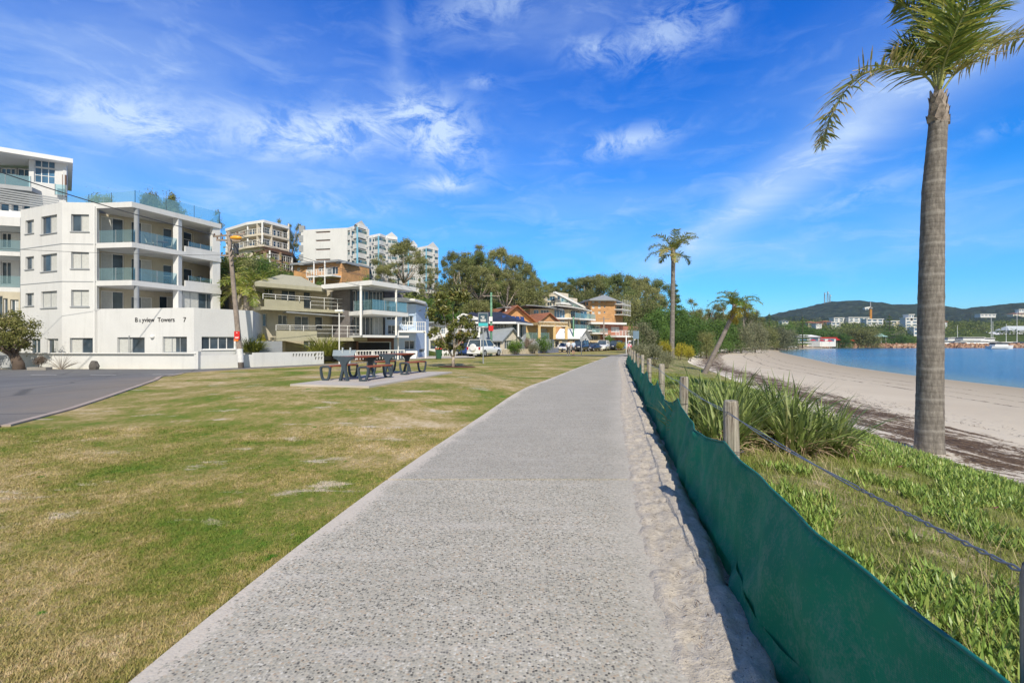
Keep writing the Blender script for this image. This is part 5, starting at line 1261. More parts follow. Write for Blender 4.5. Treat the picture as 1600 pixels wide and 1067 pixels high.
# wheelie bin
p = P(685.5,561); bn = thing('wheelie_bin', 'dark green wheelie bin with a red lid behind the young tree', 'bin', p); s_ = .86
m = MB(); a, b = .22, .29; m.idx([(-a,-a,.05),(a,-a,.05),(a,a,.05),(-a,a,.05),(-b,-b,.95),(b,-b,.95),(b,b+.05,.95),(-b,b+.05,.95)],[(3,2,1,0),(4,5,6,7),(0,1,5,4),(1,2,6,5),(2,3,7,6),(3,0,4,7)]); o = m.build('bin_body', M('bin_green',(.03,.10,.06),.5)); o.parent = bn
m = MB(); m.idx([(-.31,-.33,.952),(.31,-.33,.952),(.31,.38,.96),(-.31,.38,.96),(-.27,-.28,1.0),(.27,-.28,1.0),(.27,.34,1.07),(-.27,.34,1.07)],[(3,2,1,0),(4,5,6,7),(0,1,5,4),(1,2,6,5),(2,3,7,6),(3,0,4,7)]); o = m.build('lid', REDP); o.parent = bn
for x in (-.2,.2): m = MB(); m.tube([(x-.03,.28,.1),(x+.03,.28,.1)], .1, 12); o = m.build('wheel', CHAR); o.parent = bn
bn.rotation_euler.z = .3
sg = thing('beach_notice', 'blue-grey notice board backed onto the silver bush beside the fence end', 'sign', (*W(993.5,39), 0)); x, y = W(993.5,39)
for d in (-.18,.18): m = MB(); m.bar((x+d,y,-.3),(x+d,y,Z(518,39)),.05); m.build('leg', GREYM, sg)
m = MB(); m.box((x-.24,y-.05,Z(529.5,39)),(x+.24,y-.03,Z(517,39))); m.build('board', M('board_blue',(.16,.24,.33),.6), sg)

# ---------------------------------------------------------------- vehicles
TYRE = M('tyre_rubber', (.02,.02,.022), .9); RIM = M('alloy_rim', (.5,.5,.52), .35, metal=.6); LENS = M('headlight_lens', (.75,.77,.8), .15); RLENS = M('tail_light', (.45,.02,.02), .3); PLATE = M('number_plate', (.7,.68,.5), .5)
def paint(name, col):
    if name in MATS: return MATS[name]
    t = NT(name); b = t.pbr(col, .35, None, .5); b.inputs['Coat Weight'].default_value = .6; b.inputs['Coat Roughness'].default_value = .05; MATS[name] = t.m; return t.m
def car(lab, loc, rz, col, kind='sedan', name='parked_car', spare=False, group='cars parked along the street'):
    c = thing(name, lab, 'car', loc, group, rz)
    suv = kind == 'suv'; L, Wd, H = (4.75,1.9,1.85) if suv else (4.5,1.78,1.45); h = L/2; hw = Wd/2
    belt = 1.12 if suv else .92; g = .28 if suv else .2
    st = [(-h,.62,belt-.28,.80),(-h+.08,g+.2,belt-.06,.92),(-h+.5,g,belt,1),(-h+1.2,g,belt+.02,1),(0,g,belt,1),(h-1.55,g,belt-.03,1),(h-1.3,g,belt-.06,1),(h-.5,g,belt-.16,.97),(h-.12,g+.12,belt-.30,.88),(h,.5,belt-.42,.78)]
    m = MB(); vs = []
    for x, zb, zt_, k in st:
        w = hw*k; mid = zb+(zt_-zb)*.55
        vs += [(x,-w*.9,zb),(x,-w,zb+.1),(x,-w,mid),(x,-w*.95,zt_-.03),(x,-w*.86,zt_),(x,w*.86,zt_),(x,w*.95,zt_-.03),(x,w,mid),(x,w,zb+.1),(x,w*.9,zb)]
    fs = [(i*10+k, i*10+(k+1)%10, (i+1)*10+(k+1)%10, (i+1)*10+k) for i in range(len(st)-1) for k in range(10)]+[tuple(range(9,-1,-1)), tuple((len(st)-1)*10+k for k in range(10))]
    m.idx(vs, fs); o = m.build('body', col, smooth=True); o.parent = c
    r0, r1, f1, f0 = (-h+.12,-h+.35,h-2.35,h-1.5) if suv else (-h+.75,-h+1.45,h-2.3,h-1.35)
    tw = hw*.74; bw = hw*.9; m = MB(); n_ = 5
    m.idx([(r0,-bw,belt-.05),(f0,-bw,belt-.08),(f0,bw,belt-.08),(r0,bw,belt-.05),(r1,-tw,H-.05),(f1,-tw,H-.05),(f1,tw,H-.05),(r1,tw,H-.05)], [(4,5,6,7),(0,1,5,4),(1,2,6,5),(2,3,7,6),(3,0,4,7)]); o = m.build('window_glass', glass_dark()); o.parent = c
    m = MB(); m.prism([(r1-.08,-tw-.02),(f1+.06,-tw-.02),(f1+.1,0),(f1+.06,tw+.02),(r1-.08,tw+.02)], H-.055, H); 
    for s_ in (-1,1):
        for xa, xb in ((r0,r1),(f0,f1),((r0*.55+f0*.45),(r1*.5+f1*.5))): m.bar((xa,s_*(bw+.005),belt-.06),(xb,s_*(tw+.012),H-.04),.09,.05,(1,0,0))
    o = m.build('roof', col, bevel=.02); o.parent = c
    R_ = .38 if suv else .32
    for x in (-h+.85, h-.9):
        for s_ in (-1,1):
            m = MB(); y0 = s_*(hw-.20); y1 = s_*(hw+.012); m.tube([(x,y0,R_),(x,y1,R_)], R_, 20); w = m.build('wheel', TYRE); w.parent = c
            m = MB(); m.tube([(x,y1,R_),(x,y1+s_*.012,R_)], R_*.62, 14); q = m.build('rim', RIM); q.parent = w
    for s_ in (-1,1):
        m = MB(); m.box((h-.20,s_*hw*.66-.2,belt-.42),(h-.035,s_*hw*.66+.2,belt-.26)); o = m.build('headlight', LENS, bevel=.03); o.parent = c
        m = MB(); m.box((-h-.005,s_*hw*.78-.1,belt-.38),(-h+.12,s_*hw*.78+.1,belt-.08)); o = m.build('tail_light', RLENS, bevel=.02); o.parent = c
        m = MB(); m.box((f0-.5,s_*(hw+.02)-.1,belt-.02),(f0-.32,s_*(hw+.02)+.1,belt+.14)); o = m.build('mirror', col, bevel=.02); o.parent = c
    m = MB(); m.box((h-.10,-.45,belt-.50),(h+.01,.45,belt-.32)); o = m.build('grille', CHAR, bevel=.02); o.parent = c
    for s_ in (-1,1):
        m = MB(); m.box((s_*(h-.06)-.12,-hw*.86,g+.04),(s_*(h-.06)+.10,hw*.86,g+.26)); o = m.build('bumper', CHAR if not suv else col, bevel=.04); o.parent = c
        m = MB(); m.box((s_*(h+.05)-.01,-.2,.48),(s_*(h+.05)+.012,.2,.6)); o = m.build('number_plate', PLATE); o.parent = c
    if spare:
        m = MB(); m.tube([(-h+.02,0,belt-.12),(-h-.14,0,belt-.12),(-h-.2,0,belt-.12)], [.40,.40,.33], 24); o = m.build('spare_wheel_cover', col, smooth=False, bevel=.02); o.parent = c
    return c
PW, PK, PB, PS = paint('white_car_paint',(.75,.76,.76)), paint('black_car_paint',(.018,.02,.028)), paint('blue_car_paint',(.01,.05,.22)), paint('silver_car_paint',(.5,.52,.54))
def G3(px, Y): x, y = W(px, Y); return Vector((x, y, T(x,y)+.03))
def car_at(px, py, **kw):
    p = P(px, py); return p+Vector((0,0,.06))
car('white four wheel drive with a white spare wheel cover on its rear door', G3(757.5,53.5), R(62), PW, 'suv', spare=True)
car('small dark blue car half hidden behind the white four wheel drive', G3(735,56), R(0)+R(-15), PB)
fs_ = [(882,76.5,PW,'sedan','white hatchback facing the camera left of the walkers',-112),(906,79,PK,'suv','black four wheel drive facing the camera behind the walkers',-118),(925,82.5,PK,'sedan','black sedan parked left of the white utility',-124),(941.5,86,PW,'suv','white utility parked between two dark cars',-112),(960,91,PK,'suv','dark navy wagon right of the white utility',-125),(971,95,paint('sky_blue_car_paint',(.05,.25,.5)),'sedan','bright blue hatchback at the right end of the parked row',-128)]
for px, py, c_, k_, lab, a in fs_: car(lab, G3(px,py), R(a), c_, k_)
car('white van glimpsed over the silver bush at the path end', Vector((*W(989,82),T(*W(989,82)))), R(-100), PW, 'suv')

# ---------------------------------------------------------------- people
SKIN = M('skin', (.50,.29,.20), .6, .1); HAIR = M('dark_hair', (.05,.03,.02), .8, .3, 20)
def person(lab, loc, rz, H, top, bottom, stride=.18, shorts=False, hat=None, hair=HAIR, arm=.12, cap=None):
    """continuous skinned figure facing local -y"""
    o = thing('person', lab, 'person', loc, 'people walking by the path', rz); k = H/1.72
    J = {}; E = []; V = []; Rd = []
    def j(name, p, r, par=None):
        J[name] = len(V); V.append(Vector(p)*k); Rd.append(r*k)
        if par is not None: E.append((J[par], J[name]))
    j('pel',(0,0,.95),.135); j('waist',(0,0,1.1),.12,'pel'); j('chest',(0,-.01,1.3),.145,'waist'); j('neck0',(0,0,1.44),.075,'chest'); j('neck',(0,-.01,1.50),.052,'neck0'); j('head0',(0,-.02,1.57),.075,'neck'); j('head1',(0,-.02,1.65),.088,'head0'); j('head2',(0,-.01,1.71),.06,'head1')
    for s_, n in ((-1,'l'),(1,'r')):
        st = stride*s_
        j('hip'+n,(s_*.09,0,.90),.105,'pel'); j('knee'+n,(s_*.10,-st*.6-.03,.50),.065,'hip'+n); j('calf'+n,(s_*.10,-st*.75+(.03 if st < 0 else 0),.34),.058,'knee'+n); j('ank'+n,(s_*.10,-st+(.06 if st < 0 else 0),.09),.04,'calf'+n); j('toe'+n,(s_*.11,-st-.14,.035),.036,'ank'+n)
        j('sh'+n,(s_*.17,0,1.40),.062,'chest'); j('elb'+n,(s_*(.20+arm*.3),.03*s_,1.13),.043,'sh'+n); j('wr'+n,(s_*(.22+arm*.3),-.08+.1*s_,.90),.028,'elb'+n); j('palm'+n,(s_*(.22+arm*.3),-.09+.1*s_,.83),.030,'wr'+n)
        for f, (dx, L_) in enumerate(((-.03,.075),(-.01,.09),(.01,.085),(.028,.065))):
            j('f%d%s'%(f,n),(s_*(.22+arm*.3)+dx*.5,-.09+.1*s_+dx,.80),.010,'palm'+n); j('g%d%s'%(f,n),(s_*(.22+arm*.3)+dx*.5-s_*.012,-.10+.1*s_+dx*1.1,.80-L_),.008,'f%d%s'%(f,n))
        j('th'+n,(s_*(.20+arm*.3),-.13+.1*s_,.80),.010,'palm'+n)
    me = bpy.data.meshes.new('body'); me.from_pydata(V, E, []); b = bpy.data.objects.new('body', me); COL.objects.link(b); b.parent = o
    me.materials.append(SKIN); sk = b.modifiers.new('skin','SKIN'); b.modifiers.new('sub','SUBSURF').levels = 1; b.modifiers['sub'].render_levels = 1
    if not me.skin_vertices: me.skin_vertices.new()
    for i, r in enumerate(Rd): me.skin_vertices[0].data[i].radius = (r, r)
    me.skin_vertices[0].data[0].use_root = True
    def cloth(nm, chain_list, mat):
        vv, ee, rr = [], [], []; ix = {}
        for a, ra in chain_list['pts'].items(): ix[a] = len(vv); vv.append(V[J[a]] if isinstance(a, str) else Vector(a)*k); rr.append(ra*k)
        for a, b_ in chain_list['edges']: ee.append((ix[a], ix[b_]))
        m_ = bpy.data.meshes.new(nm); m_.from_pydata(vv, ee, []); q = bpy.data.objects.new(nm, m_); COL.objects.link(q); q.parent = o; m_.materials.append(mat)
        q.modifiers.new('skin','SKIN'); q.modifiers.new('sub','SUBSURF').levels = 1; q.modifiers['sub'].render_levels = 1
        if not m_.skin_vertices: m_.skin_vertices.new()
        for i, r in enumerate(rr): m_.skin_vertices[0].data[i].radius = (r, r)
        m_.skin_vertices[0].data[0].use_root = True
    cloth('shirt', {'pts':{'waist':.145,'pel':.15,'chest':.168,'neck0':.085,'shl':.078,'shr':.078,'elbl':.062,'elbr':.062},'edges':[('waist','pel'),('waist','chest'),('chest','neck0'),('chest','shl'),('chest','shr'),('shl','elbl'),('shr','elbr')]}, top)
    if shorts: cloth('shorts', {'pts':{'pel':.152,'hipl':.122,'hipr':.122,'kneel':.088,'kneer':.088},'edges':[('pel','hipl'),('pel','hipr'),('hipl','kneel'),('hipr','kneer')]}, bottom)
    else: cloth('trousers', {'pts':{'pel':.152,'hipl':.12,'hipr':.12,'kneel':.082,'kneer':.082,'calfl':.072,'calfr':.072,'ankl':.058,'ankr':.058},'edges':[('pel','hipl'),('pel','hipr'),('hipl','kneel'),('hipr','kneer'),('kneel','calfl'),('kneer','calfr'),('calfl','ankl'),('calfr','ankr')]}, bottom)
    for n in 'lr': 
        a_, b_ = V[J['ank'+n]], V[J['toe'+n]]; m = MB(); m.ball((a_+b_)/2-Vector((0,0,.025)), (.055*k,.14*k,.05*k), 10, 6); q = m.build('shoe', WHITE2 if not shorts else CHAR, smooth=True); q.parent = o
    m = MB(); hc = V[J['head1']]; m.ball(hc+Vector((0,.02,.035)), (.098*k,.112*k,.10*k), 12, 8); q = m.build('hair', hair, smooth=True); q.parent = o
    m = MB(); f = hc+Vector((0,-.095*k,-.01)); m.ball(f, (.014,.022,.022), 8, 5); q = m.build('nose', SKIN, smooth=True); q.parent = o
    for s_ in (-1,1): m = MB(); m.ball(hc+Vector((s_*.034,-.084*k,.02)), (.012,.008,.009), 8, 5); q = m.build('eye', CHAR, smooth=True); q.parent = o
    for s_ in (-1,1): m = MB(); m.ball(hc+Vector((s_*.09*k,0,-.005)), (.014,.022,.032), 8, 5); q = m.build('ear', SKIN, smooth=True); q.parent = o
    m = MB(); m.ball(hc+Vector((0,-.088*k,-.048)), (.026,.008,.007), 8, 5); q = m.build('mouth', M('lips',(.4,.12,.1)), smooth=True); q.parent = o
    if hat: m = MB(); m.tube([hc+Vector((0,0,.045)),hc+Vector((0,0,.05)),hc+Vector((0,0,.06)),hc+Vector((0,0,.14))], [.10,.19,.115,.09], 16); q = m.build('hat', hat, smooth=True); q.parent = o
    return o
p = P(888,555.2); person('person in white shirt and dark trousers walking on the left', p+Vector((0,0,.05)), R(178), 1.76, M('white_cotton',(.72,.73,.76),.9), CHAR, .2)
p = P(896,555.2); person('person in pale blue shirt and dark shorts walking on the right', p+Vector((0,0,.05)), R(184), 1.72, M('pale_blue_cotton',(.55,.64,.78),.9), CHAR, -.16, True)
p = P(982,560.5)
tf = NT('pink_floral_cotton'); v_ = tf.n('ShaderNodeTexVoronoi', Vector=tf.obj(), Scale=11.0); tf.pbr(tf.ramp(tf.n('ShaderNodeSeparateColor', Color=v_.outputs['Color']).outputs[0], [(0,(.75,.72,.72)),(.45,(.75,.2,.35)),(.7,(.6,.05,.12)),(1,(.8,.78,.8))], 'CONSTANT'), .9)
person('person in a white hat and pink floral top beyond the fence end', p+Vector((.1,0,.03)), R(10), 1.6, tf.m, M('pink_cotton',(.62,.25,.27),.9), .15, hat=WHITE2)
# ---------------------------------------------------------------- vegetation
G = np.random.default_rng(11)
def leaf_quads(C, size, rng, aspect=.5, nrm=None, up=0.0):
    n = len(C); N = rng.normal(size=(n,3))
    if nrm is not None: N = N*.8+nrm*1.1
    N[:,2] += up; N /= np.linalg.norm(N, axis=1)[:,None]
    A = np.cross(N, rng.normal(size=(n,3))); A /= np.linalg.norm(A, axis=1)[:,None]; B = np.cross(N, A)
    s = (size*rng.uniform(.6,1.3,n))[:,None]; A = A*s; B = B*s*aspect
    return np.stack([C-A, C-B*.9-A*.05, C+A, C+B*.9-A*.05], 1)
def cloud(blobs, n, size, rng, aspect=.5, shell=.55, up=.2, soft=.5):
    bl = np.array(blobs, float); wt = (bl[:,3]*bl[:,4]*bl[:,5])**.62; k = rng.choice(len(bl), n, p=wt/wt.sum()); b = bl[k]
    D = rng.normal(size=(n,3)); D /= np.linalg.norm(D, axis=1)[:,None]; r = (shell+(1-shell)*rng.random(n))[:,None]
    lump = 1+.22*np.sin(D[:,0:1]*5+b[:,0:1]*3)*np.sin(D[:,1:2]*6+b[:,1:2]*2)
    r = r*np.where(rng.random(n) < soft, rng.gamma(5,.2,n), 1)[:,None]
    C = b[:,:3]+D*b[:,3:6]*r*lump
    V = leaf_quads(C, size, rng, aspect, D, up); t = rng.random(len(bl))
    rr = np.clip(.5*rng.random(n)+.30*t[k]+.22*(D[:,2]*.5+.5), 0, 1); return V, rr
BARK = M('gum_bark', (.42,.36,.30), .9, .35, 3, .5, 12); BARKD = M('dark_bark', (.12,.09,.07), .95, .35, 4, .7, 14)
LGUM = leaf_mat('gum_leaves', [(.07,.09,.035),(.14,.17,.05),(.23,.25,.085),(.34,.32,.14)], .2)
LGUM2 = leaf_mat('green_gum_leaves', [(.04,.07,.02),(.09,.14,.035),(.15,.20,.055),(.25,.27,.10)], .2)
LDENSE = leaf_mat('dense_leaves', [(.022,.055,.015),(.05,.12,.022),(.10,.19,.035),(.17,.26,.06)], .2)
LGREY = leaf_mat('grey_green_leaves', [(.09,.105,.06),(.15,.17,.09),(.23,.24,.14),(.34,.33,.20)], .2)
LMAG = leaf_mat('magnolia_leaves', [(.03,.06,.012),(.07,.12,.025),(.11,.18,.035),(.17,.19,.05),(.32,.19,.08)], .15, .35)
LLIME = leaf_mat('lime_leaves', [(.04,.11,.008),(.09,.20,.015),(.17,.30,.03),(.26,.38,.06)], .3)
LYEL = leaf_mat('yellow_leaves', [(.12,.14,.01),(.28,.26,.02),(.45,.38,.03),(.5,.45,.08)], .25)
LBROWN = leaf_mat('bare_twigs', [(.13,.10,.08),(.22,.17,.13),(.30,.24,.18)], .1)
def tree_proto(name, kind, seed, mat, bark, H=12.0, hidden=False):
    rng = np.random.default_rng(seed); rnd = random.Random(seed); root = bpy.data.objects.new(name, None); COL.objects.link(root)
    blobs = []; tm = MB()
    if kind == 'gum':
        nl = rnd.randint(5,7); fork = H*rnd.uniform(.22,.34); lean = rnd.uniform(-.6,.6)
        tm.tube([(0,0,-1.5),(lean*.3,0,fork*.6),(lean*.5,.1,fork)], [.34,.28,.25], 8)
        for i in range(nl):
            a = 2*math.pi*(i+rnd.random()*.6)/nl; R1 = H*rnd.uniform(.08,.30); z1 = H*rnd.uniform(.50,.86)
            p0 = Vector((lean*.5,.1,fork)); p2 = Vector((R1*math.cos(a),R1*math.sin(a),z1)); p1 = p0.lerp(p2,.5)+Vector((rnd.uniform(-.5,.5),rnd.uniform(-.5,.5),-.4))
            tm.tube([p0,p1,p2], [.2,.13,.06], 7)
            for q in range(rnd.randint(5,7)):
                b = a+rnd.uniform(-1.1,1.1); e = p2+Vector((math.cos(b)*H*rnd.uniform(.06,.17),math.sin(b)*H*rnd.uniform(.06,.17),rnd.uniform(-.17,.13)*H)); tm.tube([p1.lerp(p2,.6),e], [.07,.03], 5)
                s = H*rnd.uniform(.06,.115); blobs.append((e.x,e.y,e.z,s*1.25,s*1.25,s*.72))
        n, sz, asp, sh = 11000, H*.013, .42, .2
    elif kind == 'canopy':
        fk = H*.3; tm.tube([(0,0,-1.5),(.3,0,fk)], [.36,.26], 8)
        for i in range(9):
            a = i*.7+rnd.random(); e = Vector((H*.3*math.cos(a),H*.3*math.sin(a),H*rnd.uniform(.55,.8))); tm.tube([(.3,0,fk),Vector((.3,0,fk)).lerp(e,.5)+Vector((0,0,-.5)),e], [.2,.13,.05], 6)
        for i in range(58):
            a = rnd.random()*6.28; e = rnd.uniform(-.35,1.5); r = H*rnd.uniform(.30,.46); k = 1+.18*math.sin(a*3+seed)
            s = H*rnd.uniform(.055,.095); blobs.append((r*k*math.cos(a)*math.cos(e),r*k*math.sin(a)*math.cos(e),H*.56+H*.40*math.sin(e)*rnd.uniform(.75,1.02),s*1.3,s*1.3,s*.85))
        n, sz, asp, sh = 15000, H*.0125, .42, .25
    elif kind == 'dense':
        tm.tube([(0,0,-1),(0,0,H*.4)], [.3,.2], 7)
        for i in range(26):
            a, e, r = rnd.random()*6.28, rnd.uniform(-.2,1.5), rnd.uniform(.55,.95)
            blobs.append((H*.38*r*math.cos(a)*math.cos(e*.8),H*.38*r*math.sin(a)*math.cos(e*.8),H*.42+H*.38*r*math.sin(e),H*rnd.uniform(.12,.19),H*rnd.uniform(.12,.19),H*rnd.uniform(.09,.14)))
        for i in range(8): a = i*.785; blobs.append((H*.33*math.cos(a),H*.33*math.sin(a),H*.2,H*.15,H*.15,H*.17))
        blobs.append((0,0,H*.45,H*.3,H*.3,H*.33)); n, sz, asp, sh = 7500, H*.018, .5, .65
    elif kind == 'pine':
        tm.tube([(0,0,-1),(0,0,H)], [.3,.05], 7)
        for i in range(11):
            z = H*(.14+.078*i); rr = H*.26*(1-i/11.5)
            for q in range(6): a = q*1.047+i*.5; blobs.append((rr*.6*math.cos(a),rr*.6*math.sin(a),z,rr*.45+.15,rr*.45+.15,H*.022))
        n, sz, asp, sh = 4200, H*.014, .4, .3
    elif kind == 'shrub':
        for i in range(4): a = i*1.6; tm.tube([(0,0,-.2),(H*.25*math.cos(a),H*.25*math.sin(a),H*.5)], [.05,.02], 5)
        for i in range(12):
            a = rnd.random()*6.28; r = rnd.uniform(.1,.42)*H; blobs.append((r*math.cos(a),r*math.sin(a),H*rnd.uniform(.35,.72),H*.26,H*.26,H*.24))
        n, sz, asp, sh = 2600, H*.035, .45, .6
    V, r = cloud(blobs, n, sz, rng, asp, sh)
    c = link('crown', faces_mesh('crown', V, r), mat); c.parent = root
    t = tm.build('trunk', bark, smooth=True); t.parent = root
    return root
PROTO = {}
def proto(key):
    if key in PROTO: return copy_data(PROTO[key])
    kinds = dict(can0=('canopy',1,LGUM,BARK),can1=('canopy',2,LGUM,BARK),can2=('canopy',3,LGUM2,BARK),gum0=('gum',1,LGUM,BARK),gum1=('gum',2,LGUM,BARK),gum2=('gum',5,LGUM,BARK),gum3=('gum',9,LGUM,BARK),dense0=('dense',3,LDENSE,BARKD),dense1=('dense',4,LDENSE,BARKD),olive0=('dense',6,LGREY,BARKD),olive1=('dense',8,LGUM,BARKD),pine0=('pine',3,LDENSE,BARKD),
        shrub0=('shrub',1,LDENSE,BARKD),shrub1=('shrub',2,LLIME,BARKD),shrub2=('shrub',3,LGREY,BARKD),shrub3=('shrub',4,LYEL,BARKD),shrub4=('shrub',6,LBROWN,BARKD),shrub5=('shrub',7,LGUM,BARKD))
    kd, sd, ml, mb = kinds[key]; H = 2.0 if kd == 'shrub' else 12.0
    PROTO[key] = tree_proto('tree', kd, sd, ml, mb, H); PROTO[key]['_H'] = H; PROTO[key]['_w'] = .9 if kd in ('gum','canopy') else .98 if kd == 'dense' else .5 if kd == 'pine' else 1.3
    PROTO[key]['_new'] = 1; return PROTO[key]
def copy_data(r): return r
def plant(name, key, px, pytop, Y, width_px, label, cat, group=None, rz=None, zb=None):
    """a plant whose top and width are read from the photo at distance Y"""
    src = proto(key); x, y = W(px, Y); z0 = T(x, y)-.1 if zb is None else zb
    H = (Z(pytop, Y)-z0)*(1.1 if key.startswith(('dense','olive')) and Y < 240 else 1.0); wd = width_px/F*Y; s = (wd/(src['_w']*src['_H']), wd/(src['_w']*src['_H']), H/src['_H'])
    rz = random.Random(int(px*7+Y)).uniform(0, 6.28) if rz is None else rz
    if src.get('_new'):
        del src['_new']; o = src; o.name = name; o.location = (x,y,z0); o.rotation_euler.z = rz; o.scale = s; tag(o, label, cat, group)
        if not group and 'group' in o: del o['group']
    else:
        o = src.copy(); COL.objects.link(o); o.name = name; o.location = (x,y,z0); o.rotation_euler.z = rz; o.scale = s
        for k in ('group',):
            if k in o: del o[k]
        tag(o, label, cat, group)
        for ch in src.children: c = ch.copy(); COL.objects.link(c); c.parent = o
    for k in ('_H','_w','_new'):
        if k in o and o is not src: del o[k]
    return o
ORD = ['leftmost','second','third','fourth','fifth','sixth','seventh','eighth','ninth','tenth','eleventh','twelfth','thirteenth','fourteenth','fifteenth','sixteenth','seventeenth','eighteenth','nineteenth','twentieth']
def row_of(name, items, what, where, cat, group):
    items = sorted(items, key=lambda q: q[1])
    for i, (key, px, pt, Y, w) in enumerate(items):
        lab = (('leftmost ' if i == 0 else 'rightmost ' if i == len(items)-1 else ORD[i]+' ')+what+('' if i in (0,len(items)-1) else ' from the left')+' '+where)
        plant(name, key, px, pt, Y, w, lab, cat, group)
# gums behind the corner apartments
row_of('gum_tree', [('can0',236,299,62,60),('can1',268,302,60,60),('can2',160,303,64,60),('gum3',322,326,60,40)], 'gum crown', 'showing above the apartment roof', 'tree', 'gum trees behind the apartments')
row_of('gum_tree', [('gum1',436,344,112,34),('gum2',457,350,118,34)], 'dark gum', 'between the hillside towers', 'tree', 'gum trees between the towers')
row_of('gum_tree', [('gum0',603,402,84,38),('can0',633,374,88,80),('gum2',668,428,86,34)], 'gum', 'in front of the blue balcony towers', 'tree', 'gum trees before the towers')
row_of('gum_tree', [('can0',708,392,104,46),('gum0',727,382,112,60),('can2',748,392,108,56),('gum3',764,388,112,56),('can1',782,385,114,62),('can0',806,398,108,56),('can2',824,412,116,46),('gum2',842,426,112,40),('can1',724,405,94,58),('gum2',790,425,98,60),('can0',748,415,96,66)], 'tall gum', 'on the ridge right of the towers', 'tree', 'gum trees on the ridge')
row_of('gum_tree', [('can0',858,442,150,50),('can1',878,440,160,54),('can2',898,434,165,60),('can0',918,430,158,64),('can1',940,428,170,70),('can2',962,427,160,70),('can0',984,429,172,70),('can1',1004,432,165,66),('can2',1028,436,175,66),('olive1',870,455,148,56),('olive1',910,448,150,64),('olive1',990,450,148,60),('olive1',965,450,146,60),('olive1',1012,458,140,54)], 'gum', 'in the wooded ridge behind the brick flats', 'tree', 'gum trees on the far ridge')
plant('norfolk_pine', 'pine0', 1056, 438, 150, 40, 'dark conical pine poking up behind the tall palm', 'tree')
row_of('gum_tree', [('gum0',1085,470,190,50),('gum2',1106,476,200,46),('gum1',1126,478,205,44),('gum3',1140,470,190,40),('gum2',1160,478,210,48),('gum0',1180,474,215,40)], 'distant gum', 'behind the shoreline thicket', 'tree', 'distant gum trees behind the thicket')
row_of('understorey_tree', [('olive1',706,434,98,50),('olive1',732,425,104,64),('dense1',765,432,100,60),('olive1',800,428,106,66),('olive1',835,440,108,50),('olive0',775,420,116,50),('olive1',818,432,122,50)], 'rounded olive tree', 'under the ridge gums', 'tree', 'rounded trees under the ridge gums')
# shoreline thicket
row_of('shore_tree', [('olive0',1004,500,64,50),('dense0',1022,476,78,62),('dense1',1048,470,84,70),('dense0',1078,480,88,64),('dense1',1095,500,80,50),('dense1',1120,490,112,56),('dense0',1140,496,120,50),('olive0',1158,505,120,46),('olive0',1180,500,135,44),('dense0',1030,505,66,50),('dense1',1070,512,70,52),('olive1',1104,512,76,36)], 'dense dark shore tree', 'behind the dune palms', 'tree', 'dense trees along the shore')
row_of('shore_tree', [('pine0',1202,488,225,22),('olive1',1198,505,190,44),('olive0',1214,508,200,50),('dense1',1228,498,235,34),('pine0',1254,492,245,24),('olive0',1230,512,205,40),('dense0',1262,503,300,44),('dense0',1288,506,305,44),('dense1',1310,512,300,34),('olive1',1332,502,292,56),('olive1',1352,502,285,50),('dense0',1316,515,280,34),('dense1',1374,508,300,40),('pine0',1390,490,310,30),('olive0',1400,512,315,44),('dense0',1416,514,300,36),('olive1',1382,512,330,50)], 'shore tree', 'around the far curve of the beach', 'tree', 'trees around the far beach')
row_of('marina_tree', [('olive1',1486,500,420,44),('olive1',1506,505,430,40),('olive0',1530,504,410,50),('dense0',1556,500,430,44),('olive1',1580,498,420,50),('dense1',1600,496,440,50),('olive0',1448,512,400,30)], 'rounded tree', 'behind the marina boats', 'tree', 'trees behind the marina')
# shrubs
plant('shrub','shrub1',806,526,60.5,30,'bright lime green bush against the cottage gable','shrub')
plant('shrub','shrub4',826,524,66,24,'bare brownish bush right of the lime bush','shrub')
plant('shrub','shrub0',850,520,67,34,'dark rounded bush behind the slate fence','shrub')
plant('shrub','shrub2',834,535,64.5,22,'grey-green bush behind the timber fence','shrub')
plant('shrub','shrub3',410,514,41.2,26,'yellowish bush above the dark yard fence','shrub')
plant('shrub','shrub0',952,518,92,20,'dark bush on the stone retaining wall','shrub')
plant('shrub','shrub3',968,532,88,22,'low yellow flowering bush by the blue car','shrub')
plant('shrub','shrub1',996,500,112,34,'lime green bushes above the pink retaining wall','shrub')
plant('shrub','shrub5',892,500,96,20,'small bush in front of the glass fronted house','shrub')
for q in ((470,'left'),(500,'middle'),(540,'right')): plant('shrub','shrub0',q[0],430+(q[0]-470)*.1,67,26,'dark hedge bush at the %s below the pergola house' % q[1],'shrub')
plant('shrub','shrub0',572,420,72,26,'dark pointed bush right of the pergola house','shrub')
row_of('palm_bush', [('shrub3',1040,528,58,30),('shrub3',1062,532,56,26),('shrub3',1078,536,60,24)], 'yellow flowering bush', 'left of the leaning palm', 'shrub', 'yellow bushes by the tall palm')
row_of('silver_bush', [('shrub2',1000,532,33,34),('shrub2',1022,533,34,40),('shrub2',1042,545,30,26),('shrub2',990,536,38,20)], 'silver-green bush', 'behind the fence posts', 'shrub', 'silver bushes beside the fence')
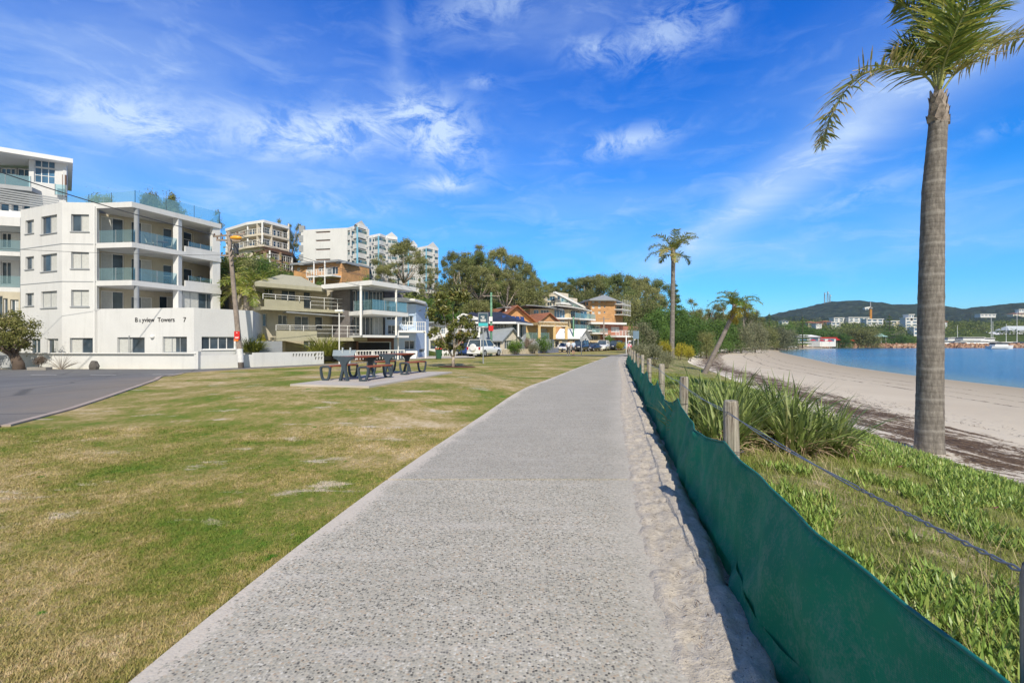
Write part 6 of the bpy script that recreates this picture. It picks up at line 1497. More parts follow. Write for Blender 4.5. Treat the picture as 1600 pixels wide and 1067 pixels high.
# hillside undergrowth
pts = []; ex = [(W(510,75),9),(W(410,98),13),(W(530,92),13),(W(600,100),12),(W(668,106),10),(W(640,106),10),(W(805,84),12),(W(860,92),12),(W(875,98),12),(W(850,122),14),(W(895,124),14),(W(940,126),15),(W(945,104),12),(W(775,68),12),(W(845,78),9),(W(760,126),6),(W(570,50),14),(W(460,50),12),(W(640,54),9)]
while len(pts) < 900:
    px = random.uniform(340, 1120); Y = random.uniform(48, 175); x, y = W(px, Y); d = float(front_dist(x, y))
    if d < 12 or d > 75: continue
    if any((x-c[0])**2+(y-c[1])**2 < r*r for c, r in ex): continue
    s = random.uniform(.9,2.2); pts.append((x, y, T(x,y)+s*.45, s*1.3, s*1.3, s*random.uniform(.7,1.15)))
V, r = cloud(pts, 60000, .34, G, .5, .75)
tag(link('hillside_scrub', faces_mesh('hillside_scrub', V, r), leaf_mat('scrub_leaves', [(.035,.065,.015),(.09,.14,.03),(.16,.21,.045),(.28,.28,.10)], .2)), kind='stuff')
pts = []
for i in range(900):
    Y = random.uniform(230, 300) if i < 180 else random.uniform(300,560); px = random.uniform(1150, 1470) if i < 700 else random.uniform(1470,1640)
    x, y = W(px, Y)
    if (Y < 362 and x > 195) or x < float(DE(min(Y,285)))+0 and Y < 283 and False: continue
    if Y < 285 and x > float(DE(Y))-4: continue
    if Y < 300 and px > 1238 and px < 1315: continue
    s = random.uniform(2,4.5); zz_ = (T(x,y) if Y < 285 else float(np.interp(Y,[283,300,330,400,470,700],[-.9,-.5,1.5,11,18,26]))); pts.append((x,y,zz_+s*.4,s*1.3,s*1.3,s*.8))
V, r = cloud(pts, 42000, .75, G, .55, .75)
tag(link('shore_scrub', faces_mesh('shore_scrub', V, r), MATS['scrub_leaves']), kind='stuff')

# young magnolia ----------------------------------------------------
p = P(708,573.5); mg = thing('magnolia_tree', 'young bushy magnolia with rusty leaves on a brown mulch ring', 'tree', p)
rnd = random.Random(4); tm = MB(); blobs = []; top = Z(447,p.y)-p.z
tm.tube([(0,0,-.2),(.0,0,.45),(.02,0,.62)], [.11,.085,.08], 10)
ends = [((.0,0,.55),(-.45,.1,1.3),(-.9,.1,2.2)),((.02,0,.6),(.25,0,1.5),(.5,.2,2.6)),((.02,0,.6),(.05,.1,1.8),(0,0,3.4)),((.1,0,1.0),(.6,-.1,1.7),(.95,0,2.2)),((.05,.1,1.8),(-.4,-.1,2.6),(-.6,0,3.3)),((-.3,.1,1.1),(-.5,-.5,1.6),(-.7,-.8,2.1)),((.1,0,1.2),(.2,.6,2.0),(.3,.9,2.6))]
for e in ends: tm.tube([Vector(q) for q in e], [.055,.04,.02], 7)
for i in range(64):
    z = rnd.uniform(1.1, top-.25); f = (z-1.0)/(top-1.0); rmax = 1.62*math.sin(math.pi*min(1,max(.12,(f*.86+.12))))**.7
    a = rnd.random()*6.28; r = rmax*math.sqrt(rnd.random()); s = rnd.uniform(.2,.36); blobs.append((r*math.cos(a)-.02,r*math.sin(a),z,s,s,s*.9))
blobs += [(-.1,0,top-.35,.34,.3,.32),(.05,0,top-.7,.5,.4,.3)]
V, r = cloud(blobs, 7400, .11, G, .42, .3, .5); c = link('crown', faces_mesh('crown', V, r), LMAG); c.parent = mg
o = tm.build('trunk', BARK, smooth=True); o.parent = mg
m = MB(); n = 40; ring = [(p.x+.25+1.15*math.cos(k*2*math.pi/n)*(1+.08*math.sin(k*3)),p.y-.1+.9*math.sin(k*2*math.pi/n)) for k in range(n)]
m.face([(x,y,T(x,y)+.03) for x, y in ring]); 
tag(m.build('mulch', M('brown_mulch',(.16,.06,.035),.95,.5,8,.9,30)), 'round patch of brown mulch under the young magnolia', 'mulch bed')
# bushy tree at the left edge ---------------------------------------
x, y = W(22,33.4); g0 = T(x,y); bt = thing('bushy_tree', 'bushy low tree with a thick twisted trunk at the left edge', 'tree', (x,y,g0)); rnd = random.Random(8)
tm = MB(); tm.tube([(.35,0,-.3),(.3,0,.4),(.05,0,.9),(-.3,0,1.4)], [.38,.33,.28,.2], 10)
blobs = []
for i in range(9):
    a = i*.7; e = Vector((-.5+1.7*math.cos(a),1.1*math.sin(a),2.2+.5*math.sin(i*2.1))); tm.tube([(.0,0,.95),Vector((-.2,0,1.4)).lerp(e,.5),e], [.13,.08,.04], 6)
for i in range(34):
    a = rnd.random()*6.28; r = math.sqrt(rnd.random()); z = rnd.uniform(1.5,3.9); k = math.sin(math.pi*(z-1.1)/3.2)**.6; blobs.append((-.75+2.3*r*k*math.cos(a),1.5*r*k*math.sin(a),z,.5,.5,.42))
V, r = cloud(blobs, 8500, .085, G, .5, .5, .3); c = link('crown', faces_mesh('crown', V, r), leaf_mat('olive_green_leaves',[(.04,.06,.012),(.10,.13,.025),(.17,.20,.045),(.25,.20,.09)],.2)); c.parent = bt
o = tm.build('trunk', BARKD, smooth=True); o.parent = bt
# small things on the verge -----------------------------------------
x, y = W(147,33.2); st = MB(); st.ball((x,y,T(x,y)+.25), (.32,.25,.42), 9, 6); 
for i, v in enumerate(st.v): st.v[i] = (v[0]+.06*fbm(v[0]*3,v[2]*3,2), v[1], v[2]+.05*fbm(v[1],v[0],4))
tag(st.build('verge_rock', M('rock_grey',(.12,.11,.10),.95,.4,6,1,12), origin=(x,y,T(x,y))), 'squat dark boulder on the grass verge before the white wall', 'boulder')
x, y = W(62,33.0); pt = MB(); pt.box((x-.65,y-.25,T(x,y)-.05),(x+.65,y+.25,T(x,y)+.22)); tag(pt.build('planter_box', M('timber_grey',(.30,.28,.25),.9), bevel=.02, origin=(x,y,T(x,y))), 'low grey planter box on the verge beside the bushy tree', 'planter')
plant('shrub','shrub4',62,553,33.0,22,'small reddish shrub in the grey planter box','shrub',zb=T(x,y)+.1)
x, y = W(96,33.6); bs = thing('bare_shrub', 'bare twiggy shrub on the verge in front of the white wall', 'shrub', (x,y,T(x,y))); rnd = random.Random(5)
for nm in ('stems',):
    m = MB()
    for i in range(46):
        a = rnd.uniform(-1.2,1.2); L = rnd.uniform(.6,1.35); b = rnd.uniform(-.5,.5); e = Vector((math.sin(a)*L*1.1,b*.5,math.cos(a)*L)); m.tube([(0,0,0),e*.5+Vector((0,0,.06)),e], [.014,.01,.005], 4, False)
    o = m.build(nm, M('twig_grey',(.30,.26,.22),.9)); o.parent = bs
# tufted strap plants in front of the olive house ---------------------
def straps(n, L, w, spread, rng, droop=.5, segs=5, base_r=.3, lean=(0,0)):
    a = rng.uniform(0, 2*np.pi, n); inc = rng.beta(1.6,2.2,n)*spread; Ls = L*rng.uniform(.6,1.1,n); br = base_r*np.sqrt(rng.random(n)); ba = rng.uniform(0,2*np.pi,n)
    O = np.stack([br*np.cos(ba), br*np.sin(ba), np.zeros(n)], -1); quads = []; rr = []
    dirh = np.stack([np.cos(a), np.sin(a), 0*a], -1)*.7+np.stack([np.cos(ba), np.sin(ba), 0*a], -1)*.5; dirh /= np.linalg.norm(dirh,axis=1)[:,None]+1e-6; side = np.stack([-dirh[:,1], dirh[:,0], 0*a], -1)
    tw = rng.uniform(-.6,.6,n)[:,None]; side = side+np.array([0,0,1.])*tw; side /= np.linalg.norm(side,axis=1)[:,None]
    P_ = O.copy(); ang = inc.copy(); rnd_ = rng.random(n)
    for s in range(segs):
        st = (Ls/segs)[:,None]; d0 = dirh*np.sin(ang)[:,None]+np.array([0,0,1.])*np.cos(ang)[:,None]; Q = P_+d0*st
        w0 = w*(1-.12*s if s < segs-1 else .45)*np.ones(n); w1 = w*(1-.12*(s+1) if s < segs-2 else (.45 if s == segs-2 else .03))*np.ones(n)
        quads.append(np.stack([P_-side*w0[:,None]/2, P_+side*w0[:,None]/2, Q+side*w1[:,None]/2, Q-side*w1[:,None]/2], 1)); rr.append(rnd_)
        P_ = Q; ang = ang+droop/segs*(1+s*.5)*(.4+rng.random(n))
    return np.concatenate(quads), np.concatenate(rr)
LSTRAP = leaf_mat('strap_leaves', [(.46,.37,.19),(.32,.32,.12),(.15,.24,.05),(.20,.31,.065),(.28,.39,.10),(.40,.48,.19)], .3, .4)
LSTRAPD = leaf_mat('dry_strap_leaves', [(.13,.08,.05),(.30,.21,.13),(.46,.36,.23)], .15, .7)
for px, lab, w_ in ((505,'large grassy yellow-green clump left of the thin light pole',1.5),(392,'yellow-green grassy clump beside the power pole',1.0)):
    x, y = W(px, 43.4 if px > 450 else 38.5); V, r = straps(420, 1.5*w_, .07, 1.3, G, .8, 4, .6*w_); V = V*[1,1,1]
    o = tag(link('grass_clump', faces_mesh('grass_clump', V, r), leaf_mat('yellow_straps',[(.10,.14,.02),(.22,.26,.04),(.38,.38,.08)],.3)), lab, 'plant'); o.location = (x, y, Z(556,y) if px > 450 else Z(550,y))
# flax beside the fence ----------------------------------------------
fl = thing('flax_clump', 'big clump of strappy flax leaves beside the fence', 'plant', (3.88,7.6,T(3.88,7.6)))
Vs, rs_ = [], []; Vd, rd = [], []; rng = np.random.default_rng(21)
for (ox, oy, n, L) in ((-.9,-.75,110,.85),(-.45,-.2,150,1.0),(-.1,.5,150,1.15),(.3,-.5,120,.85),(.55,.25,140,1.1),(1.0,-.2,110,.9),(1.35,.3,90,.8),(.1,1.0,120,1.2),(-.35,1.2,90,1.2),(.9,.9,90,1.1),(-1.0,.1,70,.8)):
    V, r = straps(n, L*1.1, .046, 1.0, rng, .42, 5, .22); V += [ox, oy, T(4+ox,7.7+oy)-T(4.0,7.7)]; Vs.append(V); rs_.append(.25+.75*r)
    V, r = straps(int(n*.75), L*.68, .028, 1.5, rng, 1.2, 5, .25); V += [ox, oy-.03, T(4+ox,7.7+oy)-T(4.0,7.7)]; Vd.append(V); rd.append(r)
o = link('leaves', faces_mesh('leaves', np.concatenate(Vs), np.concatenate(rs_)), LSTRAP); o.parent = fl
o = link('dead_leaves', faces_mesh('dead_leaves', np.concatenate(Vd), np.concatenate(rd)), LSTRAPD); o.parent = fl

# ---------------------------------------------------------------- palms
def frond(spine, llen, n, rng, droop=.5, width=.03, dead=0, vspread=.3):
    """leaflets along a smoothed spine; returns quads, r, and the spine points"""
    S = np.array(spine, float); k = len(S); tt_ = np.linspace(0, k-1, 40)
    C = np.stack([np.interp(tt_, range(k), S[:,i]) for i in range(3)], -1)
    for _ in range(6): C[1:-1] = (C[:-2]+C[1:-1]*2+C[2:])/4
    tang = np.gradient(C, axis=0); tang /= np.linalg.norm(tang,axis=1)[:,None]
    quads, rr = [], []; f = np.linspace(.14, 1, n)
    for s_ in (-1, 1):
        idx = f*39; P_ = np.stack([np.interp(idx, range(40), C[:,i]) for i in range(3)], -1); Tn = np.stack([np.interp(idx, range(40), tang[:,i]) for i in range(3)], -1)
        sd_ = np.cross(Tn, [0,0,1.]); sd_ /= np.linalg.norm(sd_,axis=1)[:,None]+1e-6; upv = np.cross(sd_, Tn)
        L = llen*np.sin(np.pi*np.clip(.16+.8*f,0,1))**.6*rng.uniform(.75,1.1,n)
        d = sd_*s_*rng.uniform(.65,1,n)[:,None]+Tn*rng.uniform(.35,.75,n)[:,None]+upv*rng.normal(.15,vspread,n)[:,None]; d /= np.linalg.norm(d,axis=1)[:,None]
        q = P_.copy(); r_ = rng.random(n)
        for seg, (w0, w1) in enumerate(((.5,1),(1,.75),(.75,.04))):
            e = q+d*(L/3)[:,None]; wv = np.cross(d, upv+rng.normal(0,.35,(n,3))); wv /= np.linalg.norm(wv,axis=1)[:,None]
            quads.append(np.stack([q-wv*width*w0/2, q+wv*width*w0/2, e+wv*width*w1/2, e-wv*width*w1/2],1)); rr.append(np.clip(r_*.75+(.25 if seg == 2 else 0)+dead*.18,0,1))
            q = e; d = d+np.array([0,0,-1.])*(droop*rng.uniform(.3,1.2,n))[:,None]; d /= np.linalg.norm(d,axis=1)[:,None]
    return np.concatenate(quads), np.concatenate(rr), C
LPALM = leaf_mat('palm_leaflets', [(.06,.13,.02),(.11,.21,.025),(.20,.30,.035),(.38,.38,.06),(.5,.42,.14)], .35, .4)
LPALMD = leaf_mat('faded_palm_leaflets', [(.11,.18,.03),(.24,.29,.05),(.42,.38,.11),(.60,.48,.28)], .25, .5)
LPALMY = leaf_mat('yellow_palm_leaflets', [(.15,.17,.02),(.33,.28,.04),(.5,.36,.06)], .3, .5)
RACH = M('palm_stalk', (.28,.30,.10), .5, .3)
def mat_trunk(name, dark=False):
    t = NT(name); g = t.obj(); sp = t.n('ShaderNodeSeparateXYZ', Vector=g)
    zz_ = t.math('ADD', sp.outputs[2], t.math('MULTIPLY', t.noise(g, 2.5, 3), .10))
    rg = t.math('PINGPONG', t.math('MULTIPLY', zz_, 7.5), .5); n = t.noise(t.map(g,(10,10,2.2)), 1.5, 6, .75); n2 = t.noise(g, 18, 5, .8)
    c = t.ramp(n, [(.3,(.11,.10,.09)),(.5,(.20,.183,.165)),(.7,(.32,.295,.265))])
    c = t.mix(t.ramp(rg,[(0,.3),(.07,.12),(.14,0)]), c, (.06,.052,.045)); c = t.mix(t.ramp(n2,[(.60,0),(.74,.6)]), c, (.42,.40,.36))
    ring = t.math('PINGPONG', t.math('MULTIPLY', t.math('ADD', sp.outputs[2], t.math('MULTIPLY', t.noise(g,3,4),.16)), 1.5), .5)
    c = t.mix(t.ramp(ring,[(0,.35),(.05,.15),(.09,0)]), c, (.42,.40,.37))
    if dark: c = t.mix(.45, c, (.22,.18,.17))
    t.pbr(c, .95, t.bump(t.math('ADD', t.math('MULTIPLY', rg, .5), t.math('MULTIPLY', n2, .7)), .7, .03), .1); return t.m
TRUNK = mat_trunk('ringed_palm_trunk'); TRUNK2 = mat_trunk('brown_palm_trunk', True); BOOT = M('palm_boot', (.34,.29,.25), .95, .6, 10, .8, 30)
def palm(lab, base, tpts, trad, fronds, llen, n, width, mat_t, boot=.6, seed=1, group=None, mats=(LPALM, LPALMD, LPALMY), nr=16):
    o = thing('palm_tree', lab, 'palm tree', base, group); rng = np.random.default_rng(seed); b = Vector(base)
    m = MB(); P_ = [Vector(p)-b for p in tpts]
    pts, rad = [], []; N = max(24, int((P_[-1]-P_[0]).length*11)) if llen > .3 and nr > 12 else 24
    for i in range(N+1):
        f = i/N*(len(P_)-1); k = min(int(f), len(P_)-2); pts.append(P_[k].lerp(P_[k+1], f-k)); rad.append((trad[k]*(1-(f-k))+trad[k+1]*(f-k))*(1+(.008 if i%2 else -.008)+.012*math.sin(i*1.7)*math.sin(i*.37)))
    m.tube(pts, rad, nr*2); q = m.build('trunk', mat_t, smooth=True); q.parent = o
    tp = pts[-1]; m = MB(); 
    for i in range(34):
        a = i*2.4; zz_ = boot*(i/34); r0 = trad[-1]*(1.15-.35*zz_/boot); L = boot*.34*rng.uniform(.7,1.3); p0 = tp+Vector((math.cos(a)*r0*.85,math.sin(a)*r0*.85,-.12*boot+zz_))
        out = Vector((math.cos(a),math.sin(a),0)); sdv = Vector((-math.sin(a),math.cos(a),0))*r0*.6; e = p0+Vector((0,0,L))+out*r0*rng.uniform(.05,.45); m.idx([p0-sdv,p0+sdv,e+sdv*.35,e-sdv*.35,p0-sdv-out*.03,p0+sdv-out*.03],[(0,1,2,3),(5,4,3,2)])
    m.tube([tp-Vector((0,0,.1)),tp+Vector((0,0,boot*.5)),tp+Vector((0,0,boot))], [trad[-1]*1.0,trad[-1]*.8,trad[-1]*.35], 12)
    q = m.build('crown_base', BOOT); q.parent = o
    for sp, kind in fronds:
        sp = [Vector(s_)-b for s_ in sp]; V, r, C = frond(sp, llen, n, rng, (.18,.34,.5)[kind], width, kind == 1); f = link('frond', faces_mesh('frond', V, r), mats[kind]); f.parent = o
        m = MB(); m.tube([Vector(c) for c in C], list(np.linspace(width*.75, width*.16, len(C))), 6, False); s_ = m.build('stalk', RACH, smooth=True); s_.parent = f
    return o
def pp(px, py, Y): x, y = W(px, Y); return (x, y, Z(py, Y))
b0 = P(1452,706); Yp = b0.y
fr = [([pp(1463,142,Yp),pp(1452,122,Yp-.05),pp(1425,108,Yp-.1),pp(1390,104,Yp-.15),pp(1355,112,Yp-.2),pp(1326,132,Yp-.25),pp(1304,168,Yp-.25),pp(1292,200,Yp-.25),pp(1284,228,Yp-.25)],1),
 ([pp(1467,140,Yp-.1),pp(1474,100,Yp-.3),pp(1486,66,Yp-.6),pp(1501,31,Yp-.8),pp(1520,-2,Yp-1.0),pp(1540,-30,Yp-1.1),pp(1562,-42,Yp-1.2)],0),
 ([pp(1464,138,Yp+.1),pp(1460,100,Yp+.25),pp(1448,60,Yp+.4),pp(1430,28,Yp+.5),pp(1412,10,Yp+.6),pp(1400,8,Yp+.7)],0),
 ([pp(1473,142,Yp),pp(1487,120,Yp-.05),pp(1505,105,Yp-.1),pp(1538,82,Yp-.15),pp(1572,65,Yp-.2),pp(1605,55,Yp-.2),pp(1640,62,Yp-.2),pp(1665,85,Yp-.2)],1),
 ([pp(1466,138,Yp+.1),pp(1466,80,Yp+.2),pp(1456,20,Yp+.3),pp(1432,-30,Yp+.4),pp(1405,-50,Yp+.5)],0),
 ([pp(1468,138,Yp+.1),pp(1484,80,Yp+.4),pp(1506,38,Yp+.6),pp(1535,12,Yp+.8),pp(1566,14,Yp+1.0)],0),
 ([pp(1466,138,Yp),pp(1470,70,Yp),pp(1474,0,Yp-.1),pp(1478,-60,Yp-.2)],0),
 ([pp(1464,140,Yp+.1),pp(1452,105,Yp+.3),pp(1436,85,Yp+.5),pp(1415,78,Yp+.7),pp(1396,88,Yp+.9)],0), ([pp(1469,140,Yp+.1),pp(1482,105,Yp+.4),pp(1500,80,Yp+.7),pp(1525,66,Yp+.9),pp(1550,68,Yp+1.1)],0)]
palm('tall ringed palm standing in the dune grass at the right, nearest the camera', b0+Vector((0,0,-.1)), [b0-Vector((0,0,.3)), pp(1452,690,Yp), pp(1453,600,Yp), pp(1455,450,Yp), pp(1458,300,Yp), pp(1466,192,Yp)], [.29,.255,.235,.225,.197,.163], fr, .78, 118, .036, TRUNK, .62, 5)
def auto_fronds(c, L, n, rnd, el=(-.2,1.2), dead=.2, skip=None):
    out = []
    for i in range(n):
        a = 2*math.pi*(i+rnd.uniform(-.2,.2))/n; e = rnd.uniform(*el); LL = L*rnd.uniform(.85,1.1); p = Vector(c); sp = [tuple(p)]; ang = e
        for s_ in range(7): p = p+Vector((math.cos(a)*math.cos(ang),math.sin(a)*math.cos(ang),math.sin(ang)))*LL/7; sp.append(tuple(p)); ang -= .13+.045*s_
        out.append((sp, 1 if rnd.random() < dead and e < .4 else (2 if e < 0 else 0)))
    return out
b1 = P(1050,559); Y1 = b1.y
palm('tall slender palm with sparse crown beyond the fence', b1, [b1-Vector((0,0,.3)),pp(1050,540,Y1),pp(1051,480,Y1),pp(1052,405,Y1)], [.36,.30,.27,.25], auto_fronds(pp(1052,396,Y1),4.1,11,random.Random(2),(.35,1.3))+auto_fronds(pp(1052,398,Y1),2.6,3,random.Random(5),(-.2,.2),.3), .95, 44, .085, TRUNK, 1.6, 3, nr=8)
b2 = P(1101,583.5); Y2 = b2.y
palm('short palm leaning to the right over the beach', b2, [b2-Vector((.1,0,.2)),pp(1112,560,Y2),pp(1128,528,Y2),pp(1147,487,Y2)], [.17,.145,.13,.12], auto_fronds(pp(1149,479,Y2),1.75,11,random.Random(12),(.2,1.25))+auto_fronds(pp(1150,480,Y2),1.1,4,random.Random(8),(-.9,-.1),0), .46, 36, .042, TRUNK2, .45, 4, nr=8)
for i, (px, pt, Y, lab) in enumerate(((386,450,43.5,'left palm of the pair behind the leaning power pole'),(403,445,45,'right palm of the pair behind the leaning power pole'),(362,425,47,'taller dark palm behind the corner apartments'))):
    x, y = W(px,Y); palm(lab, (x,y,0), [(x,y,-.3),(x,y,2),pp(px,pt+12,Y)], [.35,.3,.27], auto_fronds(pp(px,pt+6,Y),2.9,16,random.Random(30+i),(-.4,1.3),.1), .9, 26, .09, BOOT, .9, 40+i, 'palms behind the power pole', nr=8)
for i, (px, pt, Y, w) in enumerate(((350,395,50,50),(378,388,58,60),(405,395,60,56),(425,425,62,40))):
    plant('garden_tree','olive1' if i%2 else 'dense1',px,pt,Y,w,('leftmost','second','third','rightmost')[i]+' leafy garden tree behind the power pole palms','tree','leafy trees below the hillside tower')
plant('garden_tree','olive1',640,468,66,70,'yellow-green tree mass behind the blue house','tree'); plant('garden_tree','dense1',700,455,70,60,'green tree mass behind the young magnolia','tree'); plant('garden_tree','olive1',745,462,84,60,'olive tree mass behind the black roofed house','tree'); plant('garden_tree','dense0',668,462,76,50,'dark green tree between the blue house and the towers','tree')

# ---------------------------------------------------------------- turf blades, dune plants and litter
def blades(name, X, Y, Zb, Lm, wd, rng, mat, lean=.6, r=None, kind='stuff'):
    n = len(X); a = rng.uniform(0,2*np.pi,n); L = Lm*rng.uniform(.5,1.3,n); O = np.stack([X,Y,Zb],-1)
    tip = O+np.stack([np.cos(a)*L*lean*rng.random(n), np.sin(a)*L*lean*rng.random(n), L],-1); b = a+np.pi/2+rng.normal(0,.4,n); s = np.stack([np.cos(b),np.sin(b),0*b],-1)*(wd*rng.uniform(.6,1.3,n)/2)[:,None]
    V = np.stack([O-s, O+s, tip],1); o = link(name, faces_mesh(name, V, rng.random(n) if r is None else r), mat); return tag(o, kind=kind)
rng = np.random.default_rng(5)
n = 420000; Yg = 1.9+ (rng.random(n)**1.6)*15; Xg = PL(Yg)+.02-rng.random(n)*np.clip(Yg*1.09+.9+PL(Yg), 1.0, 18)
pat = vn(Xg, Yg, 1.4, 4)-.5; keep = rng.random(n) < np.clip(.72+2.2*pat, .12, 1); Xg, Yg = Xg[keep], Yg[keep]
m_ = (((Xg+5)/2.2)**2+((Yg-17)/3.6)**2) > 1; Xg, Yg = Xg[m_], Yg[m_]
on = np.zeros(len(Xg), bool)
ry = np.interp(Xg, [-30,-19.6,-13.6,-11,-9.6], [34,27,17,11.2,9.2]); ok = Yg < ry-.3
Xg, Yg = Xg[ok], Yg[ok]
blades('lawn_grass', Xg, Yg, Tv(Xg,Yg)-.002, .018*(1+.03*Yg), .0045*(1+.12*Yg), rng, mat_blades(), 1.5)
# longer fringe along the path edge
n = 9000; Yg = 1.9+(rng.random(n)**1.4)*26; Xg = PL(Yg)-.005-.05*rng.random(n)**2
blades('edge_grass', Xg, Yg, Tv(Xg,Yg), .045, .006, rng, MATS.get('x') or bpy.data.materials['lawn_blades'], .8)
LDG = leaf_mat('dune_grass_blades', [(.13,.21,.03),(.23,.31,.055),(.38,.40,.11),(.58,.50,.24)], .25, .5, patch=.45); LPIG = leaf_mat('pigface_leaves', [(.06,.15,.025),(.11,.25,.04),(.18,.34,.06),(.26,.38,.08),(.34,.36,.10)], .15, .35)
n = 230000; Yg = .9+(rng.random(n)**1.5)*24; f_ = rng.random(n); Xg = fence_x(Yg)+.03+f_*(DE(Yg)-fence_x(Yg)+.12); pat = (vn(Xg+9, Yg, 1.3, 4)-.5)*4
vis = Xg < Yg*1.12+.6; keep = vis & (rng.random(n) < np.clip(.72+.4*pat, .12, 1)); keep &= ~((Xg-fence_x(Yg) < .28) & (rng.random(n) < .5)); Xk, Yk = Xg[keep], Yg[keep]
blades('dune_grass', Xk, Yk, Tv(Xk,Yk)-.01, .10*np.clip(.3+1.1*vn(Xk,Yk,1.7,3),.4,1.4), .006*(1+.09*Yk), rng, LDG, 1.0)
n = 60000; Yg = .8+(rng.random(n)**1.4)*20; Xg = fence_x(Yg)+.06+rng.random(n)*(DE(Yg)-fence_x(Yg)+.2); pat = (vn(Xg+40, Yg+7, 1.1, 4)-.5)*5; edge = (DE(Yg)-Xg) < 1.6
keep = (Xg < Yg*1.12+.6) & ((pat > .15) | (edge & (pat > -.6))); cx, cy = Xg[keep], Yg[keep]
k = 3; cx = np.repeat(cx, k)+rng.normal(0,.02,len(cx)*k); cy = np.repeat(cy, k)+rng.normal(0,.02,len(cy)*k); nn = len(cx)
a = rng.uniform(0,6.28,nn); L = .075*rng.uniform(.6,1.3,nn)*(1+.02*cy); O = np.stack([cx,cy,Tv(cx,cy)+.0+.03*rng.random(nn)],-1); tl = rng.uniform(.35,1.2,nn)
d = np.stack([np.cos(a)*np.sin(tl),np.sin(a)*np.sin(tl),np.cos(tl)],-1); s = np.stack([-np.sin(a),np.cos(a),0*a],-1)*(.0065*(1+.05*cy))[:,None]; mid = O+d*(L*.55)[:,None]+[0,0,.004]; tip = O+d*L[:,None]+np.array([0,0,1.])*(L*.15)[:,None]
V = np.stack([O-s*.7, O+s*.7, mid+s, mid-s],1); V2 = np.stack([mid-s, mid+s, tip+s*.15, tip-s*.15],1); r = rng.random(nn)
tag(link('pigface_groundcover', faces_mesh('pigface_groundcover', np.concatenate([V,V2]), np.concatenate([r,r])), LPIG), kind='stuff')
n = 5200; Yg = .9+(rng.random(n)**1.4)*16; Xg = fence_x(Yg)+.05+rng.random(n)*(DE(Yg)-fence_x(Yg)); keep = (Xg < Yg*1.12+.6) & (vn(Xg+3, Yg+11, .9, 3) > .5); Xk, Yk = Xg[keep], Yg[keep]
blades('dry_stems', Xk, Yk, Tv(Xk,Yk), .22, .005*(1+.05*Yk), rng, leaf_mat('straw',[(.35,.27,.13),(.55,.45,.25),(.62,.52,.33)],.2), 1.1)
# drifts of torn seaweed
n = 26000; Yg = 4+(rng.random(n)**1.5)*60; u_ = rng.beta(1.6,2.4,n); Xg = DE(Yg)+.3+u_*6.5*(1+.0*Yg); pat = vn((Xg-DE(Yg))*1.6, Yg*.35, 1.2, 5)
keep = (pat > .56) & (Xg < Yg*1.13+.5); Xk, Yk = Xg[keep], Yg[keep]; C = np.stack([Xk,Yk,Tv(Xk,Yk)+.015],-1)
V = leaf_quads(C, .055, rng, .16, np.tile([0,0,1.],(len(C),1))*2, 1.5); V[:,:,2] = np.maximum(V[:,:,2], C[:,None,2]-.01)
tag(link('seaweed', faces_mesh('seaweed', V, rng.random(len(C))), leaf_mat('seaweed_strips',[(.03,.02,.015),(.09,.055,.035),(.20,.13,.085),(.36,.27,.19)],0)), kind='stuff')
# twigs and leaf litter by the fence foot
n = 3400; Yg = 1.2+(rng.random(n)**1.5)*14; u_ = rng.beta(2.2,1.4,n); Xg = PR(Yg)-.05+u_*(fence_x(Yg)-PR(Yg)-.02); C = np.stack([Xg,Yg,Tv(Xg,Yg)+np.where(u_>.55,-.07,.055)],-1)
V = leaf_quads(C, .022, rng, .10, np.tile([0,0,1.],(n,1))*3, 2); tag(link('leaf_litter', faces_mesh('leaf_litter', V, rng.random(n)), leaf_mat('litter',[(.05,.03,.02),(.14,.09,.05),(.3,.2,.12)],0)), kind='stuff')
def leaf_at(px, py, L, lab, rz):
    p = P(px, py); m = MB(); w = L*.28; z = .045 if px < 1125 else -.06
    m.idx([(-L,0,.0),(-L*.3,-w,.012),(L*.5,-w*.8,.006),(L,0,.015),(L*.5,w*.8,.02),(-L*.3,w,.01),(0,0,-.0)], [(0,1,6),(1,2,6),(2,3,6),(3,4,6),(4,5,6),(5,0,6)])
    o = m.build('fallen_leaf', LEAFDRY); o.location = p+Vector((0,0,z)); o.rotation_euler.z = rz; tag(o, lab, 'leaf', 'fallen leaves by the fence')
leaf_at(1119,967,.055,'curled rust brown leaf on the sandy ridge beside the path',2.1); leaf_at(1188,1045,.07,'dark rust leaf and twig in the sand at the fence foot',1.2); leaf_at(1048,762,.05,'small reddish leaf on the sand near the post shadow',.4); leaf_at(1140,902,.04,'small brown leaf in the shade of the green cloth',2.6)
# magenta pigface flowers
FLM = M('magenta_petals', (.62,.03,.42), .6)
for i, (px, py, lab) in enumerate(((1360,715,'magenta pigface flower below the palm trunk on its left'),(1407,742,'magenta pigface flower halfway down the dune grass'),(1556,810,'magenta pigface flower near the right edge of the picture'),(1402,728,'small magenta flower just above the halfway one'))):
    if i == 3: continue
    p = P(px, py); m = MB(); 
    for k_ in range(16): a = k_*.3927; m.idx([(0,0,.005),(.03*math.cos(a-.12),.03*math.sin(a-.12),.018),(.036*math.cos(a),.036*math.sin(a),.02),(.03*math.cos(a+.12),.03*math.sin(a+.12),.018)],[(0,1,2,3)])
    o = thing('pigface_flower', lab, 'flower', p+Vector((0,0,.10)), 'magenta flowers in the dune grass'); q = m.build('petals', FLM); q.parent = o; q.rotation_euler = (-.5,0,0); m = MB(); m.ball((0,0,.012), .007, 8, 5); q = m.build('flower_centre', M('flower_yellow',(.7,.55,.1))); q.parent = o; q.rotation_euler = (-.5,0,0)
